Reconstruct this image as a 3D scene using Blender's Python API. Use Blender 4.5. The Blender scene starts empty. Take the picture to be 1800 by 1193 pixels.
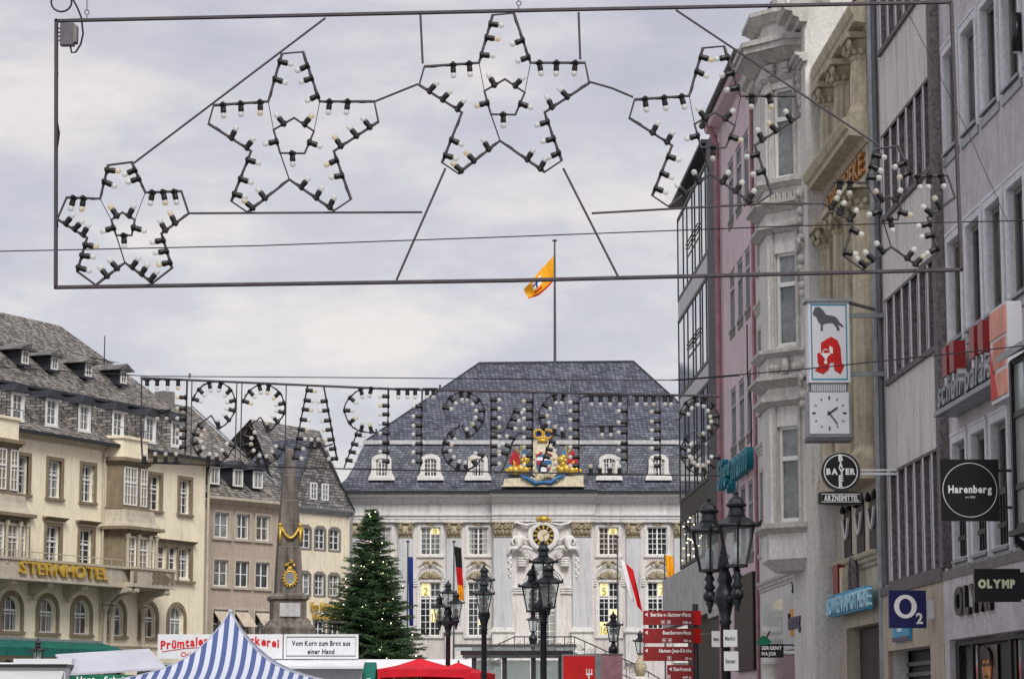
import bpy, bmesh, math, random
from mathutils import Vector, Matrix
rnd = random.Random(7)
S = bpy.context.scene
C = S.collection
R = math.radians

# ------------------------------------------------------------------ camera, sky, sun, exposure
F, CX, CY, EYE = 4500.0, 900.0, 596.5, 1.7            # focal length in photo pixels, centre, eye height
PITCH = math.atan((1253 - CY) / F)
cam = bpy.data.cameras.new('camera'); cam.lens = 90; cam.sensor_width = 36
cam.clip_start = .5; cam.clip_end = 3000
co = bpy.data.objects.new('camera', cam); C.objects.link(co)
co.location = (0, 0, EYE); co.rotation_euler = (R(90) + PITCH, 0, 0)
S.camera = co
S.render.resolution_x, S.render.resolution_y = 1024, 678

SUN_EL, SUN_AZ = 46, 169                               # azimuth clockwise from +Y: behind the camera
W = bpy.data.worlds.new('World'); S.world = W; W.use_nodes = True
nt = W.node_tree; N = nt.nodes; L = nt.links
for n in list(N): N.remove(n)
out = N.new('ShaderNodeOutputWorld'); bg = N.new('ShaderNodeBackground'); L.new(bg.outputs[0], out.inputs[0])
sky = N.new('ShaderNodeTexSky'); sky.sky_type = 'NISHITA'; sky.sun_disc = False
sky.sun_elevation = R(SUN_EL); sky.sun_rotation = R(SUN_AZ)
sks = N.new('ShaderNodeVectorMath'); sks.operation = 'SCALE'; sks.inputs['Scale'].default_value = .10
L.new(sky.outputs[0], sks.inputs[0])
tc = N.new('ShaderNodeTexCoord')
mp = N.new('ShaderNodeMapping'); mp.inputs['Scale'].default_value = (1, 1, 2.6); mp.inputs['Location'].default_value = (.35, 0, .2)
L.new(tc.outputs['Generated'], mp.inputs[0])
no = N.new('ShaderNodeTexNoise'); no.inputs['Scale'].default_value = 9; no.inputs['Detail'].default_value = 7; no.inputs['Roughness'].default_value = .6
L.new(mp.outputs[0], no.inputs['Vector'])
cr = N.new('ShaderNodeValToRGB'); e = cr.color_ramp.elements
e[0].position = .34; e[0].color = (.255, .248, .276, 1); e[1].position = .66; e[1].color = (.415, .378, .352, 1)
m_ = cr.color_ramp.elements.new(.50); m_.color = (.308, .295, .312, 1)
L.new(no.outputs['Fac'], cr.inputs[0])
mx = N.new('ShaderNodeMixRGB'); mx.inputs[0].default_value = .9
L.new(sks.outputs[0], mx.inputs[1]); L.new(cr.outputs[0], mx.inputs[2])
L.new(mx.outputs[0], bg.inputs[0]); bg.inputs[1].default_value = 1.0

sun = bpy.data.lights.new('sun', 'SUN'); sun.energy = 1.5; sun.angle = R(24); sun.color = (1, .96, .9)
so = bpy.data.objects.new('sun', sun); C.objects.link(so)
_d = Vector((math.sin(R(SUN_AZ)) * math.cos(R(SUN_EL)), math.cos(R(SUN_AZ)) * math.cos(R(SUN_EL)), math.sin(R(SUN_EL))))
so.rotation_euler = _d.to_track_quat('Z', 'Y').to_euler()
S.view_settings.view_transform = 'Standard'; S.view_settings.look = 'None'
S.view_settings.exposure = 1.03; S.view_settings.gamma = 1

# ------------------------------------------------------------------ measuring helpers
_c, _s = math.cos(PITCH), math.sin(PITCH)
def ray(x, y):
    a = (x - CX) / F; b = (CY - y) / F
    return Vector((a, _c - b * _s, _s + b * _c))
def at(x, y, Y):                                       # photo pixel -> world point at distance Y
    r = ray(x, y); t = Y / r.y
    return Vector((r.x * t, Y, EYE + r.z * t))
class Frame:                                           # a facade: u along it, y into the wall, z up
    def __init__(s, ox, oy, dx, dy):
        n = math.hypot(dx, dy); s.o = Vector((ox, oy, 0)); s.d = Vector((dx / n, dy / n, 0))
        s.n = Vector((-s.d.y, s.d.x, 0)); s.rot = math.atan2(dy, dx)
    def pt(s, u, y, z): return s.o + s.d * u + s.n * y + Vector((0, 0, z))
    def hit(s, x, y, depth=0):
        r = ray(x, y); o = s.o + s.n * depth
        t = o.dot(s.n) / r.dot(s.n); p = r * t
        return (p - o).dot(s.d), EYE + p.z

# ------------------------------------------------------------------ materials
MATS = {}
def mat(name, col, rough=.75, metal=0, var=.12, scale=3, bump=0, bscale=40, streak=0, emit=0, spec=.3):
    if name in MATS: return MATS[name]
    m = bpy.data.materials.new(name); m.use_nodes = True; MATS[name] = m
    n = m.node_tree.nodes; l = m.node_tree.links; p = n['Principled BSDF']
    p.inputs['Roughness'].default_value = rough; p.inputs['Metallic'].default_value = metal
    p.inputs['Specular IOR Level'].default_value = spec
    p.inputs['Base Color'].default_value = (*col, 1)
    tcn = n.new('ShaderNodeTexCoord')
    if var > 0:
        no = n.new('ShaderNodeTexNoise'); no.inputs['Scale'].default_value = scale; no.inputs['Detail'].default_value = 8
        no.inputs['Roughness'].default_value = .65
        l.new(tcn.outputs['Object'], no.inputs['Vector'])
        fac = no.outputs['Fac']
        if streak:
            mpn = n.new('ShaderNodeMapping'); mpn.inputs['Scale'].default_value = (3.5, 3.5, .25)
            l.new(tcn.outputs['Object'], mpn.inputs[0])
            n2 = n.new('ShaderNodeTexNoise'); n2.inputs['Scale'].default_value = 1.6; n2.inputs['Detail'].default_value = 6
            l.new(mpn.outputs[0], n2.inputs['Vector'])
            mm = n.new('ShaderNodeMixRGB'); mm.inputs[0].default_value = streak
            l.new(no.outputs['Fac'], mm.inputs[1]); l.new(n2.outputs['Fac'], mm.inputs[2]); fac = mm.outputs[0]
        r = n.new('ShaderNodeValToRGB'); el = r.color_ramp.elements
        el[0].position = .3; el[1].position = .7
        el[0].color = tuple(max(0, c * (1 - var * 1.6)) for c in col) + (1,)
        el[1].color = tuple(min(1, c * (1 + var)) for c in col) + (1,)
        l.new(fac, r.inputs[0]); col_out = r.outputs[0]
        if streak:                                     # run-off stains and blotches of old render
            mp2 = n.new('ShaderNodeMapping'); mp2.inputs['Scale'].default_value = (2.1, 2.1, .22); mp2.inputs['Location'].default_value = (3.1, 1.7, .4)
            l.new(tcn.outputs['Object'], mp2.inputs[0])
            n3 = n.new('ShaderNodeTexNoise'); n3.inputs['Scale'].default_value = 2.3; n3.inputs['Detail'].default_value = 10; n3.inputs['Roughness'].default_value = .7
            l.new(mp2.outputs[0], n3.inputs['Vector'])
            r3 = n.new('ShaderNodeValToRGB'); r3.color_ramp.elements[0].position = .50; r3.color_ramp.elements[1].position = .74
            r3.color_ramp.elements[0].color = (1, 1, 1, 1); r3.color_ramp.elements[1].color = tuple(max(.4, 1 - k_ * streak) for k_ in (.78, .82, .88)) + (1,)
            l.new(n3.outputs['Fac'], r3.inputs[0])
            n4 = n.new('ShaderNodeTexNoise'); n4.inputs['Scale'].default_value = 13; n4.inputs['Detail'].default_value = 6; l.new(tcn.outputs['Object'], n4.inputs['Vector'])
            r4 = n.new('ShaderNodeValToRGB'); r4.color_ramp.elements[0].position = .35; r4.color_ramp.elements[1].position = .65
            r4.color_ramp.elements[0].color = (.88, .88, .88, 1); r4.color_ramp.elements[1].color = (1.06, 1.06, 1.06, 1); l.new(n4.outputs['Fac'], r4.inputs[0])
            for src in (r3, r4):
                mu = n.new('ShaderNodeMixRGB'); mu.blend_type = 'MULTIPLY'; mu.inputs[0].default_value = 1
                l.new(col_out, mu.inputs[1]); l.new(src.outputs[0], mu.inputs[2]); col_out = mu.outputs[0]
        l.new(col_out, p.inputs['Base Color'])
    if bump:
        b = n.new('ShaderNodeBump'); b.inputs['Strength'].default_value = bump; b.inputs['Distance'].default_value = .02
        nb = n.new('ShaderNodeTexNoise'); nb.inputs['Scale'].default_value = bscale; nb.inputs['Detail'].default_value = 4
        l.new(tcn.outputs['Object'], nb.inputs['Vector']); l.new(nb.outputs['Fac'], b.inputs['Height'])
        l.new(b.outputs[0], p.inputs['Normal'])
    if emit:
        p.inputs['Emission Color'].default_value = (*col, 1); p.inputs['Emission Strength'].default_value = emit
    return m
def slate(name, dark, light, bw=.30, bh=.16, mort=(.02, .02, .025)):
    m = bpy.data.materials.new(name); m.use_nodes = True; MATS[name] = m
    n = m.node_tree.nodes; l = m.node_tree.links; p = n['Principled BSDF']
    p.inputs['Roughness'].default_value = .55; p.inputs['Specular IOR Level'].default_value = .35
    t = n.new('ShaderNodeTexCoord'); sp = n.new('ShaderNodeSeparateXYZ'); l.new(t.outputs['Object'], sp.inputs[0])
    ad = n.new('ShaderNodeMath'); ad.operation = 'ADD'; l.new(sp.outputs[0], ad.inputs[0]); l.new(sp.outputs[1], ad.inputs[1])
    wob = n.new('ShaderNodeTexNoise'); wob.inputs['Scale'].default_value = 2.2; wob.inputs['Detail'].default_value = 5; l.new(t.outputs['Object'], wob.inputs['Vector'])
    wz = n.new('ShaderNodeMath'); wz.operation = 'MULTIPLY_ADD'; wz.inputs[1].default_value = .16
    l.new(wob.outputs['Fac'], wz.inputs[0]); l.new(sp.outputs[2], wz.inputs[2])
    cb = n.new('ShaderNodeCombineXYZ'); l.new(ad.outputs[0], cb.inputs[0]); l.new(wz.outputs[0], cb.inputs[1])
    br = n.new('ShaderNodeTexBrick'); br.inputs['Scale'].default_value = 1
    br.inputs['Brick Width'].default_value = bw; br.inputs['Row Height'].default_value = bh
    br.inputs['Mortar Size'].default_value = .018; br.inputs['Mortar Smooth'].default_value = .3; br.inputs['Bias'].default_value = -.1
    br.inputs['Color1'].default_value = (*dark, 1); br.inputs['Color2'].default_value = (*light, 1); br.inputs['Mortar'].default_value = (*mort, 1)
    l.new(cb.outputs[0], br.inputs['Vector'])
    n2 = n.new('ShaderNodeTexNoise'); n2.inputs['Scale'].default_value = 1.3; n2.inputs['Detail'].default_value = 9; n2.inputs['Roughness'].default_value = .7
    l.new(t.outputs['Object'], n2.inputs['Vector'])
    r = n.new('ShaderNodeValToRGB'); r.color_ramp.elements[0].position = .3; r.color_ramp.elements[1].position = .72
    r.color_ramp.elements[0].color = (.5, .5, .5, 1); r.color_ramp.elements[1].color = (1.35, 1.32, 1.28, 1)
    l.new(n2.outputs['Fac'], r.inputs[0])
    mu = n.new('ShaderNodeMixRGB'); mu.blend_type = 'MULTIPLY'; mu.inputs[0].default_value = 1
    l.new(br.outputs['Color'], mu.inputs[1]); l.new(r.outputs[0], mu.inputs[2]); l.new(mu.outputs[0], p.inputs['Base Color'])
    b = n.new('ShaderNodeBump'); b.inputs['Strength'].default_value = .8; b.inputs['Distance'].default_value = .03; b.invert = True
    l.new(br.outputs['Fac'], b.inputs['Height']); l.new(b.outputs[0], p.inputs['Normal'])
    return m
def stripes(name, c1, c2, width):                      # woven stripes along the cloth
    m = bpy.data.materials.new(name); m.use_nodes = True; MATS[name] = m
    n = m.node_tree.nodes; l = m.node_tree.links; p = n['Principled BSDF']; p.inputs['Roughness'].default_value = .8
    a = n.new('ShaderNodeAttribute'); a.attribute_name = 'stripe'
    s = n.new('ShaderNodeMath'); s.operation = 'MULTIPLY'; s.inputs[1].default_value = 1 / width; l.new(a.outputs['Fac'], s.inputs[0])
    f = n.new('ShaderNodeMath'); f.operation = 'FRACT'; l.new(s.outputs[0], f.inputs[0])
    g = n.new('ShaderNodeMath'); g.operation = 'GREATER_THAN'; g.inputs[1].default_value = .5; l.new(f.outputs[0], g.inputs[0])
    mxx = n.new('ShaderNodeMixRGB'); mxx.inputs[1].default_value = (*c1, 1); mxx.inputs[2].default_value = (*c2, 1)
    l.new(g.outputs[0], mxx.inputs[0]); l.new(mxx.outputs[0], p.inputs['Base Color'])
    return m
def clear_glass(name, tint=(.9, .95, .95), keep=.7, rough=.05):
    m = bpy.data.materials.new(name); m.use_nodes = True; MATS[name] = m
    n = m.node_tree.nodes; l = m.node_tree.links; n.remove(n['Principled BSDF'])
    t = n.new('ShaderNodeBsdfTransparent'); t.inputs[0].default_value = (*tint, 1)
    g = n.new('ShaderNodeBsdfPrincipled'); g.inputs['Base Color'].default_value = (.75, .76, .74, 1); g.inputs['Roughness'].default_value = rough
    mxs = n.new('ShaderNodeMixShader'); mxs.inputs[0].default_value = 1 - keep
    l.new(t.outputs[0], mxs.inputs[1]); l.new(g.outputs[0], mxs.inputs[2]); l.new(mxs.outputs[0], n['Material Output'].inputs[0])
    return m
def M(n): return MATS[n]

mat('hotel_wall', (.90, .82, .62), .85, var=.10, scale=.9, bump=.2, bscale=25, streak=.25)
mat('hotel_stone', (.25, .20, .135), .85, var=.22, scale=3, bump=.3, streak=.4)
mat('brown_wall', (.46, .38, .31), .85, var=.10, scale=.9, bump=.2, streak=.45)
mat('cream_wall', (.80, .72, .56), .85, var=.10, scale=.9, bump=.2, streak=.45)
mat('stone_trim', (.50, .45, .36), .85, var=.16, scale=3, streak=.4)
mat('grey_trim', (.20, .19, .18), .8, var=.18, scale=4)
mat('hall_wall', (.66, .66, .66), .85, var=.08, scale=.7, streak=.5)
mat('hall_pink', (.66, .625, .615), .85, var=.08, scale=.8, streak=.5)
mat('hall_pilaster', (.54, .55, .575), .85, var=.10, scale=1.2, streak=.5)
mat('hall_white', (.70, .69, .67), .8, var=.10, scale=2, streak=.4)
mat('gilt_stone', (.40, .345, .23), .55, var=.35, scale=9)
mat('bronze_letter', (.50, .23, .045), .45, metal=.2, var=.3, scale=8)
mat('gold', (.60, .40, .07), .35, metal=.35, var=.25, scale=8)
mat('window_white', (.74, .74, .73), .6, var=.06, scale=4)
mat('dark_metal', (.022, .023, .028), .5, metal=.3, var=.25, scale=6, spec=.5)
mat('lamp_iron', (.022, .026, .033), .42, metal=.4, var=.35, scale=7, spec=.6)
mat('grey_metal', (.13, .125, .14), .45, metal=.5, var=.2, scale=5)
mat('zinc', (.30, .32, .34), .45, metal=.5, var=.2, scale=3)
mat('socket_black', (.008, .007, .008), .5, var=0, spec=.4)
mat('wire_black', (.02, .018, .022), .6, var=0)
mat('frame_steel', (.075, .065, .075), .5, metal=.3, var=.2, scale=9)
mat('glass_dark', (.03, .036, .042), .06, var=.6, scale=1.1, spec=.7)
mat('glass_curtain', (.13, .14, .14), .10, var=.7, scale=1.7, spec=.7)
mat('glass_warm', (.10, .075, .05), .10, var=.6, scale=1.5, spec=.7)
mat('glass_pale', (.22, .24, .25), .10, var=.5, scale=1.2, spec=.7)
mat('curtain_cloth', (.36, .36, .34), .6, var=.2, scale=6)
mat('glass_sky', (.62, .66, .70), .06, metal=.85, var=.15, scale=.5, spec=.8)
mat('glass_blue', (.10, .16, .21), .06, metal=.3, var=.4, scale=.8, spec=.8)
mat('lit_pane', (.90, .76, .36), .5, var=0, emit=.32)
mat('lit_number', (.45, .33, .08), .6, var=0)
slate('slate_light', (.12, .112, .105), (.46, .43, .39), .21, .12)
slate('slate_mid', (.11, .108, .105), (.32, .31, .30), .30, .17)
slate('slate_blue', (.062, .072, .105), (.165, .182, .24), .26, .15, (.015, .017, .025))
mat('slate_dark', (.035, .038, .05), .5, var=.3, scale=3, bump=.3)
mat('lilac_wall', (.62, .59, .625), .9, var=.16, scale=2.2, bump=.7, bscale=30, streak=.3)
mat('reveal_white', (.75, .77, .82), .7, var=.06, scale=2, streak=.4)
mat('slat_wall', (.74, .72, .70), .85, var=.10, scale=1, bump=.25, streak=.6)
mat('pier_dark', (.06, .055, .065), .6, var=.2, scale=2)
mat('dark_stone', (.17, .15, .16), .75, var=.4, scale=14, bump=.3)
mat('apo_wall', (.58, .53, .43), .85, var=.16, scale=1.6, bump=.2, streak=.5)
mat('apo_stone', (.54, .49, .37), .85, var=.22, scale=3, bump=.3, streak=.5)
mat('bay_wall', (.70, .69, .665), .85, var=.10, scale=1.4, streak=.5)
mat('bay_trim', (.54, .53, .50), .8, var=.2, scale=5, streak=.4)
mat('pink_wall', (.72, .60, .65), .85, var=.10, scale=1.2, bump=.3, streak=.5)
mat('pink_pipe', (.42, .22, .25), .6, var=.2, scale=4)
mat('concrete', (.52, .52, .53), .8, var=.2, scale=1.6, bump=.2, streak=.3)
mat('beige_stone', (.52, .45, .36), .8, var=.14, scale=2.5, streak=.4)
mat('panel_light', (.52, .53, .54), .5, var=.08, scale=1)
mat('shop_dark', (.012, .011, .012), .5, var=.3, scale=2)
mat('brown_dark', (.05, .04, .035), .6, var=.3, scale=2)
mat('white_plastic', (.72, .74, .78), .4, var=.06, scale=2)
mat('white_print', (.85, .85, .85), .5, var=0)
mat('pale_print', (.75, .8, .55), .5, var=0)
mat('red_print', (.60, .015, .015), .5, var=.12, scale=3)
mat('sign_red', (.24, .006, .008), .4, var=.12, scale=2, spec=.5)
mat('navy', (.008, .010, .10), .35, var=.15, scale=3, spec=.5)
mat('sign_black', (.006, .006, .008), .3, var=.3, scale=3, spec=.5)
mat('teal', (.01, .22, .30), .45, var=.2, scale=4)
mat('sky_blue', (.04, .36, .60), .45, var=.15, scale=4)
mat('pale_blue', (.42, .72, .86), .45, var=.1, scale=4)
mat('orange_paint', (.70, .34, .06), .6, var=.15, scale=5)
mat('orange_soft', (.72, .30, .22), .5, var=.18, scale=2)
mat('grey_print', (.10, .10, .12), .6, var=0)
mat('blue_line', (.05, .28, .40), .5, var=0)
mat('green_canvas', (.01, .13, .10), .8, var=.25, scale=2)
mat('green_board', (.01, .16, .08), .6, var=.2, scale=2)
mat('red_canvas', (.62, .01, .025), .75, var=.2, scale=1.5)
mat('grey_canvas', (.45, .46, .53), .6, var=.08, scale=1)
mat('skin_photo', (.60, .26, .08), .6, var=.4, scale=6)
mat('obelisk_stone', (.17, .145, .13), .7, var=.55, scale=2.2, bump=.5, streak=.6)
mat('bark', (.06, .045, .03), .9, var=.3, scale=8)
mat('needles', (.028, .066, .028), .7, var=.6, scale=1.4)
mat('needles_light', (.065, .13, .045), .7, var=.5, scale=1.4)
mat('fairy_light', (1, .88, .55), .5, var=0, emit=2.5)
mat('flag_blue', (.015, .035, .22), .8, var=.2, scale=2)
mat('flag_black', (.012, .012, .012), .8, var=.2, scale=2)
mat('flag_red', (.55, .01, .015), .8, var=.15, scale=2)
mat('flag_gold', (.80, .36, .01), .8, var=.15, scale=2)
mat('flag_white', (.75, .74, .76), .8, var=.1, scale=2)
mat('arms_red', (.42, .02, .03), .6, var=.3, scale=5)
mat('arms_blue', (.04, .16, .36), .6, var=.3, scale=5)
mat('arms_cream', (.62, .56, .42), .7, var=.2, scale=5)
mat('paving', (.16, .15, .15), .85, var=.3, scale=1.5, bump=.5, bscale=9)
mat('soil_green', (.04, .07, .03), .9, var=.5, scale=8)
clear_glass('lamp_glass', (.86, .92, .92), .82, .05)
clear_glass('bulb_glass', (.95, .95, .94), .52, .15)
clear_glass('bulb_warm', (.95, .84, .6), .6, .15)
clear_glass('shelter_glass', (.72, .80, .80), .62, .05)
stripes('tent_stripe', (.52, .55, .64), (.06, .095, .25), .235)

# ------------------------------------------------------------------ mesh helpers
class MB:
    def __init__(s, off=0): s.v = []; s.f = []; s.off = off; s.mi = []; s.cur = 0
    def add(s, vs, fs):
        b = len(s.v); s.v += [Vector((p[0] - s.off, p[1], p[2])) for p in vs]
        s.f += [[i + b for i in f] for f in fs]; s.mi += [s.cur] * len(fs); return s
    def box(s, x0, x1, y0, y1, z0, z1):
        if x0 > x1: x0, x1 = x1, x0
        if y0 > y1: y0, y1 = y1, y0
        if z0 > z1: z0, z1 = z1, z0
        v = [(x, y, z) for x in (x0, x1) for y in (y0, y1) for z in (z0, z1)]
        return s.add(v, [(0, 1, 3, 2), (4, 6, 7, 5), (0, 4, 5, 1), (2, 3, 7, 6), (0, 2, 6, 4), (1, 5, 7, 3)])
    def quad(s, *p): return s.add(p, [tuple(range(len(p)))])
    def prism(s, poly, y0, y1):                        # outline in x,z pushed along y
        n = len(poly); v = [(x, y0, z) for x, z in poly] + [(x, y1, z) for x, z in poly]
        return s.add(v, [tuple(range(n)), tuple(range(2 * n - 1, n - 1, -1))] + [(i, (i + 1) % n + 0, (i + 1) % n + n, i + n)[::-1] for i in range(n)])
    def prismx(s, poly, x0, x1):                       # profile in y,z pushed along x
        n = len(poly); v = [(x0, y, z) for y, z in poly] + [(x1, y, z) for y, z in poly]
        return s.add(v, [tuple(range(n)), tuple(range(2 * n - 1, n - 1, -1))] + [(i, (i + 1) % n, (i + 1) % n + n, i + n)[::-1] for i in range(n)])
    def prismz(s, poly, z0, z1, top=None):             # plan in x,y pushed up; top = plan at z1
        top = top or poly; n = len(poly); v = [(x, y, z0) for x, y in poly] + [(x, y, z1) for x, y in top]
        return s.add(v, [tuple(range(n))[::-1], tuple(range(n, 2 * n))] + [(i, (i + 1) % n, (i + 1) % n + n, i + n) for i in range(n)])
    def tube(s, pts, r, n=6, closed=False):
        P = [Vector(p) for p in pts]; k = len(P); rings = []
        for i, p in enumerate(P):
            a = P[i - 1] if (i or closed) else p; b = P[(i + 1) % k] if (i < k - 1 or closed) else p
            d = (b - a)
            d = d.normalized() if d.length > 1e-9 else Vector((0, 0, 1))
            up = Vector((0, 1, 0)) if abs(d.y) < .9 else Vector((1, 0, 0))
            q = d.cross(up).normalized(); w = d.cross(q)
            rr = r[i] if isinstance(r, (list, tuple)) else r
            rings.append([p + (q * math.cos(2 * math.pi * j / n) + w * math.sin(2 * math.pi * j / n)) * rr for j in range(n)])
        v = [tuple(x) for g in rings for x in g]; f = []
        for i in range(k if closed else k - 1):
            a = i * n; b = ((i + 1) % k) * n
            f += [(a + j, a + (j + 1) % n, b + (j + 1) % n, b + j) for j in range(n)]
        if not closed: f += [tuple(range(n))[::-1], tuple(range((k - 1) * n, k * n))]
        return s.add(v, f)
    def lathe(s, prof, n=12, c=(0, 0, 0), ph=0, sq=None):
        v = []; f = []
        for r, z in prof:
            for j in range(n):
                a = 2 * math.pi * (j + ph) / n
                v.append((c[0] + r * math.cos(a), c[1] + r * math.sin(a), c[2] + z))
        for i in range(len(prof) - 1):
            f += [(i * n + j, i * n + (j + 1) % n, (i + 1) * n + (j + 1) % n, (i + 1) * n + j) for j in range(n)]
        f += [tuple(range(n))[::-1], tuple(range((len(prof) - 1) * n, len(prof) * n))]
        return s.add(v, f)
    def ball(s, c, r, n=8, m=5, sx=1, sy=1, sz=1):
        v = [(c[0], c[1], c[2] - r * sz)]; f = []
        for i in range(1, m):
            t = math.pi * i / m - math.pi / 2
            for j in range(n):
                a = 2 * math.pi * j / n
                v.append((c[0] + r * sx * math.cos(t) * math.cos(a), c[1] + r * sy * math.cos(t) * math.sin(a), c[2] + r * sz * math.sin(t)))
        v.append((c[0], c[1], c[2] + r * sz)); k = len(v) - 1
        f += [(0, 1 + (j + 1) % n, 1 + j) for j in range(n)]
        for i in range(m - 2):
            a = 1 + i * n; b = a + n
            f += [(a + j, a + (j + 1) % n, b + (j + 1) % n, b + j) for j in range(n)]
        a = 1 + (m - 2) * n
        f += [(a + j, a + (j + 1) % n, k) for j in range(n)]
        return s.add(v, f)
    def spiral(s, cx, cz, y, r0, r1, turns, tr, sgn=1, a0=0):
        k = int(14 * turns); pts = []
        for i in range(k + 1):
            t = i / k; a = a0 + sgn * 2 * math.pi * turns * t; rr = r0 + (r1 - r0) * t
            pts.append((cx + rr * math.cos(a), y, cz + rr * math.sin(a)))
        return s.tube(pts, tr, 5)
    def mesh(s, name, mats, smooth=False):
        me = bpy.data.meshes.new(name); me.from_pydata([tuple(p) for p in s.v], [], s.f)
        for m in (mats if isinstance(mats, (list, tuple)) else [mats]): me.materials.append(M(m))
        if any(s.mi): me.polygons.foreach_set('material_index', s.mi)
        if smooth: me.polygons.foreach_set('use_smooth', [True] * len(me.polygons))
        me.update(); return me
    def build(s, name, mats, parent=None, smooth=False, kind=None):
        return link(name, s.mesh(name, mats, smooth), parent, kind)
def link(name, me, parent=None, kind=None, loc=None, rot=None):
    o = bpy.data.objects.new(name, me); C.objects.link(o)
    if parent is not None: o.parent = parent
    if kind: o['kind'] = kind
    if loc is not None: o.location = loc
    if rot is not None: o.rotation_euler = rot
    return o
def tag(o, label, cat, group=None):
    o['label'] = label; o['category'] = cat
    if group: o['group'] = group
    return o
def thing(name, label, cat, loc=(0, 0, 0), rz=0, group=None):
    o = bpy.data.objects.new(name, None); C.objects.link(o); o.empty_display_size = .3
    o.location = loc; o.rotation_euler = (0, 0, rz)
    return tag(o, label, cat, group)
CH = {}
def char_mesh(ch, size, depth, matname, bold=0, shear=0):
    key = (ch, round(size, 3), round(depth, 3), matname, round(bold, 4), shear)
    if key not in CH:
        cu = bpy.data.curves.new('t', 'FONT'); cu.body = ch; cu.size = size; cu.extrude = depth / 2; cu.offset = bold; cu.shear = shear
        cu.resolution_u = 3
        o = bpy.data.objects.new('t', cu); C.objects.link(o)
        dg = bpy.context.evaluated_depsgraph_get()
        me = bpy.data.meshes.new_from_object(o.evaluated_get(dg))
        bpy.data.objects.remove(o); me.materials.clear(); me.materials.append(M(matname))
        me.transform(Matrix(((1, 0, 0, 0), (0, 0, -1, 0), (0, 1, 0, 0), (0, 0, 0, 1))))
        xs = [v.co.x for v in me.vertices] or [0, size * .3]
        CH[key] = (me, min(xs), max(xs))
    return CH[key]
def text(s, parent, size, matname, loc, width=None, depth=.01, bold=0, shear=0, name='lettering', align='l', split=False, slope=0):
    """flat or raised lettering in the x,z plane facing -y; split = one object per letter"""
    x = 0; items = []
    for ch in s:
        if ch == ' ': x += size * .3; continue
        me, a, b = char_mesh(ch, size, depth, matname, bold, shear)
        items.append((me, x - a, ch)); x += (b - a) + size * .09
    tot = max(x - size * .09, .001); k = (width / tot) if width else 1
    x0 = {'l': 0, 'c': -tot * k / 2, 'r': -tot * k}[align]
    if split:
        for me, dx, ch in items:
            o = link('letter', me, parent, loc=(loc[0] + x0 + dx * k, loc[1], loc[2] + slope * dx * k)); o.scale = (k, 1, 1)
        return
    mb = MB()
    for me, dx, ch in items:
        mb.add([(x0 + (v.co.x + dx) * k, v.co.y, v.co.z + slope * dx * k) for v in me.vertices], [tuple(p.vertices) for p in me.polygons])
    o = mb.build(name, matname, parent); o.location = loc
    return o

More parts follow.
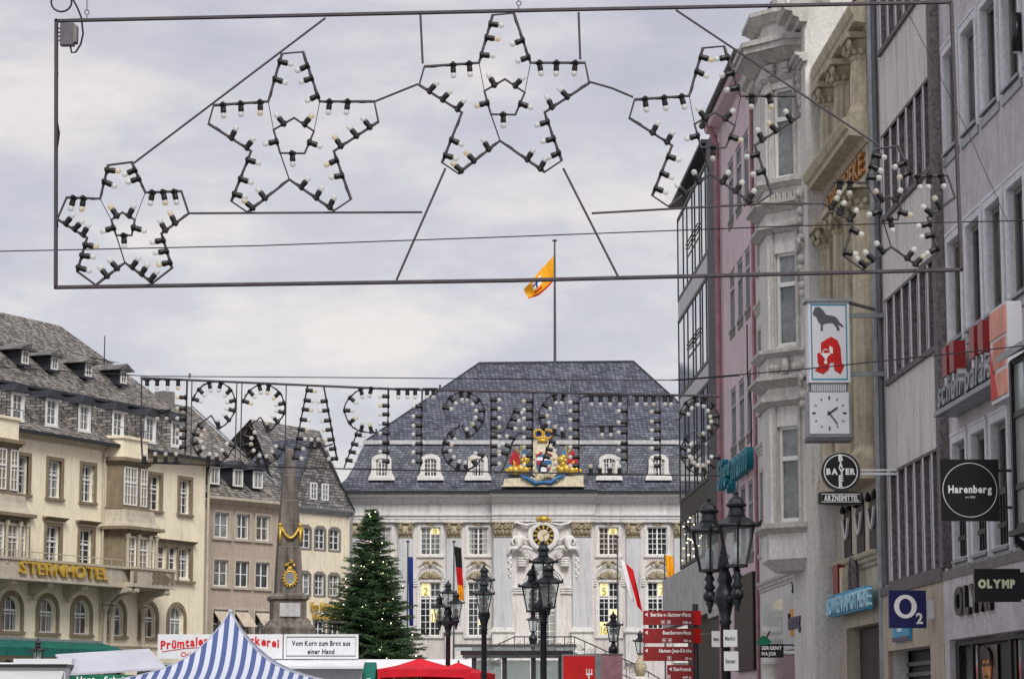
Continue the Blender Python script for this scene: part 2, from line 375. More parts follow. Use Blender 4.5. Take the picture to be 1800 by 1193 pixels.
class Bld:                                             # a building on a facade frame, u0 = left end
    def __init__(s, name, label, cat, fr, u0):
        s.fr = fr; s.u0 = u0; p = fr.pt(u0, 0, 0)
        s.root = thing(name, label, cat, p, fr.rot)
        s.cache = {}
    def mb(s): return MB(s.u0)
    def part(s, name, mb, m, parent=None, smooth=False, kind=None): return mb.build(name, m, parent or s.root, smooth, kind)
    def wall(s, u0, u1, z0, z1, holes, m, depth=.22, y=0, back=8, name='wall', top=True):
        """front wall with real openings and reveals, closed by sides, back and top"""
        b = s.mb(); us = sorted({u0, u1, *[h[0] for h in holes], *[h[1] for h in holes]}); zs = sorted({z0, z1, *[h[2] for h in holes], *[h[3] for h in holes]})
        us = [u for u in us if u0 <= u <= u1]; zs = [z for z in zs if z0 <= z <= z1]
        for i in range(len(us) - 1):
            for j in range(len(zs) - 1):
                cu, cz = (us[i] + us[i + 1]) / 2, (zs[j] + zs[j + 1]) / 2
                if any(h[0] < cu < h[1] and h[2] < cz < h[3] for h in holes): continue
                b.quad((us[i], y, zs[j]), (us[i + 1], y, zs[j]), (us[i + 1], y, zs[j + 1]), (us[i], y, zs[j + 1]))
        for h in holes:
            a0, a1, b0, b1 = h[:4]; r = h[4] if len(h) > 4 else 0; d = y + depth; bt = b1 - r
            b.quad((a0, y, b0), (a0, d, b0), (a1, d, b0), (a1, y, b0))
            b.quad((a0, y, b0), (a0, y, bt), (a0, d, bt), (a0, d, b0)); b.quad((a1, y, b0), (a1, d, b0), (a1, d, bt), (a1, y, bt))
            if not r: b.quad((a0, y, b1), (a1, y, b1), (a1, d, b1), (a0, d, b1))
            else:
                n = 10; mid = (a0 + a1) / 2; hw = (a1 - a0) / 2
                arc = [(mid - hw * math.cos(math.pi * k / n), bt + r * math.sin(math.pi * k / n)) for k in range(n + 1)]
                for k in range(n):
                    (p0, q0), (p1, q1) = arc[k], arc[k + 1]
                    b.quad((p0, y, q0), (p1, y, q1), (p1, y, b1 + .001), (p0, y, b1 + .001)); b.quad((p0, y, q0), (p0, d, q0), (p1, d, q1), (p1, y, q1))
        if back:
            e = y + back
            b.quad((u0, y, z0), (u0, y, z1), (u0, e, z1), (u0, e, z0)); b.quad((u1, y, z0), (u1, e, z0), (u1, e, z1), (u1, y, z1))
            b.quad((u0, e, z0), (u0, e, z1), (u1, e, z1), (u1, e, z0))
            if top: b.quad((u0, y, z1), (u1, y, z1), (u1, e, z1), (u0, e, z1))
        return s.part(name, b, m)
    def window(s, u, z, w, h, y, nx=2, ny=4, bars=(), fw=.07, bw=.035, frame='window_white', glass='glass_dark', arch=0, each=False, sill=None, surround=None, mid=0, lit=(), parent=None, rot=0):
        """window centred on u with its foot at z; bars = heavy transoms as fractions of h"""
        key = (w, h, nx, ny, tuple(bars), fw, bw, frame, glass, arch, each, mid)
        if key not in s.cache:
            f = MB(); hw = w / 2; hr = h - arch
            f.box(-hw, -hw + fw, -.03, .04, 0, hr); f.box(hw - fw, hw, -.03, .04, 0, hr); f.box(-hw + fw, hw - fw, -.03, .04, 0, fw)
            if not arch: f.box(-hw + fw, hw - fw, -.03, .04, h - fw, h)
            else:
                n = 10; A = [(-hw * math.cos(math.pi * k / n), hr + arch * math.sin(math.pi * k / n)) for k in range(n + 1)]
                B = [(-(hw - fw) * math.cos(math.pi * k / n), hr + (arch - fw) * math.sin(math.pi * k / n)) for k in range(n + 1)]
                for k in range(n): f.prism([A[k], A[k + 1], B[k + 1], B[k]], -.03, .04)
            def topz(x): return h - fw if not arch else hr + (arch - fw) * math.sqrt(max(0, 1 - (x / (hw - fw)) ** 2))
            for i in range(1, nx):
                x = -hw + fw + (w - 2 * fw) * i / nx; ww = mid if (mid and i * 2 == nx) else bw
                f.box(x - ww / 2, x + ww / 2, -.024, .03, fw, topz(x))
            for j in range(1, ny):
                zz = fw + (h - 2 * fw) * j / ny; xx = hw - fw
                if arch and zz > hr: xx *= math.sqrt(max(.02, 1 - ((zz - hr) / arch) ** 2))
                f.box(-xx, xx, -.02, .026, zz - bw / 2, zz + bw / 2)
            for t in bars: f.box(-hw + fw, hw - fw, -.04, .03, h * t - .05, h * t + .05)
            fm = f.mesh('window', frame)
            gs = []
            if each:
                for i in range(nx):
                    zc = [0, *[h * t for t in bars], h] if bars else [h * j / ny for j in range(ny + 1)]
                    for j in range(len(zc) - 1):
                        xa = -hw + fw + (w - 2 * fw) * i / nx; xb = -hw + fw + (w - 2 * fw) * (i + 1) / nx
                        g = MB(); g.box(xa, xb, .012, .02, zc[j] + .02, zc[j + 1] - .02); gs.append(g.mesh('pane', glass))
            else:
                g = MB()
                if arch:
                    n = 10; g.prism([(hw * .97, .02), (hw * .97, hr)] + [(hw * .97 * math.cos(math.pi * k / n), hr + (arch - .02) * math.sin(math.pi * k / n)) for k in range(1, n)] + [(-hw * .97, hr), (-hw * .97, .02)], .012, .02)
                else: g.box(-hw + .02, hw - .02, .012, .02, .02, h - .02)
                gs.append(g.mesh('pane', glass))
            s.cache[key] = (fm, gs)
        fm, gs = s.cache[key]
        o = link('window', fm, parent or s.root, loc=(u - s.u0, y, z), rot=(0, 0, rot))
        for g in gs:
            po = link('pane', g, o)
            if glass in ('glass_dark', 'glass_curtain') and rnd.random() < .45:
                po.material_slots[0].link = 'OBJECT'; po.material_slots[0].material = M(rnd.choice(['glass_curtain', 'glass_warm', 'glass_pale', 'glass_dark']))
        if w > .7 and not each and not lit and rnd.random() < .5:      # drawn curtains behind the glass bars
            hw2 = w / 2 - fw; hh = (h - arch) * .96
            for sx in (-1, 1):
                wd = hw2 * rnd.uniform(.25, .6); cv = MB(); pf = []
                for k in range(9): pf.append((sx * (hw2 - wd * k / 8), .004 + .004 * (k % 2)))
                cv.add([(x, y_, z_) for x, y_ in pf for z_ in (.05, hh)], [(2 * k, 2 * k + 2, 2 * k + 3, 2 * k + 1) for k in range(8)])
                cv.build('curtain', 'curtain_cloth', o)
        if sill:
            k2 = ('sill', w, sill)
            if k2 not in s.cache: s.cache[k2] = MB().box(-w / 2 - .12, w / 2 + .12, -sill[1], .05, -.14, -.02).mesh('sill', sill[0])
            link('sill', s.cache[k2], o)
        if surround:                                   # (material, width, proud, y-front offset)
            k3 = ('sur', w, h, surround)
            if k3 not in s.cache:
                mm, sw, pr, yo = surround; q = MB(); hw = w / 2
                q.box(-hw - sw, -hw, yo - pr, yo + .1, -.0, h + sw); q.box(hw, hw + sw, yo - pr, yo + .1, 0, h + sw); q.box(-hw, hw, yo - pr, yo + .1, h, h + sw)
                q.box(-hw - sw - .05, hw + sw + .05, yo - pr - .06, yo + .1, -.13, -.002)
                s.cache[k3] = q.mesh('surround', mm)
            link('surround', s.cache[k3], o)
        for (i, j, num) in lit:                        # lit quarter with a painted number
            cw = (w - 2 * fw) / 2; x0 = -hw_(w, fw) + cw * i; z0 = h * j
            g = MB().box(x0 + .02, x0 + cw - .02, .004, .010, z0 + .03, z0 + h * .24); link('lit_pane', g.mesh('lit_pane', 'lit_pane'), o)
            text(num, o, h * .20, 'lit_number', (x0 + cw / 2, -.03, z0 + .07), depth=.006, bold=.008, align='c', name='number')
        return o
    def mould(s, u0, u1, prof, m, name='cornice', parent=None):
        return s.part(name, s.mb().prismx(prof, u0, u1), m, parent)
def hw_(w, fw): return w / 2 - fw
def corn(z, h, out, y=0):                              # stepped classical cornice profile (y,z)
    return [(y + .05, z), (y - out * .25, z), (y - out * .3, z + h * .25), (y - out * .55, z + h * .35), (y - out * .6, z + h * .6), (y - out * .9, z + h * .68), (y - out, z + h * .9), (y - out, z + h), (y + .05, z + h)]
# ------------------------------------------------------------------ ground
g = MB(); g.box(-400, 400, -60, 900, -.3, 0); o = g.build('ground', 'paving'); o['kind'] = 'structure'

# ------------------------------------------------------------------ town hall
HF = Frame(-9.6, 150, 1, 0)
HB = Bld('town_hall', 'pale grey baroque town hall with dark slate mansard roof and gilded coat of arms', 'town hall', HF, 0)
HW = 22.9
pil = [.4, 3.37, 6.2, 9.07, 13.67, 16.7, 19.5, 22.5]
wc = [1.95, 4.83, 7.63, 15.25, 18.1, 20.95]
holes = []
for c in wc: holes += [(c - .62, c + .62, 6.16, 9.3), (c - .6, c + .6, 10.85, 12.5)]
for c in wc: holes += [(c - .55, c + .55, 1.2, 3.6)]
holes_c = [(11.43 - .75, 11.43 + .75, 4.95, 9.3, .75)]
HB.wall(0, 8.5, 0, 14.3, [h for h in holes if h[1] < 8.5], 'hall_pink', .28, 0, 11)
HB.wall(14.36, HW, 0, 14.3, [h for h in holes if h[0] > 14.36], 'hall_pink', .28, 0, 11)
HB.wall(8.5, 14.36, 0, 14.3, holes_c, 'hall_pink', .28, -.4, 11)
nums = {(1, 0): ((0, .74, '2'), (1, .26, '13')), (1, 1): ((1, .72, '13'),), (3, 0): ((0, .74, '5'), (0, .02, '16'), (1, .26, '9')), (3, 1): ((1, .72, '18'),), (4, 0): ((1, .74, '7'),), (2, 0): ((1, .2, '8'),) , (0, 0): ((1, .5, '4'),)}
for i, c in enumerate(wc):
    HB.window(c, 6.16, 1.22, 3.12, .14, 4, 8, (.70,), .07, .035, mid=.09, sill=('hall_white', .2), surround=('hall_white', .16, .06, -.14), lit=nums.get((i, 0), ()))
    HB.window(c, 10.85, 1.18, 1.64, .14, 4, 5, (), .07, .035, mid=.09, sill=('hall_white', .2), surround=('hall_white', .16, .06, -.14), lit=nums.get((i, 1), ()))
    HB.window(c, 1.2, 1.1, 2.4, .14, 4, 6, (), .07, .035, mid=.09, sill=('hall_white', .2))
    # arched hood with shell and crest above the tall window
    h = HB.mb(); zc = 9.45; n = 12
    for (ra, rb, pr) in ((.95, .82, .10), (.80, .74, .06)):
        A = [(c - ra * math.cos(math.pi * k / n), zc + ra * .95 * math.sin(math.pi * k / n)) for k in range(n + 1)]
        B_ = [(c - rb * math.cos(math.pi * k / n), zc + rb * .95 * math.sin(math.pi * k / n)) for k in range(n + 1)]
        for k in range(n): h.prism([A[k], A[k + 1], B_[k + 1], B_[k]], -pr, .05)
    for sx in (-1, 1):
        for k in range(3): h.box(c + sx * .68, c + sx * 1.05, -.10 - .02 * k, .05, 9.05 + .13 * k, 9.14 + .13 * k)
    hood = HB.part('window_hood', h, 'hall_white')
    h = HB.mb()
    for k in range(9):
        a = math.pi * (k + .5) / 9
        p0 = (c, -.06, zc + .02); p1 = (c - .58 * math.cos(a), -.12, zc + .08 + .40 * math.sin(a))
        h.tube([p0, ((p0[0] + p1[0]) / 2, -.13, (p0[2] + p1[2]) / 2), p1], [.03, .05, .075], 6)
    h.spiral(c - .6, zc + .05, -.1, .11, .02, 1.4, .03, 1); h.spiral(c + .6, zc + .05, -.1, .11, .02, 1.4, .03, -1, math.pi)
    HB.part('shell_ornament', h, 'gilt_stone', hood, True)
    h = HB.mb(); zt = 10.33
    h.ball((c, -.1, zt + .02), .17, 8, 6, 1, .6, 1.2)
    for sx in (-1, 1):
        h.tube([(c + sx * .15, -.1, zt + .15), (c + sx * .35, -.14, zt + .12), (c + sx * .5, -.1, zt - .06), (c + sx * .72, -.08, zt - .2)], [.07, .07, .05, .02], 6)
        h.spiral(c + sx * .3, zt - .02, -.1, .12, .03, 1.3, .03, -sx, math.pi / 2)
    HB.part('crest_ornament', h, 'gilt_stone', hood, True)
    h = HB.mb(); zt = 12.66
    h.ball((c, -.1, zt), .1, 8, 5, 1, .6, 1)
    for sx in (-1, 1): h.spiral(c + sx * .18, zt, -.1, .11, .02, 1.4, .028, sx, math.pi / 2)
    HB.part('keystone_ornament', h, 'gilt_stone', hood, True)
HB.window(11.43, 4.95, 1.5, 4.33, .0, 4, 9, (.62,), .08, .035, mid=.1, arch=.75)
for i, c in enumerate(pil):
    y = -.4 if i in (3, 4) else 0; w = .54 if i in (3, 4) else .42
    q = HB.mb(); q.box(c - w, c + w, y - .22, y + .05, 6.62, 11.86)
    p = HB.part('pilaster', q, 'hall_pilaster')
    q = HB.mb()
    for k, (dz, dw) in enumerate(((0, .16), (.12, .10), (.2, .05))): q.box(c - w - dw, c + w + dw, y - .24 - dw, y + .05, 6.36 + dz, 6.36 + dz + (.12 if k == 0 else .08))
    q.box(c - w - .08, c + w + .08, y - .28, y + .05, 4.6, 6.36)
    HB.part('pedestal', q, 'hall_white', p)
    q = HB.mb(); q.box(c - w - .02, c + w + .02, y - .26, y, 11.86, 11.93); q.box(c - w - .12, c + w + .12, y - .36, y, 12.66, 12.75)
    q.box(c - w + .02, c + w - .02, y - .25, y, 11.93, 12.66)
    nv = 4 if i in (3, 4) else 2
    for k in range(nv):
        vx = c - w + .08 + (2 * w - .16) * k / (nv - 1); sg = -1 if k % 2 == 0 else 1
        q.spiral(vx, 12.48, y - .33, .16, .03, 1.6, .04, sg, math.pi / 2)
    for k in range(int(w * 10)):
        vx = c - w + .1 + (2 * w - .2) * k / (int(w * 10) - 1)
        q.tube([(vx, y - .27, 11.95), (vx, y - .33, 12.15), (vx + (vx - c) * .15, y - .36, 12.26)], [.05, .045, .03], 5)
    HB.part('capital', q, 'gilt_stone', p, True)
def ent(u0, u1, y, nm):
    b = HB.mb()
    b.prismx([(y + .1, 12.76), (y - .26, 12.76), (y - .26, 12.92), (y - .30, 12.94), (y - .30, 13.10), (y - .40, 13.14), (y - .40, 13.22), (y + .1, 13.22)], u0, u1)
    b.prismx([(y + .1, 13.22), (y - .25, 13.22), (y - .25, 13.86), (y + .1, 13.86)], u0, u1)
    b.prismx(corn(13.86, .5, .75, y - .2), u0, u1)
    HB.part(nm, b, 'hall_wall')
ent(-.3, 8.42, 0, 'cornice'); ent(14.44, HW + .3, 0, 'cornice'); ent(8.42, 14.44, -.4, 'cornice')
q = HB.mb(); q.box(-.9, 8.3, -1.05, -.7, 14.36, 14.56); q.box(14.55, HW + .9, -1.05, -.7, 14.36, 14.56); q.box(8.3, 14.55, -1.45, -1.1, 14.36, 14.56)
HB.part('gutter', q, 'dark_metal')
q = HB.mb(); q.tube([(-.75, -.95, 14.4), (-.55, -.6, 13.9), (-.12, -.2, 13.2), (-.12, -.2, 0)], .09, 8); HB.part('downpipe', q, 'zinc')
# --- mansard roof: steep curved lower part, hipped upper part
def P(px, py, Y): p = at(px, py, Y); return (p.x + 9.6, p.y - 150, p.z)
bl, br_ = .7, 21.95; zb = 17.5
q = HB.mb()
low = [(-1.0, 14.57, -.9), (-.55, 14.85, -.55), (-.1, 15.35, -.1), (.25, 16.1, .3), (.5, 16.9, .6), (.72, zb, .9)]   # (y, z, side inset)
for k in range(len(low) - 1):
    (y0, z0, i0), (y1, z1, i1) = low[k], low[k + 1]
    q.quad((i0, y0, z0), (HW - i0, y0, z0), (HW - i1, y1, z1), (i1, y1, z1))
    q.quad((i0, 11 - y0, z0), (i0, y0, z0), (i1, y1, z1), (i1, 11 - y1, z1)); q.quad((HW - i0, y0, z0), (HW - i0, 11 - y0, z0), (HW - i1, 11 - y1, z1), (HW - i1, y1, z1))
ra = (7.55, 6.2, 23.0); rb = (17.1, 6.2, 23.1)
a0 = (.9, .75, zb + .12); a1 = (HW - .9, .75, zb + .12); a2 = (HW - .9, 11, zb + .12); a3 = (.9, 11, zb + .12)
q.quad(a0, a1, rb, ra); q.add([a3, a0, ra], [(0, 1, 2)]); q.add([a1, a2, rb], [(0, 1, 2)]); q.quad(a2, a3, ra, rb)
roof = HB.part('roof', q, 'slate_blue')
q = HB.mb(); q.box(.8, HW - .8, .58, .8, zb - .08, zb + .16); HB.part('roof_band', q, 'concrete', roof)
q = HB.mb(); q.tube([ra, rb], .09, 6); q.tube([a0, ra], .06, 6); q.tube([a1, rb], .06, 6); HB.part('ridge_cap', q, 'slate_dark', roof)
q = HB.mb()                                            # snow hooks and lightning wire
for row, (n, zz) in enumerate(((26, 22.55), (22, 20.3), (24, 18.6))):
    t = (zz - zb) / (23 - zb); yy = .75 + 5.45 * t
    for k in range(n):
        x = a0[0] + (ra[0] - a0[0]) * t + ((a1[0] + (rb[0] - a1[0]) * t) - (a0[0] + (ra[0] - a0[0]) * t)) * (k + .5) / n
        q.box(x - .02, x + .02, yy - .14, yy - .04, zz - .05, zz + .07)
q.tube([(13.25, 6.1, 23.0), (12.9, 2.4, 19.4)], .025, 5)
q.tube([(10.2, 2.0, 18.3), (10.2, 2.0, 20.0), (11.6, 2.0, 20.05), (11.7, 2.0, 18.3)], .02, 5)
HB.part('roof_hooks', q, 'zinc', roof, kind='stuff')
for c in (1.95, 4.82, 7.6, 15.3, 18.2, 20.95):
    q = HB.mb(); z0 = 15.2; y = -.42; n = 10
    out_ = [(c - .78, z0), (c - .76, z0 + .18), (c - .62, z0 + .42), (c - .58, z0 + .75), (c - .58, z0 + 1.2)] + [(c - .58 * math.cos(math.pi * k / n), z0 + 1.2 + .34 * math.sin(math.pi * k / n)) for k in range(1, n)] + [(c + .58, z0 + 1.2), (c + .58, z0 + .75), (c + .62, z0 + .42), (c + .76, z0 + .18), (c + .78, z0)]
    inn = [(c - .38, z0 + .22), (c - .38, z0 + .3), (c - .38, z0 + .4), (c - .38, z0 + .75), (c - .38, z0 + 1.12)] + [(c - .38 * math.cos(math.pi * k / n), z0 + 1.12 + .16 * math.sin(math.pi * k / n)) for k in range(1, n)] + [(c + .38, z0 + 1.12), (c + .38, z0 + .75), (c + .38, z0 + .4), (c + .38, z0 + .3), (c + .38, z0 + .22)]
    for k in range(len(out_) - 1): q.prism([out_[k], out_[k + 1], inn[k + 1], inn[k]], y, y + .2)
    q.prism([out_[0], inn[0], inn[-1], out_[-1]], y - .05, y + .2)
    d = HB.part('dormer', q, 'hall_white')
    q = HB.mb(); q.prism([(c - .56, z0 + .1), (c - .56, z0 + 1.22)] + [(c - .56 * math.cos(math.pi * k / n), z0 + 1.22 + .36 * math.sin(math.pi * k / n)) for k in range(1, n)] + [(c + .56, z0 + 1.22), (c + .56, z0 + .1)], y + .2, 1.2)
    HB.part('dormer_cheek', q, 'slate_blue', d)
    HB.window(c, z0 + .22, .76, 1.06, y + .1, 4, 4, (), .05, .03, arch=.16, mid=.07)
# --- clock, figures and swags over the centre
q = HB.mb(); cx, cz = 11.43, 11.95; y = -.5
q.lathe([(.92, 0), (.92, .1), (.80, .16), (.74, .16)], 28); 
q.v = [Vector((v.x + cx, y - v.z, v.y + cz)) for v in q.v]
clk = HB.part('clock', q, 'hall_white')
q = HB.mb(); q.add([(.62 * math.cos(2 * math.pi * k / 28), .62 * math.sin(2 * math.pi * k / 28), 0) for k in range(28)] + [(.62 * math.cos(2 * math.pi * k / 28), .62 * math.sin(2 * math.pi * k / 28), .02) for k in range(28)], [tuple(range(28, 56))] + [(k, (k + 1) % 28, (k + 1) % 28 + 28, k + 28) for k in range(28)])
q.v = [Vector((v.x + cx, y - .165 - v.z, v.y + cz)) for v in q.v]; HB.part('clock_face', q, 'sign_black', clk)
q = HB.mb()
for k in range(12):
    a = math.pi * k / 6; ca, sa = math.cos(a), math.sin(a); w = .045
    q.prism([(cx + .4 * ca - w * sa, cz + .4 * sa + w * ca), (cx + .6 * ca - w * sa * 1.3, cz + .6 * sa + w * ca * 1.3), (cx + .6 * ca + w * sa * 1.3, cz + .6 * sa - w * ca * 1.3), (cx + .4 * ca + w * sa, cz + .4 * sa - w * ca)], y - .21, y - .187)
HB.part('numerals', q, 'gold', clk)
q = HB.mb(); q.prism([(cx + .36 * math.cos(2 * math.pi * k / 20), cz + .36 * math.sin(2 * math.pi * k / 20)) for k in range(20)], y - .2, y - .187); HB.part('clock_centre', q, 'arms_cream', clk)
q = HB.mb(); q.tube([(cx, y - .23, cz), (cx + .3, y - .23, cz + .22)], .025, 4); q.tube([(cx, y - .23, cz), (cx + .12, y - .23, cz - .5)], .018, 4); HB.part('clock_hand', q, 'gold', clk)
q = HB.mb(); q.ball((cx, y - .2, cz + .98), .2, 8, 6, 1.5, .7, .8); q.spiral(cx - .3, cz + .95, y - .2, .14, .03, 1.3, .035); q.spiral(cx + .3, cz + .95, y - .2, .14, .03, 1.3, .035, -1); HB.part('gilded_shell', q, 'gold', clk, True)
q = HB.mb()
for sx in (-1, 1):
    q.tube([(cx + sx * .4, y - .15, 12.68), (cx + sx * 1.0, y - .2, 12.55), (cx + sx * 1.6, y - .15, 12.72), (cx + sx * 1.9, y - .15, 12.5)], [.05, .1, .07, .05], 6)
    for k in range(9): q.ball((cx + sx * (1.95 + .05 * math.sin(k * 2)), y - .12, 10.6 - k * .13), .13 - .006 * k, 6, 4)
    for k in range(4): q.box(cx + sx * 1.0, cx + sx * 1.5, y - .25 + .02 * k, y, 10.15 + k * .14, 10.27 + k * .14)
    q.spiral(cx + sx * .95, 10.75, y - .25, .16, .04, 1.3, .05, sx)
HB.part('swag_ornament', q, 'hall_white', clk, True, 'stuff')
q = HB.mb(); n = 14
for (ra_, rb_, pr) in ((1.35, 1.2, .12), (1.16, 1.08, .08)):
    A = [(cx - ra_ * math.cos(math.pi * k / n), 8.95 + ra_ * math.sin(math.pi * k / n)) for k in range(n + 1)]; B_ = [(cx - rb_ * math.cos(math.pi * k / n), 8.95 + rb_ * math.sin(math.pi * k / n)) for k in range(n + 1)]
    for k in range(n): q.prism([A[k], A[k + 1], B_[k + 1], B_[k]], -.4 - pr, -.38)
for sx in (-1, 1):
    for k in range(3): q.box(cx + sx * 1.0, cx + sx * 1.75, -.52 - .02 * k, -.38, 8.6 + .14 * k, 8.69 + .14 * k)
HB.part('centre_arch', q, 'hall_white', clk)
def skinned(name, joints, edges, radii, matname, parent, sub=1):
    me = bpy.data.meshes.new(name); me.from_pydata(joints, edges, []); o = bpy.data.objects.new(name, me); C.objects.link(o)
    md = o.modifiers.new('s', 'SKIN')
    for i, r in enumerate(radii): me.skin_vertices[0].data[i].radius = (r, r)
    me.skin_vertices[0].data[0].use_root = True
    sb = o.modifiers.new('b', 'SUBSURF'); sb.levels = sub; sb.render_levels = sub
    dg = bpy.context.evaluated_depsgraph_get(); m2 = bpy.data.meshes.new_from_object(o.evaluated_get(dg)); bpy.data.objects.remove(o)
    m2.materials.clear(); m2.materials.append(M(matname)); m2.polygons.foreach_set('use_smooth', [True] * len(m2.polygons))
    return link(name, m2, parent)
for sx in (-1, 1):                                     # reclining stone figures left and right of the dial
    J = [(0, 0, 0), (.02, -.02, .28), (.05, -.02, .55), (.07, -.03, .72), (.02, -.05, .92), (-.24, 0, .62), (-.42, -.05, .35), (-.25, -.1, .12), (.24, -.04, .62), (.42, -.08, .42), (.62, -.1, .50), (-.12, -.1, -.05), (-.5, -.2, -.05), (-.62, -.12, -.42), (.14, -.12, -.06), (.45, -.25, .02), (.85, -.14, -.12)]
    E_ = [(0, 1), (1, 2), (2, 3), (3, 4), (2, 5), (5, 6), (6, 7), (2, 8), (8, 9), (9, 10), (0, 11), (11, 12), (12, 13), (0, 14), (14, 15), (15, 16)]
    rr = [.2, .19, .21, .085, .14, .1, .075, .06, .1, .075, .06, .15, .12, .07, .15, .12, .06]
    x0 = cx + sx * 1.45
    skinned('figure', [(x0 - sx * a, -.66 + b, 11.25 + c_) for a, b, c_ in J], E_, rr, 'hall_white', HB.root, 1)
# --- coat of arms on the roof edge
def ap(pts): return [HF.hit(870 + x * .109, 740 + y * .109, -.9) for x, y in pts]
arms = MB()
yb = -1.0
q = HB.mb(); q.prism(ap([(130, 1050), (1425, 1050), (1425, 880), (150, 930)]), yb - .15, yb + .5); q.prism(ap([(110, 1062), (1440, 1062), (1440, 1040), (110, 1040)]), yb - .25, yb + .5)
ca = HB.part('coat_of_arms', q, 'arms_cream')
q = HB.mb(); q.prism(ap([(610, 350), (880, 330), (1010, 560), (1020, 700), (1000, 850), (880, 930), (740, 960), (600, 850), (590, 600)]), yb - .12, yb + .3)
for k in range(14):
    a = 2 * math.pi * k / 14; (u, z), = ap([(790 + 185 * math.cos(a), 690 + 200 * math.sin(a))]); q.ball((u, yb - .12, z), .11, 6, 4)
HB.part('cartouche', q, 'arms_cream', ca)
q = HB.mb(); q.prism(ap([(790 + 125 * math.cos(2 * math.pi * k / 20), 690 + 150 * math.sin(2 * math.pi * k / 20)) for k in range(20)]), yb - .2, yb - .1); HB.part('shield', q, 'arms_blue', ca)
q = HB.mb(); q.prism(ap([(668, 640), (910, 640), (905, 590), (680, 590)]), yb - .24, yb - .2); q.prism(ap([(740, 820), (740, 700), (830, 700), (830, 820)]), yb - .24, yb - .2); HB.part('shield_band', q, 'flag_white', ca)
q = HB.mb(); q.prism(ap([(675, 640), (735, 640), (735, 720), (690, 720)]), yb - .24, yb - .2); HB.part('shield_field', q, 'arms_red', ca); q = HB.mb(); q.prism(ap([(845, 740), (900, 740), (870, 800), (845, 810)]), yb - .24, yb - .2)
HB.part('shield_field', q, 'arms_red', ca)
for a, b in (((660, 550), (760, 500)), ((830, 500), (920, 550))): q = HB.mb(); q.prism(ap([a, (a[0] + 10, a[1] + 25), (b[0] + 5, b[1] + 22), b]), yb - .24, yb - .1); HB.part('red_scroll', q, 'arms_red', ca)
q = HB.mb(); q.prism(ap([(690, 350), (850, 350), (855, 290), (680, 290)]), yb - .2, yb + .1)
for cxx in (700, 860):
    for k in range(12):
        a = 2 * math.pi * k / 12; (u, z), = ap([(cxx + 72 * math.cos(a), 215 + 68 * math.sin(a))]); q.ball((u, yb - .05, z), .1, 6, 4)
for k in range(7): (u, z), = ap([(690 + k * 27, 280 - 10 * (k % 2))]); q.ball((u, yb - .1, z), .09, 6, 4)
(u, z), = ap([(775, 130)]); q.ball((u, yb, z), .12, 8, 5); HB.part('crown', q, 'gold', ca, True)
q = HB.mb(); q.prism(ap([(640, 290), (690, 150), (860, 150), (900, 290)]), yb + .02, yb + .08); HB.part('crown_cap', q, 'flag_blue', ca)
for sg in (-1, 1):
    X = lambda x: x if sg < 0 else 1570 - x
    def mp_(l): return ap([(X(a), b) for a, b in l])
    q = HB.mb()                                        # lion body: mane, back, haunch, raised paw
    for (x, y_, rr) in ((250, 790, .22), (330, 800, .26), (420, 780, .28), (500, 790, .22), (540, 760, .16), (480, 700, .2), (500, 630, .24), (470, 590, .18), (440, 640, .14), (200, 810, .14)):
        (u, z), = ap([(X(x), y_)]); q.ball((u, yb - .2, z), rr, 8, 6, 1, .7, 1)
    q.tube([(*ap([(X(180), 800)])[0][:1], yb - .15, ap([(X(180), 800)])[0][1]), (ap([(X(320), 720)])[0][0], yb - .2, ap([(X(320), 720)])[0][1]), (ap([(X(300), 640)])[0][0], yb - .2, ap([(X(300), 640)])[0][1])], .06, 6)
    HB.part('lion', q, 'gold', ca, True)
    q = HB.mb(); q.prism(mp_([(310, 470), (400, 560), (400, 720), (340, 760), (240, 680), (230, 620)]) if sg < 0 else mp_([(310, 470), (400, 560), (400, 720), (340, 760), (240, 680), (230, 620)])[::-1], yb - .1, yb + .15); HB.part('red_banner', q, 'arms_red', ca)
    q = HB.mb(); l = mp_([(430, 450), (520, 540), (420, 610), (395, 600)]); q.prism(l if sg < 0 else l[::-1], yb - .14, yb + .05); HB.part('blue_banner', q, 'arms_blue', ca); q = HB.mb(); l = mp_([(170, 760), (210, 700), (280, 710), (270, 745)]); q.prism(l if sg < 0 else l[::-1], yb - .14, yb + .05); HB.part('blue_banner', q, 'arms_blue', ca)
    q = HB.mb(); f3 = lambda x, y_: (ap([(X(x), y_)])[0][0], yb - .12, ap([(X(x), y_)])[0][1])
    q.tube([f3(410, 390), f3(430, 440), f3(400, 600)], .04, 5); q.tube([f3(320, 430), f3(390, 510)], .05, 5); q.tube([f3(300, 640), f3(340, 690), f3(330, 760)], .03, 5); HB.part('gilt_staff', q, 'gold', ca)
q = HB.mb(); f3 = lambda x, y_: (ap([(x, y_)])[0][0], yb - .3, ap([(x, y_)])[0][1])
q.tube([f3(420, 890), f3(540, 940), f3(660, 1010), (f3(780, 990)), f3(900, 1000), f3(1010, 920), f3(1130, 880)], [.06, .12, .14, .08, .14, .12, .05], 6); HB.part('blue_ribbon', q, 'arms_blue', ca, True)
q = HB.mb()
for k in range(10): (u, z), = ap([(590 + 45 * k, 930 + 35 * math.sin(k * .8))]); q.ball((u, yb - .25, z), .13, 6, 4)
HB.part('gilt_scroll', q, 'gilt_stone', ca, True)
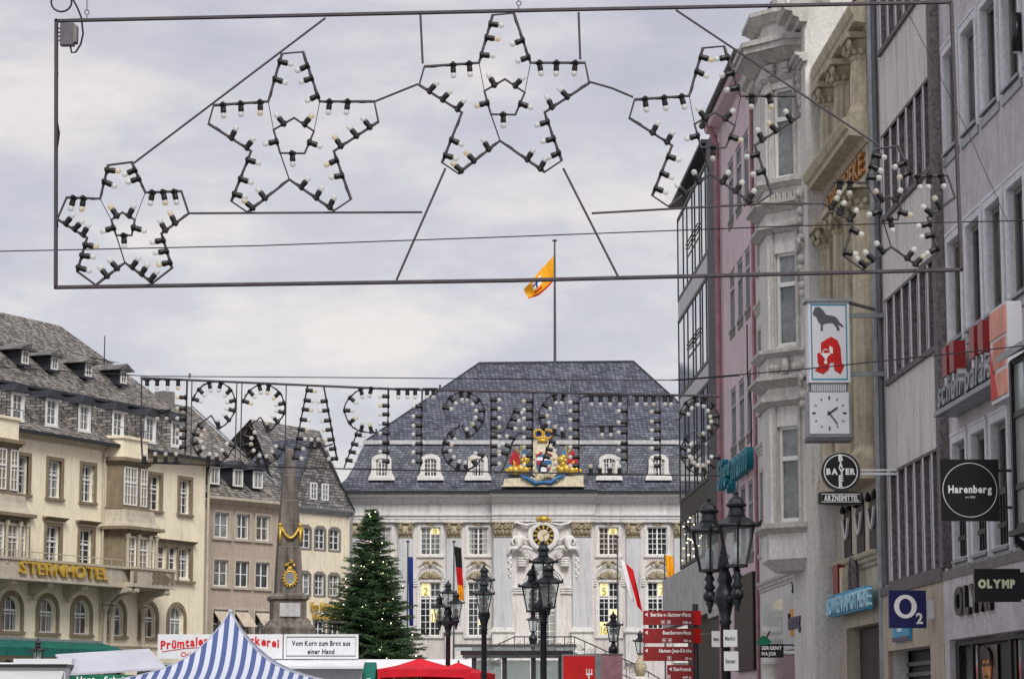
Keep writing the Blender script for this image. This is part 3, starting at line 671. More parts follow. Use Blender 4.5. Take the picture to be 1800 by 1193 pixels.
# --- outdoor stair with railings in front of the door
sf = thing('hall_staircase', 'double stone stair with dark iron railing before the town hall door', 'staircase', (1.83, 147, 0))
q = MB(); q.box(-1.9, 1.9, -1.5, 2.4, 0, 4.85)
for sx in (-1, 1):
    for k in range(26): q.box(sx * (1.9 + k * .3), sx * (2.2 + k * .3), -1.5, .8, 0, 4.85 - (k + 1) * .18)
q.build('steps', 'hall_white', sf)
q = MB()
def rail(pts, n):
    q.tube(pts, .035, 5); q.tube([(a, b, c - .9) for a, b, c in pts], .03, 5)
    for i in range(len(pts) - 1):
        p, r_ = Vector(pts[i]), Vector(pts[i + 1])
        for k in range(n + 1):
            t = p.lerp(r_, k / n); q.tube([t, t - Vector((0, 0, 1))], .022, 4)
            if k < n and n > 1: t2 = p.lerp(r_, (k + .5) / n); q.spiral(t2.x, t2.z - .45, t2.y, .2, .04, 1.3, .016, 1 if k % 2 else -1)
rail([(-1.7, -1.4, 5.98), (1.7, -1.4, 5.98)], 6); rail([(1.7, -1.4, 5.98), (5.2, -1.4, 4.4), (9.2, -1.4, 2.0)], 6); rail([(-1.7, -1.4, 5.98), (-5.2, -1.4, 4.4), (-9.2, -1.4, 2.0)], 6)
q.build('railing', 'dark_metal', sf)
q = MB()
for k in range(5): q.ball((-1.2 + k * .6, -1.42, 5.5), .1, 6, 4)
for k in range(6): q.ball((2.2 + k * .6, -1.42, 5.3 - k * .27), .09, 6, 4)
q.build('railing_rosettes', 'gilt_stone', sf)
# --- flags
def cloth(name, base, W_, H_, mats, parent, lean, seed, waves=3.0, split=None):
    r_ = random.Random(seed); nx, nz = 10, 18; b = MB(); ph = r_.random() * 6
    def pos(i, j):
        s, t = i / nx, j / nz
        x = lean[0] * t * H_ + W_ * s * (1 - .25 * t); y_ = lean[1] * t + .14 * math.sin(waves * s * 4.5 + ph + t * 4) * (.3 + t); z = -t * H_ * lean[2] - s * W_ * lean[3]
        return (base[0] + x, base[1] + y_, base[2] + z)
    V = [pos(i, j) for j in range(nz + 1) for i in range(nx + 1)]; fs = []; mi = []
    for j in range(nz):
        for i in range(nx):
            a = j * (nx + 1) + i; fs.append((a, a + 1, a + nx + 2, a + nx + 1)); mi.append(split(i / nx, j / nz) if split else 0)
    b.add(V, fs); b.mi = mi
    return b.build(name, mats, parent, True)
def flagpole(px, py, Y, label, mats, W_, H_, lean, seed, split, drop=.4, foot=0, sub=None):
    p = at(px, py, Y); t = thing('flagpole', label, 'flag', (p.x, Y, foot))
    q = MB(); h = p.z - foot; q.lathe([(.06, 0), (.055, h * .5), (.035, h), (.01, h + .02)], 8); q.build('pole', 'grey_metal', t)
    q = MB(); q.lathe([(.03, 0), (.11, .03), (.11, .07), (.03, .12)], 10, (0, 0, h)); q.build('finial', 'dark_metal', t)
    cloth('flag_cloth', (0, 0, h - drop), W_, H_, mats, t, lean, seed, split=split)
flagpole(717, 953, 146, 'dark blue flag hanging limp on its pole beside the fir tree', ['flag_blue'], .30, 3.9, (.03, 0, 1, .1), 1, None, .8)
flagpole(798, 953, 146, 'black, red and gold striped flag on a pole before the town hall', ['flag_black', 'flag_red', 'flag_gold'], .42, 3.0, (.09, 0, 1, .25), 2, lambda s, t: 0 if t < .36 else 1 if t < .68 else 2, .2)
flagpole(1085, 945, 146, 'white and red flag hanging on a pole before the town hall', ['flag_white', 'flag_red'], .9, 2.7, (.28, 0, .9, .9), 3, lambda s, t: 0 if s < .45 else 1, 1.0)
flagpole(1168, 965, 146, 'yellow and red flag on a pole close to the glass building', ['flag_gold', 'flag_red'], .5, 1.9, (.12, 0, 1, .2), 4, lambda s, t: 0 if t < .72 else 1, .3)
p = at(975, 425, 156.2)
fp = thing('flagpole', 'tall roof flagpole flying an orange and red city flag', 'flag', (p.x, 156.2, 22.6))
h = p.z - 22.6; q = MB(); q.lathe([(.09, 0), (.08, h * .5), (.05, h)], 8); q.build('pole', 'grey_metal', fp)
q = MB(); q.lathe([(.03, 0), (.16, .04), (.14, .1), (.02, .16)], 10, (0, 0, h)); q.build('finial', 'dark_metal', fp)
q = MB(); nx, nz = 16, 10; V = []
for j in range(nz + 1):
    for i in range(nx + 1):
        s, t = i / nx, j / nz; e0 = Vector((0, 0, h - .75 - 1.55 * t)); e1 = Vector((-1.95 + .3 * t, 0, h - 3.05 - .55 * t))
        v = e0.lerp(e1, s); sag = .28 * math.sin(math.pi * s); V.append((v.x + .05 * math.sin(9 * s), .22 * math.sin(7 * s + 2 * t) * s, v.z - sag * t + .10 * math.sin(8 * s + t) * s))
fs = []; mi = []
for j in range(nz):
    for i in range(nx):
        a = j * (nx + 1) + i; fs.append((a, a + 1, a + nx + 2, a + nx + 1)); s, t = i / nx, j / nz
        m_i = 1 if t > .82 else 0
        if .42 < s < .72 and .1 < t < .6: m_i = 2
        if .52 < s < .60 and .1 < t < .6: m_i = 3
        if .42 < s < .72 and .28 < t < .40: m_i = 3
        if .42 < s < .72 and .6 < t < .8: m_i = 1
        mi.append(m_i)
q.add(V, fs); q.mi = mi; q.build('flag_cloth', ['flag_gold', 'flag_red', 'flag_white', 'flag_blue'], fp, True)
# ------------------------------------------------------------------ hotel on the left
TF = Frame(-16.2, 135, .49, 1)
TB = Bld('hotel', 'cream four storey hotel with brown stone window frames and old slate roof', 'hotel', TF, -24)
U0 = -24.0
top_c = [-18.75, -15.9, -13.3, -10.58, -4.75, -1.97]
mid_c = [-18.75, -15.9, -13.3, -10.6]
arc_c = [-19.2, -16.4, -13.6, -10.85, -7.95, -5.1, -2.55]
holes = [(c - .52, c + .52, 11.95, 13.75) for c in top_c] + [(c - .55, c + .55, 8.62, 10.6) for c in mid_c]
holes += [(c - .68, c + .68, 5.5, 7.15, .62) for c in arc_c] + [(-4.55, -3.55, 8.62, 10.2), (-3.45, -2.55, 8.62, 10.2), (-2.45, -1.35, 8.62, 10.2)]
holes += [(c - 1.0, c + 1.0, .3, 4.2, .9) for c in arc_c]
TB.wall(U0, 0, 0, 14.75, holes, 'hotel_wall', .3, 0, 11)
sur = ('hotel_stone', .17, .07, -.2)
for c in top_c: TB.window(c, 11.95, 1.04, 1.8, .2, 2, 4, (.62,), .08, .04, mid=.08, surround=sur)
for c in mid_c:
    w = TB.window(c, 8.62, 1.10, 1.98, .2, 2, 4, (.64,), .08, .04, mid=.08, surround=sur)
    q = TB.mb(); q.prismx(corn(10.85, .16, .32), c - .9, c + .9); TB.part('window_head', q, 'hotel_stone')
for c, w in ((-4.05, 1.0), (-3.0, .9), (-1.9, 1.1)): TB.window(c, 8.62, w, 1.58, .2, 2, 4, (.64,), .08, .04, mid=.07)
q = TB.mb()
q.box(-4.75, -4.55, -.07, .1, 8.5, 10.4); q.box(-3.55, -3.45, -.07, .1, 8.5, 10.2); q.box(-2.55, -2.45, -.07, .1, 8.5, 10.2); q.box(-1.35, -1.15, -.07, .1, 8.5, 10.4); q.box(-4.55, -1.35, -.07, .1, 10.2, 10.4); q.prismx(corn(10.4, .14, .26), -4.95, -.95); q.box(-4.9, -1.0, -.16, .1, 8.36, 8.5)
TB.part('triple_window_frame', q, 'hotel_stone')
for c in arc_c:
    TB.window(c, 5.5, 1.36, 1.65, .22, 3, 2, (.60,), .07, .05, arch=.62, glass='glass_curtain')
    q = TB.mb(); n = 12; zc = 6.53
    A = [(c - .92 * math.cos(math.pi * k / n), zc + .86 * math.sin(math.pi * k / n)) for k in range(n + 1)]; B_ = [(c - .69 * math.cos(math.pi * k / n), zc + .63 * math.sin(math.pi * k / n)) for k in range(n + 1)]
    for k in range(n): q.prism([A[k], A[k + 1], B_[k + 1], B_[k]], -.06, .1)
    q.box(c - .92, c - .69, -.06, .1, 5.5, zc); q.box(c + .69, c + .92, -.06, .1, 5.5, zc); q.box(c - .95, c + .95, -.16, .1, 5.36, 5.5)
    TB.part('arch_surround', q, 'hotel_stone')
for c in arc_c:
    q = TB.mb(); q.box(c - .98, c + .98, .25, .3, .3, 4.2); TB.part('shop_window', q, 'glass_dark')
TB.mould(U0, .05, corn(14.6, .28, .45), 'stone_trim', 'cornice')
q = TB.mb(); q.box(U0, .35, -.62, -.45, 14.78, 14.95); TB.part('gutter', q, 'dark_metal')
q = TB.mb(); q.tube([(-9.35, -.5, 14.8), (-9.35, -.1, 14.5), (-9.35, -.1, 0)], .06, 6); TB.part('downpipe', q, 'stone_trim')
q = TB.mb(); q.tube([(-.2, -.5, 14.8), (.15, -.1, 14.1), (.15, -.1, 0)], .07, 6); TB.part('downpipe', q, 'stone_trim')
# roof: steep skirt, kick, upper slope, hip on the right end
zk, zr = 17.35, 21.6
ru = TF.hit(105, 572, 5.5)
q = TB.mb(); yk = 1.25
q.quad((U0, -.55, 14.95), (.4, -.55, 14.95), (.1, .1, 15.4), (U0, .1, 15.4)); q.quad((U0, .1, 15.4), (.1, .1, 15.4), (-.75, yk, zk), (U0, yk, zk))
q.quad((.4, -.55, 14.95), (.4, 11, 14.95), (.1, 11, 15.4), (.1, .1, 15.4)); q.quad((.1, .1, 15.4), (.1, 11, 15.4), (-.75, 11, zk), (-.75, yk, zk))
q.quad((U0, yk - .25, zk - .05), (-.6, yk - .25, zk - .05), (ru[0], 5.5, ru[1]), (U0, 5.5, ru[1])); q.add([(-.6, yk - .25, zk - .05), (-.6, 11, zk - .05), (ru[0], 5.5, ru[1])], [(0, 1, 2)])
q.quad((U0, 11, zk), (U0, 5.5, ru[1]), (ru[0], 5.5, ru[1]), (-.6, 11, zk))
roof = TB.part('roof', q, 'slate_light')
q = TB.mb(); q.box(U0, -.62, yk - .32, yk - .2, zk - .1, zk + .02); TB.part('roof_edge', q, 'slate_dark', roof)
for k, c in enumerate([-22.4, -19.5] + [TF.hit(x, 740, -.05)[0] for x in (31, 91, 149, 208, 265, 311)]):     # dormers in the steep skirt
    q = TB.mb(); w = .5; y = -.05; z0, z1 = 15.4, 16.75
    q.box(c - w, c - w + .14, y, 1.2, z0, z1); q.box(c + w - .14, c + w, y, 1.2, z0, z1); q.box(c - w + .14, c + w - .14, y, 1.2, z1 - .12, z1); q.box(c - w, c + w, y - .04, .6, z0 - .08, z0 + .04)
    d = TB.part('dormer', q, 'window_white')
    q = TB.mb(); q.prism([(c - .68, z1 - .02), (c + .68, z1 - .02), (c + .3, z1 + .35), (c - .3, z1 + .35)], y - .22, 1.6); TB.part('dormer_roof', q, 'slate_dark', d)
    for sx in (-1, 1): q = TB.mb(); q.quad((c + sx * .52, y + .02, z0), (c + sx * .52, y + .02, z1), (c + sx * .95, 1.2, z1 + .1), (c + sx * .62, .2, z0 - .05)); TB.part('dormer_cheek', q, 'slate_mid', d)
    TB.window(c, z0 + .05, .74, 1.2, y + .08, 2, 3, (), .06, .035, glass='glass_curtain')
for c in [TF.hit(x, 640, 2)[0] for x in (-20, 40, 92, 152, 214)]:           # small dormers higher up
    t = .36; y = yk + (5.5 - yk) * (t - .22); z0 = zk + (ru[1] - zk) * (t - .1); z1 = z0 + .75
    q = TB.mb(); q.box(c - .36, c + .36, y + .06, y + 2.2, z0, z1); q.box(c - .44, c + .44, y, y + .1, z0 - .06, z0 + .02)
    d = TB.part('roof_dormer', q, 'slate_dark')
    q = TB.mb(); q.prism([(c - .75, z1 - .02), (c + .75, z1 - .02), (c, z1 + .34)], y - .2, y + 2.8); TB.part('dormer_roof', q, 'slate_mid', d)
    TB.window(c, z0 + .06, .52, .66, y + .02, 2, 2, (), .07, .03, glass='glass_curtain')
q = TB.mb(); q.lathe([(.02, 0), (.02, 1.0)], 6, (-19.6, 5.5, ru[1])); TB.part('roof_spike', q, 'dark_metal', roof)
q = TB.mb(); q.tube([(-4.6, 3.4, 18.8), (-4.6, 3.4, 21.2)], .03, 5); q.tube([(-5.6, 3.4, 19.9), (-3.6, 3.4, 19.9)], .02, 4)
for k in range(6): q.tube([(-5.5 + k * .36, 3.1, 19.9), (-5.5 + k * .36, 3.7, 19.9)], .012, 4)
TB.part('antenna', q, 'dark_metal', roof)
# bay tower on the facade with concave stone roof over the lower storey
def bay(uc, tower=True):
    p = [(uc - 1.85, .05), (uc - 1.55, -1.05), (uc + 1.0, -1.05), (uc + 1.55, .05)]
    def grow(k): return [(uc - 1.85 - k, .05), (uc - 1.55 - k * .8, -1.05 - k), (uc + 1.0 + k * .8, -1.05 - k), (uc + 1.55 + k, .05)]
    q = TB.mb(); q.prismz(p, 8.5, 10.55)
    b = TB.part('bay_window', q, 'hotel_stone')
    q = TB.mb(); q.prismz(grow(.18), 8.35, 8.5); TB.part('bay_sill', q, 'hotel_stone', b); q = TB.mb(); q.prismz(grow(.12), 10.55, 10.7); q.prismz(grow(.42), 10.7, 10.86); TB.part('bay_cornice', q, 'hotel_stone', b)
    q = TB.mb()
    prev = grow(.40); zz = 10.86
    for k in range(1, 5):
        t = k / 4; g_ = grow(.40 - .42 * math.sin(t * math.pi / 2)); z2 = 10.86 + .85 * (1 - math.cos(t * math.pi / 2)); q.prismz(prev, zz, z2, g_); prev, zz = g_, z2
    TB.part('bay_roof', q, 'stone_trim', b)
    for (x, w) in ((uc - 1.05, .72), (uc + .0, .8), (uc + .72, .4)): TB.window(x, 8.7, w, 1.65, -1.06, 2, 4, (.64,), .06, .035, surround=('hotel_wall', .05, .05, 0))
    for x in (uc - 1.5, uc - .56, uc + .44, uc + 1.0):
        q = TB.mb(); q.lathe([(.10, 8.55), (.08, 8.65), (.075, 10.2), (.12, 10.3), (.13, 10.5)], 8, (x, -1.2, 0)); TB.part('column', q, 'stone_trim', b)
    if not tower: return
    q = TB.mb(); r_ = [(uc - 1.75, .05), (uc - 1.45, -.75), (uc + .75, -.75), (uc + 1.25, .05)]; q.prismz(r_, 11.1, 14.2); TB.part('bay_upper', q, 'hotel_stone', b)
    g2 = lambda k: [(uc - 1.75 - k, .05), (uc - 1.45 - k * .8, -.75 - k), (uc + .75 + k * .8, -.75 - k), (uc + 1.25 + k, .05)]
    q = TB.mb(); q.prismz(g2(.1), 11.75, 11.85); TB.part('bay_sill', q, 'hotel_stone', b); q = TB.mb(); q.prismz(g2(.12), 14.0, 14.12); q.prismz(g2(.25), 14.12, 14.3); TB.part('bay_upper_cornice', q, 'hotel_stone', b)
    q = TB.mb(); q.prismz(g2(-.02), 14.3, 15.25); q.prismz(g2(.08), 15.25, 15.38); TB.part('bay_parapet', q, 'hotel_wall', b)
    TB.window(uc - .75, 11.95, 1.15, 1.9, -.76, 4, 4, (.6,), .07, .04, mid=.09); TB.window(uc + .42, 11.95, .55, 1.9, -.76, 2, 4, (.6,), .06, .04)
    q = TB.mb(); q.spiral(uc + .1, 11.2, -1.0, .2, .04, 1.4, .05); q.spiral(uc + .6, 11.2, -1.0, .2, .04, 1.4, .05, -1); q.box(uc - .1, uc + .8, -.95, -.7, 11.25, 11.7); TB.part('scroll_panel', q, 'hotel_stone', b)
    q = TB.mb()
    for x in (-1.7, -.9, -.1, .7, 1.2): q.tube([(uc + x, -.6, 15.38), (uc + x, -.6, 15.8)], .02, 4)
    q.tube([(uc - 1.7, -.6, 15.8), (uc + 1.2, -.6, 15.8)], .02, 4); TB.part('roof_rail', q, 'dark_metal', b)
bay(-7.25)
bay(-17.9, True)
# long balcony with gilded letters
q = TB.mb(); q.box(-19.9, -5.35, -1.25, 0, 7.92, 8.08); q.box(-19.9, -5.35, -1.25, -1.1, 8.08, 8.72); q.box(-20.0, -5.25, -1.33, -1.05, 8.72, 8.84); q.box(-19.95, -5.3, -1.38, 0, 7.80, 7.92)
bal = TB.part('balcony', q, 'stone_trim')
q = TB.mb(); q.box(-9.1, -5.35, -1.75, -1.25, 7.86, 8.08); q.box(-9.1, -5.35, -1.75, -1.6, 8.08, 8.72); q.box(-9.2, -5.25, -1.82, -1.3, 8.72, 8.84); TB.part('balcony_front', q, 'stone_trim', bal)
q = TB.mb()
for k in range(26):
    u = -7.35 + (k % 7) * .22 + .1 * ((k // 7) % 2); z = 8.15 + (k // 7) * .15; q.spiral(u, z, -1.77, .09, .02, 1.2, .03, 1 if k % 2 else -1)
q.box(-9.0, -8.75, -1.8, -1.72, 8.12, 8.68); q.box(-5.75, -5.5, -1.8, -1.72, 8.12, 8.68)
TB.part('carved_panel', q, 'hotel_stone', bal, kind='stuff')
q = TB.mb(); q.tube([(-19.8, -1.2, 9.15), (-9.1, -1.2, 9.15)], .025, 5)
for k in range(12): q.tube([(-19.8 + k * .97, -1.2, 8.8), (-19.8 + k * .97, -1.2, 9.15)], .018, 4)
TB.part('balcony_rail', q, 'stone_trim', bal)
for u in (-17.8, -15.0, -12.25, -9.2, -8.6, -5.9):
    big = u > -10
    q = TB.mb(); d = 1.7 if big else 1.2
    q.prismx([(0, 6.9 if big else 7.2), (-.25, 7.0 if big else 7.25), (-.5 * d, 7.45), (-d, 7.62), (-d, 7.8), (0, 7.8)], u - .16, u + .16)
    q.tube([(u - .2, -d + .12, 7.68), (u + .2, -d + .12, 7.68)], .13, 8); q.tube([(u - .2, -.3, 7.1), (u + .2, -.3, 7.1)], .12, 8)
    if big: q.lathe([(.14, 0), (.11, .1), (.10, 1.6), (.16, 1.75), (.2, 1.95)], 8, (u, -.25, 5.0))
    TB.part('bracket', q, 'stone_trim', bal)
ua, ub = TF.hit(34, 1008, -1.3)[0], TF.hit(189, 1020, -1.3)[0]
text('STERNHOTEL', TB.root, .80, 'gold', (ua - U0, -1.33, 8.12), ub - ua, .16, .014, split=True)
# green awning over the ground floor and neighbours' little arches
q = TB.mb(); q.prismx([(-.1, 5.05), (-.14, 5.12), (-1.7, 4.72), (-1.7, 4.32), (-1.66, 4.32), (-1.64, 4.66)], -24, -9.3); TB.part('awning', q, 'green_canvas')
q = TB.mb(); q.box(-24, -9.3, -.25, 0, 5.06, 5.2); TB.part('awning_box', q, 'zinc')
q = TB.mb(); q.box(U0, 0, -.1, 0, 4.98, 5.05); TB.part('ground_floor_ledge', q, 'stone_trim')

# ------------------------------------------------------------------ brown house
BF = Frame(-16.5, 138, .8, 1)
BB = Bld('townhouse', 'brown rendered house with white windows between hotel and obelisk', 'house', BF, -.2)
wu = [(1.18, 1.1), (2.8, 1.05), (4.38, 1.1)]
holes = []
for c, w in wu: holes += [(c - w / 2, c + w / 2, 11.12, 12.48), (c - w / 2, c + w / 2, 8.5, 9.92), (c - w / 2, c + w / 2, 5.7, 7.25), (c - w / 2, c + w / 2, .5, 3.6)]
BB.wall(-.2, 6.3, 0, 13.05, holes, 'brown_wall', .2, 0, 9)
for c, w in wu:
    for z, h in ((11.12, 1.36), (8.5, 1.42), (5.7, 1.55)):
        BB.window(c, z, w, h, .12, 2, 2, (), .07, .045, mid=.08, surround=('stone_trim', .13, .05, -.12))
    q = BB.mb(); q.prismx([(-.05, 7.15), (-.75, 6.35), (-.73, 6.32), (-.03, 7.1)], c - .5, c + .5); BB.part('awning', q, 'beige_stone')
    q = BB.mb(); q.box(c - w / 2, c + w / 2, .15, .2, .5, 3.6); BB.part('shop_window', q, 'glass_dark')
q = BB.mb(); q.prismx(corn(12.95, .22, .4), -.25, 6.35); q.box(-.3, 6.4, -.55, -.38, 13.15, 13.3); BB.part('cornice', q, 'stone_trim')
q = BB.mb(); q.quad((-.3, -.5, 13.3), (6.4, -.5, 13.3), (6.1, .5, 14.2), (-.3, .5, 14.2)); q.quad((-.3, .5, 14.2), (6.1, .5, 14.2), (4.1, 5.6, 18.95), (-4, 5.6, 19.25)); q.quad((-.3, .5, 14.2), (-4, 5.6, 19.25), (-4.5, 9, 14), (-.3, 9, 13.3))
q.add([(6.1, .5, 14.2), (8.5, 9, 13.3), (4.1, 5.6, 18.95)], [(0, 1, 2)]); q.quad((-4, 5.6, 19.25), (4.1, 5.6, 18.95), (8.5, 9.5, 13.3), (-4.5, 9.5, 13.3))
rf = BB.part('roof', q, 'slate_light')
q = BB.mb(); q.tube([(6.1, .4, 14.25), (4.1, 5.5, 19.0)], .05, 5); BB.part('roof_seam', q, 'zinc', rf)
q = BB.mb(); q.box(1.7, 2.5, 5.2, 6, 18.6, 19.6); BB.part('chimney', q, 'grey_trim', rf)
for c in (.55, 2.35, 3.9):
    q = BB.mb(); y = -.05; z0, z1 = 13.95, 15.0; q.box(c - .42, c + .42, y + .05, 2, z0, z1); d = BB.part('dormer', q, 'slate_dark')
    q = BB.mb(); q.prism([(c - .6, z1 - .02), (c + .6, z1 - .02), (c, z1 + .42)], y - .2, 2.4); BB.part('dormer_roof', q, 'slate_dark', d)
    BB.window(c, z0 + .02, .74, .96, y + .02, 2, 1, (), .08, .04, glass='glass_curtain')

# ------------------------------------------------------------------ cream house with the steep slate gable
EF = Frame(-12.75, 142.8, .8, 1)
EB = Bld('gabled_house', 'cream tavern house with steep slate gable beside the town hall', 'house', EF, .3)
wu = [(1.75, .9), (3.0, .8), (4.2, .85)]
holes = []
for c, w in wu: holes += [(c - w / 2, c + w / 2, z, z + h, .14) for z, h in ((10.9, 1.18), (8.3, 1.2), (5.6, 1.25))]
EB.wall(.3, 5.5, 0, 13.0, holes, 'cream_wall', .2, 0, 8)
for c, w in wu:
    for z, h in ((10.9, 1.18), (8.3, 1.2), (5.6, 1.25)): EB.window(c, z, w, h, .1, 2, 3, (), .06, .04, mid=.07, arch=.14, surround=None); q = EB.mb(); q.box(c - w / 2 - .1, c - w / 2, -.03, .1, z - .08, z + h - .05); q.box(c + w / 2, c + w / 2 + .1, -.03, .1, z - .08, z + h - .05); q.box(c - w / 2, c + w / 2, -.03, .1, z - .1, z); q.prism([(c - w / 2 - .1, z + h - .05), (c + w / 2 + .1, z + h - .05), (c + w * .3, z + h + .14), (c - w * .3, z + h + .14)], -.03, .1); EB.part('window_frame', q, 'grey_trim')
q = EB.mb(); q.prismx(corn(12.85, .35, .35), .2, 5.6); EB.part('cornice', q, 'zinc')
g0 = EF.hit(520, 858, -.2); g1 = EF.hit(553, 770, .6); g2 = EF.hit(592, 893, -.2)
q = EB.mb(); q.add([(.3, -.2, 13.2), (5.5, -.2, 13.2), (g1[0] + .12, .6, g1[1]), (g1[0] - .12, .6, g1[1])], [(0, 1, 2, 3)]); gb = EB.part('gable', q, 'slate_mid')
q = EB.mb(); q.quad((.3, -.22, 13.22), (g1[0] - .1, .58, g1[1]), (g1[0] - .1, 4.2, g1[1] + .1), (.3, 3.2, 15.6)); q.quad((5.5, -.22, 13.22), (5.5, 3.2, 15.6), (g1[0] + .1, 4.2, g1[1] + .1), (g1[0] + .1, .58, g1[1])); EB.part('gable_roof', q, 'slate_blue', gb)
m0 = EF.hit(440, 736, 5); m1 = EF.hit(562, 757, 5); m2 = EF.hit(614, 806, 4)
q = EB.mb(); q.quad((-.2, -.1, 13.1), (5.7, -.1, 13.1), (m1[0], 5, m1[1]), (m0[0], 5, m0[1])); q.add([(5.7, -.1, 13.1), (m2[0] + .6, 8, 13.1), (m1[0], 5, m1[1])], [(0, 1, 2)]); q.quad((m0[0], 5, m0[1]), (m1[0], 5, m1[1]), (m2[0] + .6, 9.5, 13.1), (-.2, 9.5, 13.1)); EB.part('roof', q, 'slate_mid')
q = EB.mb(); q.tube([(.25, -.3, 13.2), (g1[0] - .1, .5, g1[1] + .03)], .06, 5); q.tube([(5.55, -.3, 13.2), (g1[0] + .1, .5, g1[1] + .03)], .06, 5); EB.part('gable_edge', q, 'dark_metal', gb)
for c in (2.3, 3.25): EB.window(c, 13.65, .55, .95, -.12, 2, 3, (), .07, .035, glass='glass_curtain')
text('Em Höttche', EB.root, .62, 'gold', (2.2 - .3, -.12, 7.45), 2.6, .1, .012, split=True)
text('Brauhaus', EB.root, .45, 'gold', (2.4 - .3, -.12, 6.95), 2.4, .1, .008, split=True)
q = EB.mb(); q.tube([(5.45, -.35, 13.1), (5.5, -.12, 12.6), (5.5, -.12, 0)], .07, 6); EB.part('downpipe', q, 'zinc')

# ------------------------------------------------------------------ fountain obelisk
p = at(507, 1000, 100)
OB = thing('obelisk', 'dark stained stone obelisk with gilded garland and medallion', 'obelisk', (p.x, 100, 0), R(12))
q = MB(); sq = math.sqrt(2)
def sqr(prof, n=4): return [(r * sq, z) for r, z in prof]
q.lathe(sqr([(.50, 6.3), (.485, 6.9), (.41, 8.5), (.34, 9.6), (.245, 11.0), (.165, 11.9), (.0, 12.0)]), 4, ph=.5)
q.build('shaft', 'obelisk_stone', OB)
for z, w in ((7.3, .474), (8.1, .433), (9.0, .383), (9.9, .325), (10.9, .255)): q = MB(); q.lathe(sqr([(w, z), (w, z + .03)]), 4, ph=.5); q.build('joint_band', 'grey_trim', OB)
q = MB(); q.lathe(sqr([(1.3, 0), (1.3, 3.0), (1.2, 3.2), (1.05, 4.6), (.96, 4.75), (.95, 4.95), (.82, 5.1), (.74, 5.2), (.64, 5.3), (.64, 6.0), (.74, 6.08), (.74, 6.18), (.62, 6.25), (.52, 6.32)]), 4, ph=.5); q.build('pedestal', 'obelisk_stone', OB)
q = MB(); q.box(-.4, .4, -.68, -.6, 5.4, 5.92); q.build('inscription_panel', 'concrete', OB)
q = MB(); q.box(.6, .68, -.4, .4, 5.4, 5.92); q.build('inscription_panel', 'concrete', OB)
q = MB()
pts = [(-.36 + .72 * k / 8, -.46 - .05 * math.sin(math.pi * k / 8), 8.85 - .42 * math.sin(math.pi * k / 8)) for k in range(9)]
q.tube(pts, .06, 6)
for x in (-.39, .39): q.tube([(x, -.42, 8.9), (x, -.46, 8.5), (x, -.48, 8.2)], [.06, .055, .03], 6); q.ball((x, -.43, 8.95), .085, 6, 4)
pts = [(.46 + .05 * math.sin(math.pi * k / 8), -.36 + .72 * k / 8, 8.85 - .42 * math.sin(math.pi * k / 8)) for k in range(9)]; q.tube(pts, .06, 6)
q.build('garland', 'gold', OB, True)
q = MB(); n = 16; y_m = -.53
q.tube([(.21 * math.cos(2 * math.pi * k / n), y_m, 6.88 + .27 * math.sin(2 * math.pi * k / n)) for k in range(n)], .05, 6, True); q.ball((0, y_m, 7.24), .11, 8, 5, 1, .6, 1); q.tube([(0, y_m, 7.25), (-.1, y_m, 7.45), (.1, y_m, 7.5), (0, y_m, 7.6)], .045, 6); q.ball((-.15, y_m, 7.38), .07, 6, 4); q.ball((.15, y_m, 7.38), .07, 6, 4)
for k in range(n): q.ball((.27 * math.cos(2 * math.pi * k / n), y_m, 6.88 + .33 * math.sin(2 * math.pi * k / n)), .045, 5, 4)
md = q.build('medallion', 'gold', OB, True)
q = MB(); q.prism([(.18 * math.cos(2 * math.pi * k / n), 6.88 + .23 * math.sin(2 * math.pi * k / n)) for k in range(n)], -.55, -.47); q.build('medallion_centre', 'zinc', md)

# ------------------------------------------------------------------ christmas tree
p = at(653, 895, 120)
TR = thing('christmas_tree', 'tall dark green fir tree strung with small warm lights', 'christmas tree', (p.x, 120, 0))
H_ = p.z; r_ = random.Random(11)
q = MB(); q.tube([(0, 0, 0), (.03, .02, H_ * .5), (0, 0, H_)], [.17, .1, .015], 8); q.build('trunk', 'bark', TR)
q = MB(); lights = MB(); z = 2.0
def needle_sprig(p, d, ln, mi):
    """a flat-ish twig of narrow needle blades round direction d"""
    d = d.normalized(); a = d.cross(Vector((0, 0, 1)));
    a = a.normalized() if a.length > .01 else Vector((1, 0, 0)); b = d.cross(a); q.cur = mi
    for k in range(7):
        t = (k + r_.random()) / 7; c0 = p + d * ln * t; an = r_.uniform(0, 6.28); sd = a * math.cos(an) + b * math.sin(an) * .6
        tip = c0 + (sd * .75 + d * .8).normalized() * r_.uniform(.09, .17); w = (d.cross(sd)).normalized() * .017
        q.add([c0 + w, c0 - w, tip], [(0, 1, 2)])
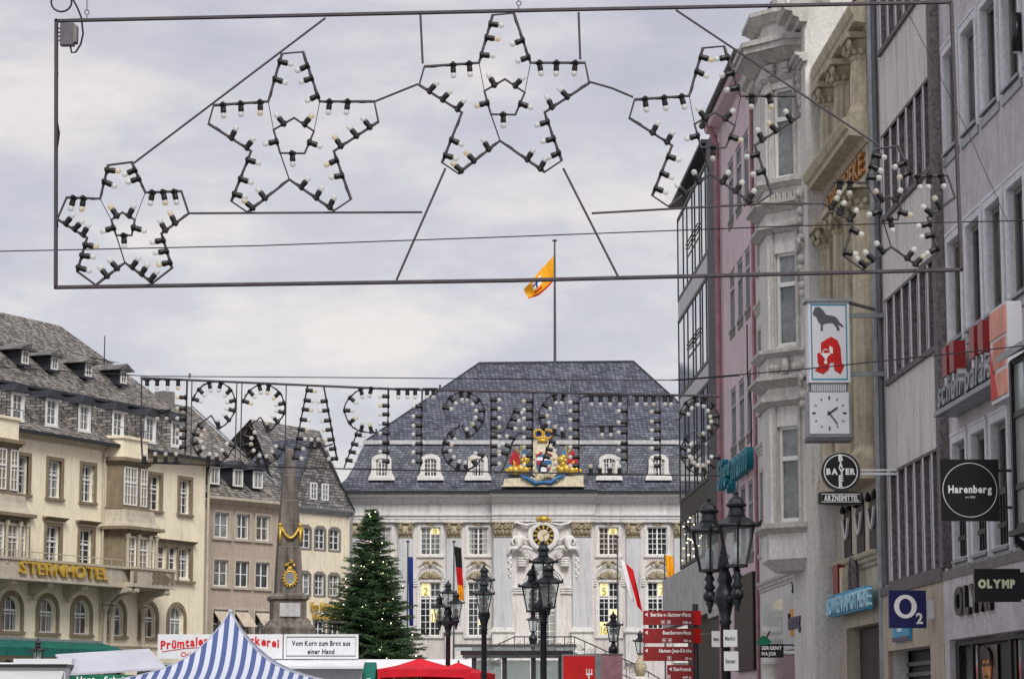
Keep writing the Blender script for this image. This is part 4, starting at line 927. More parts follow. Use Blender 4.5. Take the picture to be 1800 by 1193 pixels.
while z < H_ - .05:
    f = (z - 2.0) / (H_ - 2.0); Rm = (3.4 + .25 * math.sin(z * 3.1)) * (1 - f) ** .95 + .06; nb = int(10 + 17 * (1 - f))
    for k in range(nb):
        a = r_.uniform(0, 6.283); ln = Rm * (r_.uniform(.6, 1.0) if r_.random() < .7 else r_.uniform(.95, 1.16)); droop = .30 * (1 - f) + .02; up = .12 + .5 * f
        pts = []
        m_n = max(3, int(ln / .15))
        zz = z + r_.uniform(-.14, .14)
        for i in range(m_n + 1):
            t = i / m_n; pts.append(Vector((math.cos(a) * ln * t, math.sin(a) * ln * t, zz + up * ln * t * .35 - droop * ln * t * (1.2 - t * .7))))
        q.cur = 0
        q.tube(pts[:: max(1, m_n // 3)] if m_n > 3 else pts, .012, 3)
        for i in range(max(1, m_n // 5), m_n + 1):
            t = i / m_n; sp = .42 * ln * (1.08 - t) + .12; dirb = (pts[i] - pts[i - 1])
            for sg in (-1, 1, 0):
                side = Vector((-math.sin(a), math.cos(a), 0)) * sg
                dd = dirb.normalized() * .8 + side + Vector((0, 0, r_.uniform(-.5, .12)))
                L2 = sp * r_.uniform(.5, 1) if sg else .2; dd.normalize(); n2 = max(1, int(L2 / .17))
                for j in range(n2): needle_sprig(pts[i] + dd * L2 * j / n2, dd + Vector((0, 0, -.12 * j)), .2, 1 + (r_.random() < .4))
            if r_.random() < .04 and t > .45: lights.ball(pts[i] + Vector((math.cos(a) * .1, math.sin(a) * .1, .04)), .026, 5, 4)
    z += .135 + .12 * (1 - f)
q.build('crown', ['bark', 'needles', 'needles_light'], TR)
lights.build('fairy_lights', 'fairy_light', TR, kind='stuff')
# ------------------------------------------------------------------ right-hand row of houses (one street line)
RF = Frame(9 - .0311 * 100, 100, .0311, -1)           # u = 0 at 100 m, growing towards the camera
def rh(px, py, dep=0): return RF.hit(px, py, dep)
# --- glass office building
GB = Bld('glass_office', 'modern glass office block with dark corner pier beside pink house', 'office building', RF, 6)
q = GB.mb(); q.box(6.9, 19.8, .25, 12, 0, 20); GB.part('core', q, 'shop_dark')
mull = [7.0, 9.0, 10.4, 12.2, 13.1, 14.6, 15.3, 16.6, 17.6]
lev = [(16.7, 19.7), (13.1, 15.9), (9.3, 12.4), (6.9, 8.55)]
for i, (z0, z1) in enumerate(lev):
    for k in range(len(mull) - 1):
        q = GB.mb(); q.box(mull[k] + .03, mull[k + 1] - .03, .012, .05, z0 + .06, z1 - .06)
        GB.part('pane', q, ('glass_dark' if i == 3 else 'glass_blue' if (i == 2 and k % 4 == 1) else 'glass_sky'))
    for k, u in enumerate(mull): q = GB.mb(); q.box(u - .055, u + .055, -.01, .2, z0, z1); GB.part('mullion', q, 'dark_metal')
    q = GB.mb(); q.box(7, 17.6, -.02, .2, z1 - .06, z1 + .06); GB.part('transom', q, 'dark_metal')
    q = GB.mb(); q.box(7, 17.6, -.02, .2, z0 - .06, z0 + .06); GB.part('transom', q, 'dark_metal')
    if i < 3:
        for (a, b) in ((2, 4), (4, 5)): 
            q = GB.mb(); q.box(mull[a] + .1, mull[b] - .1, .0, .2, z0 + .95, z0 + 1.03); GB.part('transom', q, 'dark_metal')
            q = GB.mb(); q.tube([(mull[a] + .1, -.03, z0 + 1.3), (mull[b] - .1, -.03, z0 + 1.3)], .025, 5); q.tube([(mull[a] + .1, -.03, z0 + 1.45), (mull[b] - .1, -.03, z0 + 1.45)], .025, 5); GB.part('guard_rail', q, 'dark_metal')
for (a, b) in ((15.9, 16.7), (12.4, 13.1)):
    for k in range(0, len(mull) - 1, 2): q = GB.mb(); q.box(mull[k], mull[min(k + 2, len(mull) - 1)] - .02, .0, .2, a + .07, b - .07); GB.part('spandrel_panel', q, 'panel_light')
q = GB.mb(); q.box(7, 17.6, .0, .2, 8.62, 9.22); GB.part('sign_band', q, 'shop_dark')
q = GB.mb(); q.box(17.6, 19.9, -.06, 1, 0, 20.2); GB.part('corner_pier', q, 'pier_dark')
q = GB.mb(); q.box(6.2, 17.4, -.2, .4, 20.3, 20.42); GB.part('roof_blade', q, 'dark_metal')
q = GB.mb(); q.box(6.5, 18, .3, 1, 19.75, 20.2); GB.part('parapet', q, 'panel_light')
q = GB.mb(); q.box(1, 17.5, -.12, .3, 4.9, 6.75); GB.part('concrete_canopy', q, 'concrete')
q = GB.mb(); q.box(17.52, 21.0, -.16, .3, 4.7, 6.95); GB.part('concrete_panel', q, 'concrete')
q = GB.mb()
for k in range(36): q.ball((rnd.uniform(7.2, 17.4), .0, rnd.uniform(7, 8.5)), .02, 4, 3)
GB.part('string_lights', q, 'fairy_light', kind='stuff')
# --- pink house
KB = Bld('pink_house', 'narrow pink rendered house beside the glass office block', 'house', RF, 20.4)
holes = []; pw = [(23.9, 1.15), (25.9, 1.15), (27.7, 1.0)]
for c, w in pw: holes += [(c - w / 2, c + w / 2, z, z + h) for z, h in ((16.5, 1.75), (13.15, 1.7), (9.6, 1.7), (6.2, 2.0))]
KB.wall(20.4, 29.4, 0, 20.0, holes, 'pink_wall', .12, 0, 9)
for c, w in pw:
    for z, h in ((16.5, 1.75), (13.15, 1.7), (9.6, 1.7), (6.2, 2.0)):
        KB.window(c, z, w, h, .045, 2, 1, (.7,), .07, .05, frame='zinc', glass='glass_sky', each=True)
        q = KB.mb(); q.box(c - w / 2 - .1, c + w / 2 + .1, -.035, .05, z - .12, z - .01); q.box(c - w / 2 - .02, c + w / 2 + .02, -.02, .05, z - .3, z - .12); KB.part('sill', q, 'grey_trim')
        q = KB.mb(); q.box(c - w / 2 - .08, c + w / 2 + .08, -.03, .05, z + h + .02, z + h + .1); KB.part('window_head', q, 'pink_wall')
q = KB.mb(); q.prismx([(.05, 19.9), (-.35, 19.95), (-.4, 20.05), (-.4, 20.25), (.05, 20.3)], 20.2, 29.5); KB.part('eaves', q, 'pink_wall')
q = KB.mb(); q.tube([(20.2, -.47, 20.2), (29.5, -.47, 20.2)], .10, 8); KB.part('gutter', q, 'dark_metal')
q = KB.mb(); q.quad((20.2, -.4, 20.3), (29.5, -.4, 20.3), (29.5, 4.5, 23.8), (20.2, 4.5, 23.8)); q.quad((20.2, 9, 20.3), (20.2, 4.5, 23.8), (29.5, 4.5, 23.8), (29.5, 9, 20.3)); KB.part('roof', q, 'slate_dark')
q = KB.mb(); q.tube([(21.2, -.4, 20.1), (21.2, -.12, 19.4), (21.2, -.12, 0)], .09, 8); KB.part('downpipe', q, 'pink_pipe')
q = KB.mb(); q.tube([(29.32, -.05, 19.6), (29.32, -.05, 0)], .05, 8); KB.part('downpipe', q, 'pink_pipe')
q = KB.mb(); q.tube([(28.2, -.1, 12.6), (28.55, -.15, 11.2), (28.9, -.1, 10.2), (28.8, -.1, 8.6)], .02, 4); KB.part('cable', q, 'wire_black')
q = KB.mb(); q.box(24.4, 28.8, -.12, .02, 2.9, 5.6); KB.part('shop_front', q, 'shop_dark')
# teal script sign standing off the pink wall
ua, za = rh(1266, 862, -.2); ub = rh(1319, 845, -.2)[0]
p = RF.pt(ua, -.2, za); sg_ = thing('shop_sign', 'teal three dimensional script letters on the pink house', 'sign', p, RF.rot)
text('Siegmann', sg_, 1.25, 'teal', (0, 0, 0), ub - ua, .2, .03, .25, split=True, slope=.0)
q = MB(); q.box(.2, ub - ua, .11, .14, .15, .25); q.build('rail', 'grey_metal', sg_)
for x in (.6, 3.2, 5.8): q = MB(); q.box(x - .04, x + .04, .14, .22, .15, .25); q.build('bracket', 'grey_metal', sg_)
# --- white bay-window house
VB = Bld('bay_house', 'pale ornate house with tall polygonal bay window stack', 'house', RF, 29.5)
holes = []
for u in (30.6, 33.2, 35.8):
    holes += [(u - .6, u + .6, z, z + 2.2) for z in (6.0, 9.9, 13.8)]
VB.wall(29.5, 43.5, 0, 19.5, holes, 'bay_wall', .3, 0, 9)
for u in (30.6, 33.2, 35.8):
    for z in (6.0, 9.9, 13.8): VB.window(u, z, 1.2, 2.2, .1, 2, 1, (.68,), .09, .06, each=True, surround=('bay_trim', .15, .03, -.1))
VB.mould(29.5, 40.4, corn(18.6, .7, .4), 'bay_trim', 'cornice')
for z in (4.95, 8.7, 12.6): VB.mould(29.5, 40.3, corn(z, .28, .1), 'bay_trim', 'string_course')
q = VB.mb(); q.quad((29.5, -.5, 19.5), (43.5, -.5, 19.5), (43.5, 4, 23.5), (29.5, 4, 23.5)); q.quad((43.5, -.5, 19.5), (43.5, 9, 19.5), (43.5, 4, 23.5), (43.5, 4, 23.5)); VB.part('roof', q, 'slate_dark')
# projecting pier and the bay itself: plan given from far end to near end
q = VB.mb(); q.box(40.3, 43.5, -.6, 0, 0, 17.6); VB.part('bay_pier', q, 'bay_wall')
PL = [(39.3, .0), (39.9, -.62), (40.45, -1.3), (41.8, -1.3), (42.52, -.6), (42.52, .0)]
def pg(k): return [(PL[0][0] - k, 0), (PL[1][0] - k, PL[1][1] - k * .6), (PL[2][0] - k * .4, PL[2][1] - k), (PL[3][0] + k * .4, PL[3][1] - k), (PL[4][0] + k * .75, PL[4][1] - k * .75), (PL[5][0] + k, 0)]
bands = [(4.95, 5.3, -.5, .1), (5.3, 5.75, .1, .12), (5.75, 5.95, .22, .22)]
q = VB.mb(); q.prismz(pg(-.25), 4.9, 5.15, pg(.05)); q.prismz(pg(.05), 5.15, 5.75); VB.part('bay_foot', q, 'bay_wall')
def facet_window(z, h):
    """opening in the near slanting facet: piers left and right, glazing set back"""
    a = Vector((PL[3][0], PL[3][1], 0)); b = Vector((PL[4][0], PL[4][1], 0)); d = (b - a); Ln = d.length; d.normalize(); n = Vector((d.y, -d.x, 0))
    rz = math.atan2(d.y, d.x); mid = a + d * Ln * .52
    o = VB.window(mid.x, z, .60, h, mid.y + .0, 1, 1, (.66,), .07, .06, each=True, rot=rz, glass='glass_pale')
    o.location = Vector((mid.x - VB.u0, mid.y, z)) - n * .1
    return o
shrink = [(PL[0][0], 0), (PL[1][0], PL[1][1]), (PL[2][0], PL[2][1]), (PL[3][0], PL[3][1]), (PL[4][0], PL[4][1]), (PL[5][0], 0)]
def storey(z0, z1, wz, wh):
    q = VB.mb(); core = pg(-.16); q.prismz(core, z0, z1)
    a = Vector((PL[3][0], PL[3][1], 0)); b = Vector((PL[4][0], PL[4][1], 0)); d = b - a; Ln = d.length; d.normalize(); n = Vector((-d.y, d.x, 0))
    def slab(s0, s1, za, zb):
        A, B_ = a + d * Ln * s0, a + d * Ln * s1; q.prismz([(A.x, A.y), (B_.x, B_.y), (B_.x + n.x * .2, B_.y + n.y * .2), (A.x + n.x * .2, A.y + n.y * .2)], za, zb)
    slab(0, .19, z0, z1); slab(.85, 1, z0, z1); slab(.19, .85, z0, wz); slab(.19, .85, wz + wh, z1)
    # street-side facet with its own window frame, far facet
    q.prismz([(PL[2][0], PL[2][1]), (PL[3][0], PL[3][1]), (PL[3][0], PL[3][1] + .2), (PL[2][0], PL[2][1] + .2)], z0, z1)
    q.prismz([(PL[1][0], PL[1][1]), (PL[2][0], PL[2][1]), (PL[2][0], PL[2][1] + .2), (PL[1][0] + .1, PL[1][1] + .2)], z0, z1)
    VB.part('bay_storey', q, 'bay_wall'); facet_window(wz, wh)
    q = VB.mb(); A = a - n * .1 + d * Ln * .5; 
    for s in (.17, .87): B_ = a + d * Ln * s - n * .03; q.tube([(B_.x, B_.y, z0), (B_.x, B_.y, z1)], .05, 6)
    VB.part('bay_moulding', q, 'bay_trim')
storey(5.95, 8.62, 6.0, 2.15); storey(9.9, 12.62, 10.0, 2.15); storey(13.85, 16.2, 13.9, 2.12)
def ring(z0, z1, k0, k1=None, m='bay_trim', nm='bay_cornice'): q = VB.mb(); q.prismz(pg(k0), z0, z1, pg(k1 if k1 is not None else k0)); return VB.part(nm, q, m)
ring(5.72, 5.84, .06, .2); ring(5.84, 5.95, .22)
ring(8.62, 8.72, .05, .18); ring(8.72, 8.82, .2); ring(8.82, 9.05, .02, .02, 'bay_wall', 'bay_band'); ring(9.05, 9.2, .06, .26); ring(9.2, 9.28, .3)
ring(9.28, 9.74, .04, .04, 'bay_wall', 'relief_panel'); ring(9.74, 9.82, .1, .22); ring(9.82, 9.9, .24)
ring(12.62, 12.72, .05, .2); ring(12.72, 12.8, .22); ring(12.8, 13.12, .02, .02, 'bay_wall', 'bay_band'); ring(13.12, 13.26, .06, .26); ring(13.26, 13.34, .3)
ring(13.34, 13.66, .04, .04, 'bay_wall', 'relief_panel'); ring(13.66, 13.76, .08, .2); ring(13.76, 13.86, .22)
ring(16.2, 16.3, .04, .1); ring(16.3, 16.62, .04, .04, 'bay_wall', 'bay_frieze'); ring(16.62, 16.85, .1, .42); ring(16.85, 17.0, .5); ring(17.0, 17.12, .56)
ring(17.12, 17.6, .0, .0, 'bay_wall', 'bay_parapet'); ring(17.6, 17.75, .1, .3); ring(17.75, 17.85, .34)
q = VB.mb(); q.prismz(pg(-.35), 17.85, 20.5); VB.part('bay_attic', q, 'bay_wall'); 
o = VB.window(41.6, 18.1, .8, 2.0, -.75, 2, 1, (.66,), .08, .06, each=True)
# carved reliefs and brackets on the near facet
a = Vector((PL[3][0], PL[3][1], 0)); b = Vector((PL[4][0], PL[4][1], 0)); d = b - a; Ln = d.length; d.normalize(); n = Vector((-d.y, d.x, 0))
def on(s, z, off=.1): v = a + d * Ln * s - n * off; return (v.x, v.y, z)
q = VB.mb()
for s in (.2, .36, .52, .68, .84): q.tube([on(s - .05, 13.36), on(s - .05, 13.5), on(s, 13.6), on(s + .05, 13.5), on(s + .05, 13.36)], .026, 5)
VB.part('tracery_relief', q, 'bay_trim', kind='stuff')
q = VB.mb(); q.ball(on(.55, 9.5), .2, 10, 6, .9, .5, 1.05)
for s in (.15, .3, .8, .93): q.ball(on(s, 9.5 + .06 * math.sin(s * 20), .06), .11, 6, 5)
for k in range(14): q.ball(on(.05 + .068 * k, 9.32, .06), .04, 5, 4)
VB.part('mask_relief', q, 'bay_trim', smooth=True, kind='stuff')
for s in (.28, .72):
    q = VB.mb(); v = on(s, 16.5, .12); q.tube([(v[0] - d.x * .1, v[1] - d.y * .1, v[2]), (v[0] + d.x * .1, v[1] + d.y * .1, v[2])], .1, 8); q.tube([(v[0] - d.x * .08, v[1] - d.y * .08, v[2] - .14), (v[0] + d.x * .08, v[1] + d.y * .08, v[2] - .14)], .06, 8); VB.part('bracket', q, 'bay_trim')
for (zt, nz) in ((16.9, 9), (13.2, 9), (9.0, 3), (12.1, 6)):
    q = VB.mb()
    for k in range(nz): q.ball((42.72 + .05 * math.sin(k * 1.7), -.62 + .04 * math.cos(k * 2.1), zt - k * .2), .13 - .008 * k, 7, 5)
    q.spiral(42.8, zt + .1, -.72, .16, .04, 1.4, .05)
    VB.part('carved_garland', q, 'bay_trim', smooth=True)
VB.mould(42.4, 43.6, corn(16.3, .2, .25, -.6), 'bay_trim', 'pier_cornice'); VB.mould(42.3, 43.65, corn(17.2, .4, .5, -.6), 'bay_trim', 'pier_cornice')
# box canopy with planting over the shop
q = VB.mb(); u1 = 43.35; q.box(37.6, u1, -.49, 0, 3.2, 4.5); VB.part('canopy_box', q, 'panel_light')
q = VB.mb()
for k in range(60): x = rnd.uniform(38.2, 42.5); q.tube([(x, -.3, 4.5), (x + rnd.uniform(-.1, .1), -.3 + rnd.uniform(-.15, .15), 4.5 + rnd.uniform(.12, .35))], [.03, .008], 4)
VB.part('planting', q, 'soil_green', kind='stuff')
p = RF.pt(39.4, -.56, 3.5); sg_ = thing('wall_sign', 'small orange plate with dark purple lettering on the pale canopy box', 'sign', p, RF.rot)
q = MB(); q.box(0, 2.1, -.02, .06, 0, .62); q.build('plate', 'orange_paint', sg_); text('hussong', sg_, .5, 'navy', (.1, -.05, .16), 1.9, .05, .02)
q = VB.mb(); q.box(38, 42.6, -.1, .05, .2, 3.2); VB.part('shop_window', q, 'shop_dark')
q = VB.mb(); q.box(40.3, 41.9, -.16, -.1, .4, 3.0); VB.part('poster', q, 'orange_paint')
q = VB.mb(); q.box(30.2, 37.6, -.05, .0, .2, 4.6); VB.part('shop_front', q, 'glass_blue')
# black hanging sign with a green leaf
p = at(1335, 1131, 58); sg_ = thing('hanging_sign', 'black hanging sign with white lettering and a green leaf on top', 'sign', p)
w = at(1377, 1131, 58).x - p.x; hh = p.z - at(1335, 1155, 58).z
q = MB(); q.box(0, w, -.04, .04, -hh, 0); q.build('board', 'sign_black', sg_); text('SERGENT', sg_, hh * .36, 'white_print', (w * .08, -.05, -hh * .42), w * .84, .01, .003); text('MAJOR', sg_, hh * .36, 'white_print', (w * .08, -.05, -hh * .84), w * .6, .01, .003)
q = MB(); q.prism([(-.08, .02), (.02, -.03), (.2, -.02), (.27, .04), (.16, .17), (.05, .18)], -.06, .0); q.build('leaf', 'green_board', sg_); q = MB(); q.tube([(.16, -.03, .15), (.24, -.03, .28)], .02, 5); q.tube([(w * .95, 0, -.02), (w * 1.5, .3, -.02)], .02, 5); q.build('stem', 'dark_metal', sg_)
MATS['leaf_green'] = mat('leaf_green', (.1, .5, .06), .5)
# --- pharmacy house with giant columns
AB = Bld('pharmacy_house', 'stone pharmacy house with fluted giant columns and deep cornices', 'house', RF, 43.5)
holes = [(44.1, 45.1, 5.0, 6.15), (45.75, 46.75, 5.0, 6.15), (47.35, 48.35, 5.0, 6.15), (44.1, 48.3, .1, 3.52)]
holes += [(44.2, 45.2, z, z + 2.2) for z in (7.2, 10.0)] + [(46.0, 47.0, z, z + 2.2) for z in (7.2, 10.0)] + [(44.5, 45.4, 14.0, 15.2), (46.4, 47.3, 14.0, 15.2)]
AB.wall(43.5, 48.95, 0, 15.9, holes, 'apo_wall', .35, 0, 9)
for c in (44.6, 46.25, 47.85):
    q = AB.mb(); q.box(c - .5, c + .5, .3, .34, 5.0, 6.15); AB.part('pane', q, 'glass_dark')
    q = AB.mb(); q.box(c - .46, c + .46, -.02, .02, 5.0, 6.0); AB.part('dark_drape', q, 'shop_dark')
    for k in (-.4, .4): q = AB.mb(); q.lathe([(.05, 0), (.07, .06), (.02, .2)], 6, (c + k, -.05, 6.0)); AB.part('finial', q, 'shop_dark')
    q = AB.mb(); q.tube([(c - .4 + .1 * k, -.06, 5.85 - .42 * math.sin(math.pi * k / 8)) for k in range(9)], .035, 5); AB.part('bead_chain', q, 'window_white')
for u in (44.7, 46.5):
    for z in (7.2, 10.0): AB.window(u, z, 1.0, 2.2, .22, 2, 1, (.66,), .09, .05, each=True)
for u in (44.95, 46.85): AB.window(u, 14.0, .9, 1.2, .22, 2, 1, (), .09, .05, each=True)
def fcol(u, z0, z1, r, yc=-.08):
    q = AB.mb(); n = 24; prof = [(r * 1.25, 0), (r * 1.25, .12), (r * 1.05, .22), (r, .3), (r, (z1 - z0) * .4), (r * .88, z1 - z0 - .5)]
    v = []; 
    for rr, zz in prof:
        for j in range(n): f = rr * (1 if (j % 2 == 0 or zz < .25) else .87); an = 2 * math.pi * j / n; v.append((u + f * math.cos(an), yc + f * math.sin(an), z0 + zz))
    q.add(v, [(i * n + j, i * n + (j + 1) % n, (i + 1) * n + (j + 1) % n, (i + 1) * n + j) for i in range(len(prof) - 1) for j in range(n)])
    c_ = AB.part('column', q, 'apo_stone')
    q = AB.mb(); h = z1 - .5; q.lathe([(r * .9, 0), (r * 1.0, .05), (r * .9, .1), (r * .95, .2), (r * 1.25, .36), (r * 1.2, .4)], 14, (u, yc, h)); q.box(u - r * 1.4, u + r * 1.4, yc - r * 1.4, .1, h + .4, h + .52)
    for sx in (-1, 1): q.spiral(u + sx * r * 1.05, h + .28, yc - r * 1.15, .12, .03, 1.3, .04, sx, math.pi / 2)
    for k in range(6): q.ball((u + r * 1.05 * math.cos(math.pi * (k + .5) / 6), yc - r * 1.05 * math.sin(math.pi * (k + .5) / 6), h + .15), .07, 5, 4)
    AB.part('capital', q, 'apo_stone', c_)
for u in (43.95, 45.75, 47.2, 48.35): fcol(u, 6.75, 12.4, .36)
for u in (44.0, 46.0, 48.2): fcol(u, 13.85, 15.6, .30)
q = AB.mb(); q.box(43.5, 48.95, -.5, .05, 6.35, 6.75); AB.part('column_base', q, 'apo_stone')
q = AB.mb(); q.prismx([(.05, 12.4), (-.22, 12.4), (-.22, 12.55), (-.16, 12.6), (-.16, 13.2), (.05, 13.2)], 43.5, 48.95); AB.part('frieze', q, 'apo_wall')
q = AB.mb(); q.prismx([(.05, 13.2), (-.2, 13.2), (-.26, 13.32), (-.56, 13.35), (-.56, 13.47), (-.62, 13.5), (-.68, 13.64), (-.68, 13.7), (-.3, 13.84), (.05, 13.85)], 43.3, 49.0); AB.part('cornice', q, 'apo_stone')
q = AB.mb(); q.prismx([(.05, 15.6), (-.1, 15.6), (-.14, 15.7), (-.40, 15.74), (-.40, 15.86), (-.44, 15.9), (-.48, 16.05), (-.48, 16.12), (.05, 16.3)], 43.3, 49.0); AB.part('eaves', q, 'apo_stone')
q = AB.mb(); q.quad((43.4, -.45, 16.14), (48.95, -.45, 16.14), (48.95, 2.2, 19.2), (43.4, 2.2, 19.2)); q.quad((43.4, -.45, 16.14), (43.4, 2.2, 19.2), (43.4, 9, 19.2), (43.4, 9, 16)); q.quad((43.4, 2.2, 19.2), (48.95, 2.2, 19.2), (48.95, 9, 19.2), (43.4, 9, 19.2)); AB.part('roof', q, 'slate_dark')
AB.mould(43.4, 49.0, corn(4.68, .26, .25), 'apo_stone', 'string_course')
q = AB.mb(); q.box(44.15, 48.25, .28, .34, .1, 3.5); AB.part('doorway', q, 'brown_dark')
text('APOTHEKE', AB.root, .60, 'bronze_letter', (43.75 - 43.5, -.21, 12.66), 4.9, .08, .012, split=True)
ua, za = rh(1455, 1081, -.35); p = RF.pt(ua, -.35, za); sg_ = thing('shop_sign', 'light blue raised pharmacy letters under the carved ledge', 'sign', p, RF.rot)
text('LÖWEN APOTHEKE', sg_, .5, 'pale_blue', (0, 0, 0), rh(1530, 1060, -.35)[0] - ua, .07, .006, split=True)
q = MB(); q.box(-.05, 4.6, .04, .2, -.04, .42); q.build('backing', 'sky_blue', sg_)
q = MB(); q.box(.5, 1.15, .05, .35, .42, 1.05); q.build('red_book', 'sign_red', sg_); q = MB(); q.box(1.4, 1.75, .05, .3, .42, .95); q.build('cream_book', 'arms_cream', sg_)
q = MB(); q.tube([(2.3, .15, .45), (2.4, .15, .95), (2.65, .15, 1.1), (2.85, .15, .9), (2.9, .15, .45)], .08, 6); q.build('arch_emblem', 'dark_stone', sg_)
# --- grey house with slatted windows
NB = Bld('grey_house', 'plain grey house with tall slatted window openings', 'house', RF, 48.95)
sl = [(14.89, 16.6), (11.49, 13.09), (8.2, 9.76), (4.25, 6.32)]
holes = [(49.8, 54.9, a, b) for a, b in sl] + [(49.7, 53.95, .1, 2.9)]
NB.wall(48.95, 55.3, 0, 19, holes, 'slat_wall', .3, 0, 9)
for i, (a, b) in enumerate(sl):
    q = NB.mb(); q.box(49.7, 55.0, -.06, .05, a - .1, a); q.box(49.7, 55.0, -.03, .05, b, b + .06); NB.part('opening_frame', q, 'dark_stone')
    for k in range(7):
        u = 49.8 + 5.1 * k / 6; q = NB.mb(); q.box(u - .13, u + .13, -.01, .2, a, b); NB.part('fin', q, 'dark_stone')
        q = NB.mb(); q.box(u + .06, u + .131, -.03, -.011, a, b); NB.part('fin_edge', q, 'reveal_white')
    for k in range(6):
        u = 49.8 + 5.1 * (k + .5) / 6
        NB.window(u, a + .02, .59, b - a - .04, .12, 1, 1, (.3,) if i == 3 else (), .08, .05, each=True, glass='glass_curtain' if k % 2 else 'glass_dark')
q = NB.mb(); q.box(48.95, 55.3, -.14, .04, 3.98, 4.14); NB.part('ledge', q, 'dark_stone')
q = NB.mb(); q.box(49.05, 55.3, -.1, .0, 2.9, 3.98); q.box(54.0, 55.25, -.1, .0, 0, 2.9); q.box(49.05, 49.7, -.1, 0, 0, 2.9); NB.part('stone_cladding', q, 'beige_stone')
q = NB.mb(); q.box(49.7, 53.95, .35, .42, .1, 2.9); NB.part('shop_door', q, 'shop_dark')
for k in range(9): q = NB.mb(); q.box(49.75, 53.9, .25, .34, 1.0 + k * .2, 1.08 + k * .2); NB.part('shutter_slat', q, 'grey_metal')
q = NB.mb(); q.tube([(49.15, -.1, 19), (49.15, -.1, 0)], .07, 8); NB.part('downpipe', q, 'zinc')
q = NB.mb(); q.tube([(49.4, -.06, 16.9), (49.42, -.06, 4.2)], .05, 6); NB.part('cable_duct', q, 'grey_metal')
# --- lilac rough-cast house
IB = Bld('lilac_house', 'lilac rough rendered house with deep pale window reveals', 'house', RF, 55.3)
wn = [(56.47, 1.04), (58.02, 1.08), (59.58, 1.1), (61.15, 1.1), (62.75, 1.1), (64.3, 1.1), (65.9, 1.1)]
rows = [(14.85, 1.7), (11.45, 1.72), (8.1, 1.72), (4.32, 1.98)]
holes = [(c - w / 2, c + w / 2, z, z + h) for c, w in wn for z, h in rows] + [(55.7, 66.4, .2, 2.9)]
IB.wall(55.3, 68, 0, 19, holes, 'lilac_wall', .02, 0, 9)
for z, h in rows:
    for c, w in wn:
        q = IB.mb(); e = .13; a, b = c - w / 2, c + w / 2; D = .19
        q.box(a - e, a, -.025, .01, z - .12, z + h + e); q.box(b, b + e, -.025, .01, z - .12, z + h + e); q.box(a, b, -.025, .01, z + h, z + h + e); q.box(a - e, b + e, -.04, .01, z + h + e, z + h + e + .05)
        q.box(a - .03, a + .01, 0, D, z, z + h); q.box(b - .01, b + .03, 0, D, z, z + h); q.box(a, b, 0, D, z + h - .01, z + h + .03); q.box(a, b, 0, D, z - .03, z + .01)
        IB.part('window_reveal', q, 'reveal_white')
        q = IB.mb(); q.box(a - .08, b + .06, -.07, .05, z - .08, z - .03); q.box(a - e, b + e, -.03, .01, z - .26, z - .12); IB.part('sill', q, 'zinc')
        IB.window(c, z + .02, w - .04, h - .04, D - .06, 1, 1, (), .09, .05, frame='grey_trim', glass='glass_dark', each=True)
        if z < 5:
            q = IB.mb(); q.box(c - .2, c + .42, -.02, .03, z + .28, z + .36)
            for k in range(3): q.box(c - .05 + k * .2, c + .0 + k * .2, -.02, .03, z + .02, z + .8)
            q.box(c - .2, c + .42, -.02, .03, z + .8, z + .9); IB.part('guard_bars', q, 'dark_metal')
q = IB.mb(); q.box(55.3, 68, -.12, .04, 3.98, 4.14); IB.part('ledge', q, 'grey_trim')
q = IB.mb(); q.box(55.3, 68, -.1, .02, 2.95, 3.98); q.box(55.3, 55.7, -.1, .02, 0, 2.95); IB.part('shop_fascia', q, 'lilac_wall')
q = IB.mb(); q.box(55.28, 55.62, -.16, .02, 4.2, 19); IB.part('pier_strip', q, 'dark_stone')
q = IB.mb(); q.box(55.75, 66.4, .0, .05, 2.84, 2.94); q.box(55.75, 56.0, 0, .05, .2, 2.84); q.box(57.0, 57.12, 0, .05, .2, 2.84); q.box(59.8, 59.95, 0, .05, .2, 2.84); IB.part('shop_frame', q, 'shop_dark')
for (a, b, m_) in ((56.0, 57.0, 'glass_pale'), (57.12, 59.8, 'shop_dark'), (59.95, 62, 'glass_pale')): q = IB.mb(); q.box(a, b, .12, .16, .2, 2.84); IB.part('shop_pane', q, m_)
q = IB.mb(); q.box(56.05, 56.95, .08, .11, .2, 2.2); IB.part('red_display', q, 'red_print')
fu, fz = rh(1734, 1173, .06)                          # advertising portrait in the window
q = IB.mb(); q.box(fu - .75, fu + .75, .08, .10, .2, 2.8); pp = IB.part('window_poster', q, 'sign_black')
q = IB.mb(); q.prism([(fu + .36 * math.cos(2 * math.pi * k / 20) * (1 + .1 * math.sin(2 * math.pi * k / 20)), fz + .27 * math.sin(2 * math.pi * k / 20)) for k in range(20)], .06, .08); q.box(fu - .16, fu + .16, .06, .08, fz - .5, fz - .2); IB.part('poster_face', q, 'skin_photo', pp)
q = IB.mb(); q.prism([(fu - .38, fz + .02), (fu - .34, fz + .24), (fu, fz + .36), (fu + .34, fz + .24), (fu + .38, fz + .02), (fu + .27, fz + .14), (fu - .27, fz + .14)], .04, .06); IB.part('poster_hair', q, 'brown_dark', pp)
for x, z, w_ in ((-.16, .05, .09), (.14, .05, .09), (0, -.14, .12)): q = IB.mb(); q.box(fu + x - w_, fu + x + w_, .045, .06, fz + z - .018, fz + z + .018); IB.part('poster_feature', q, 'brown_dark', pp)
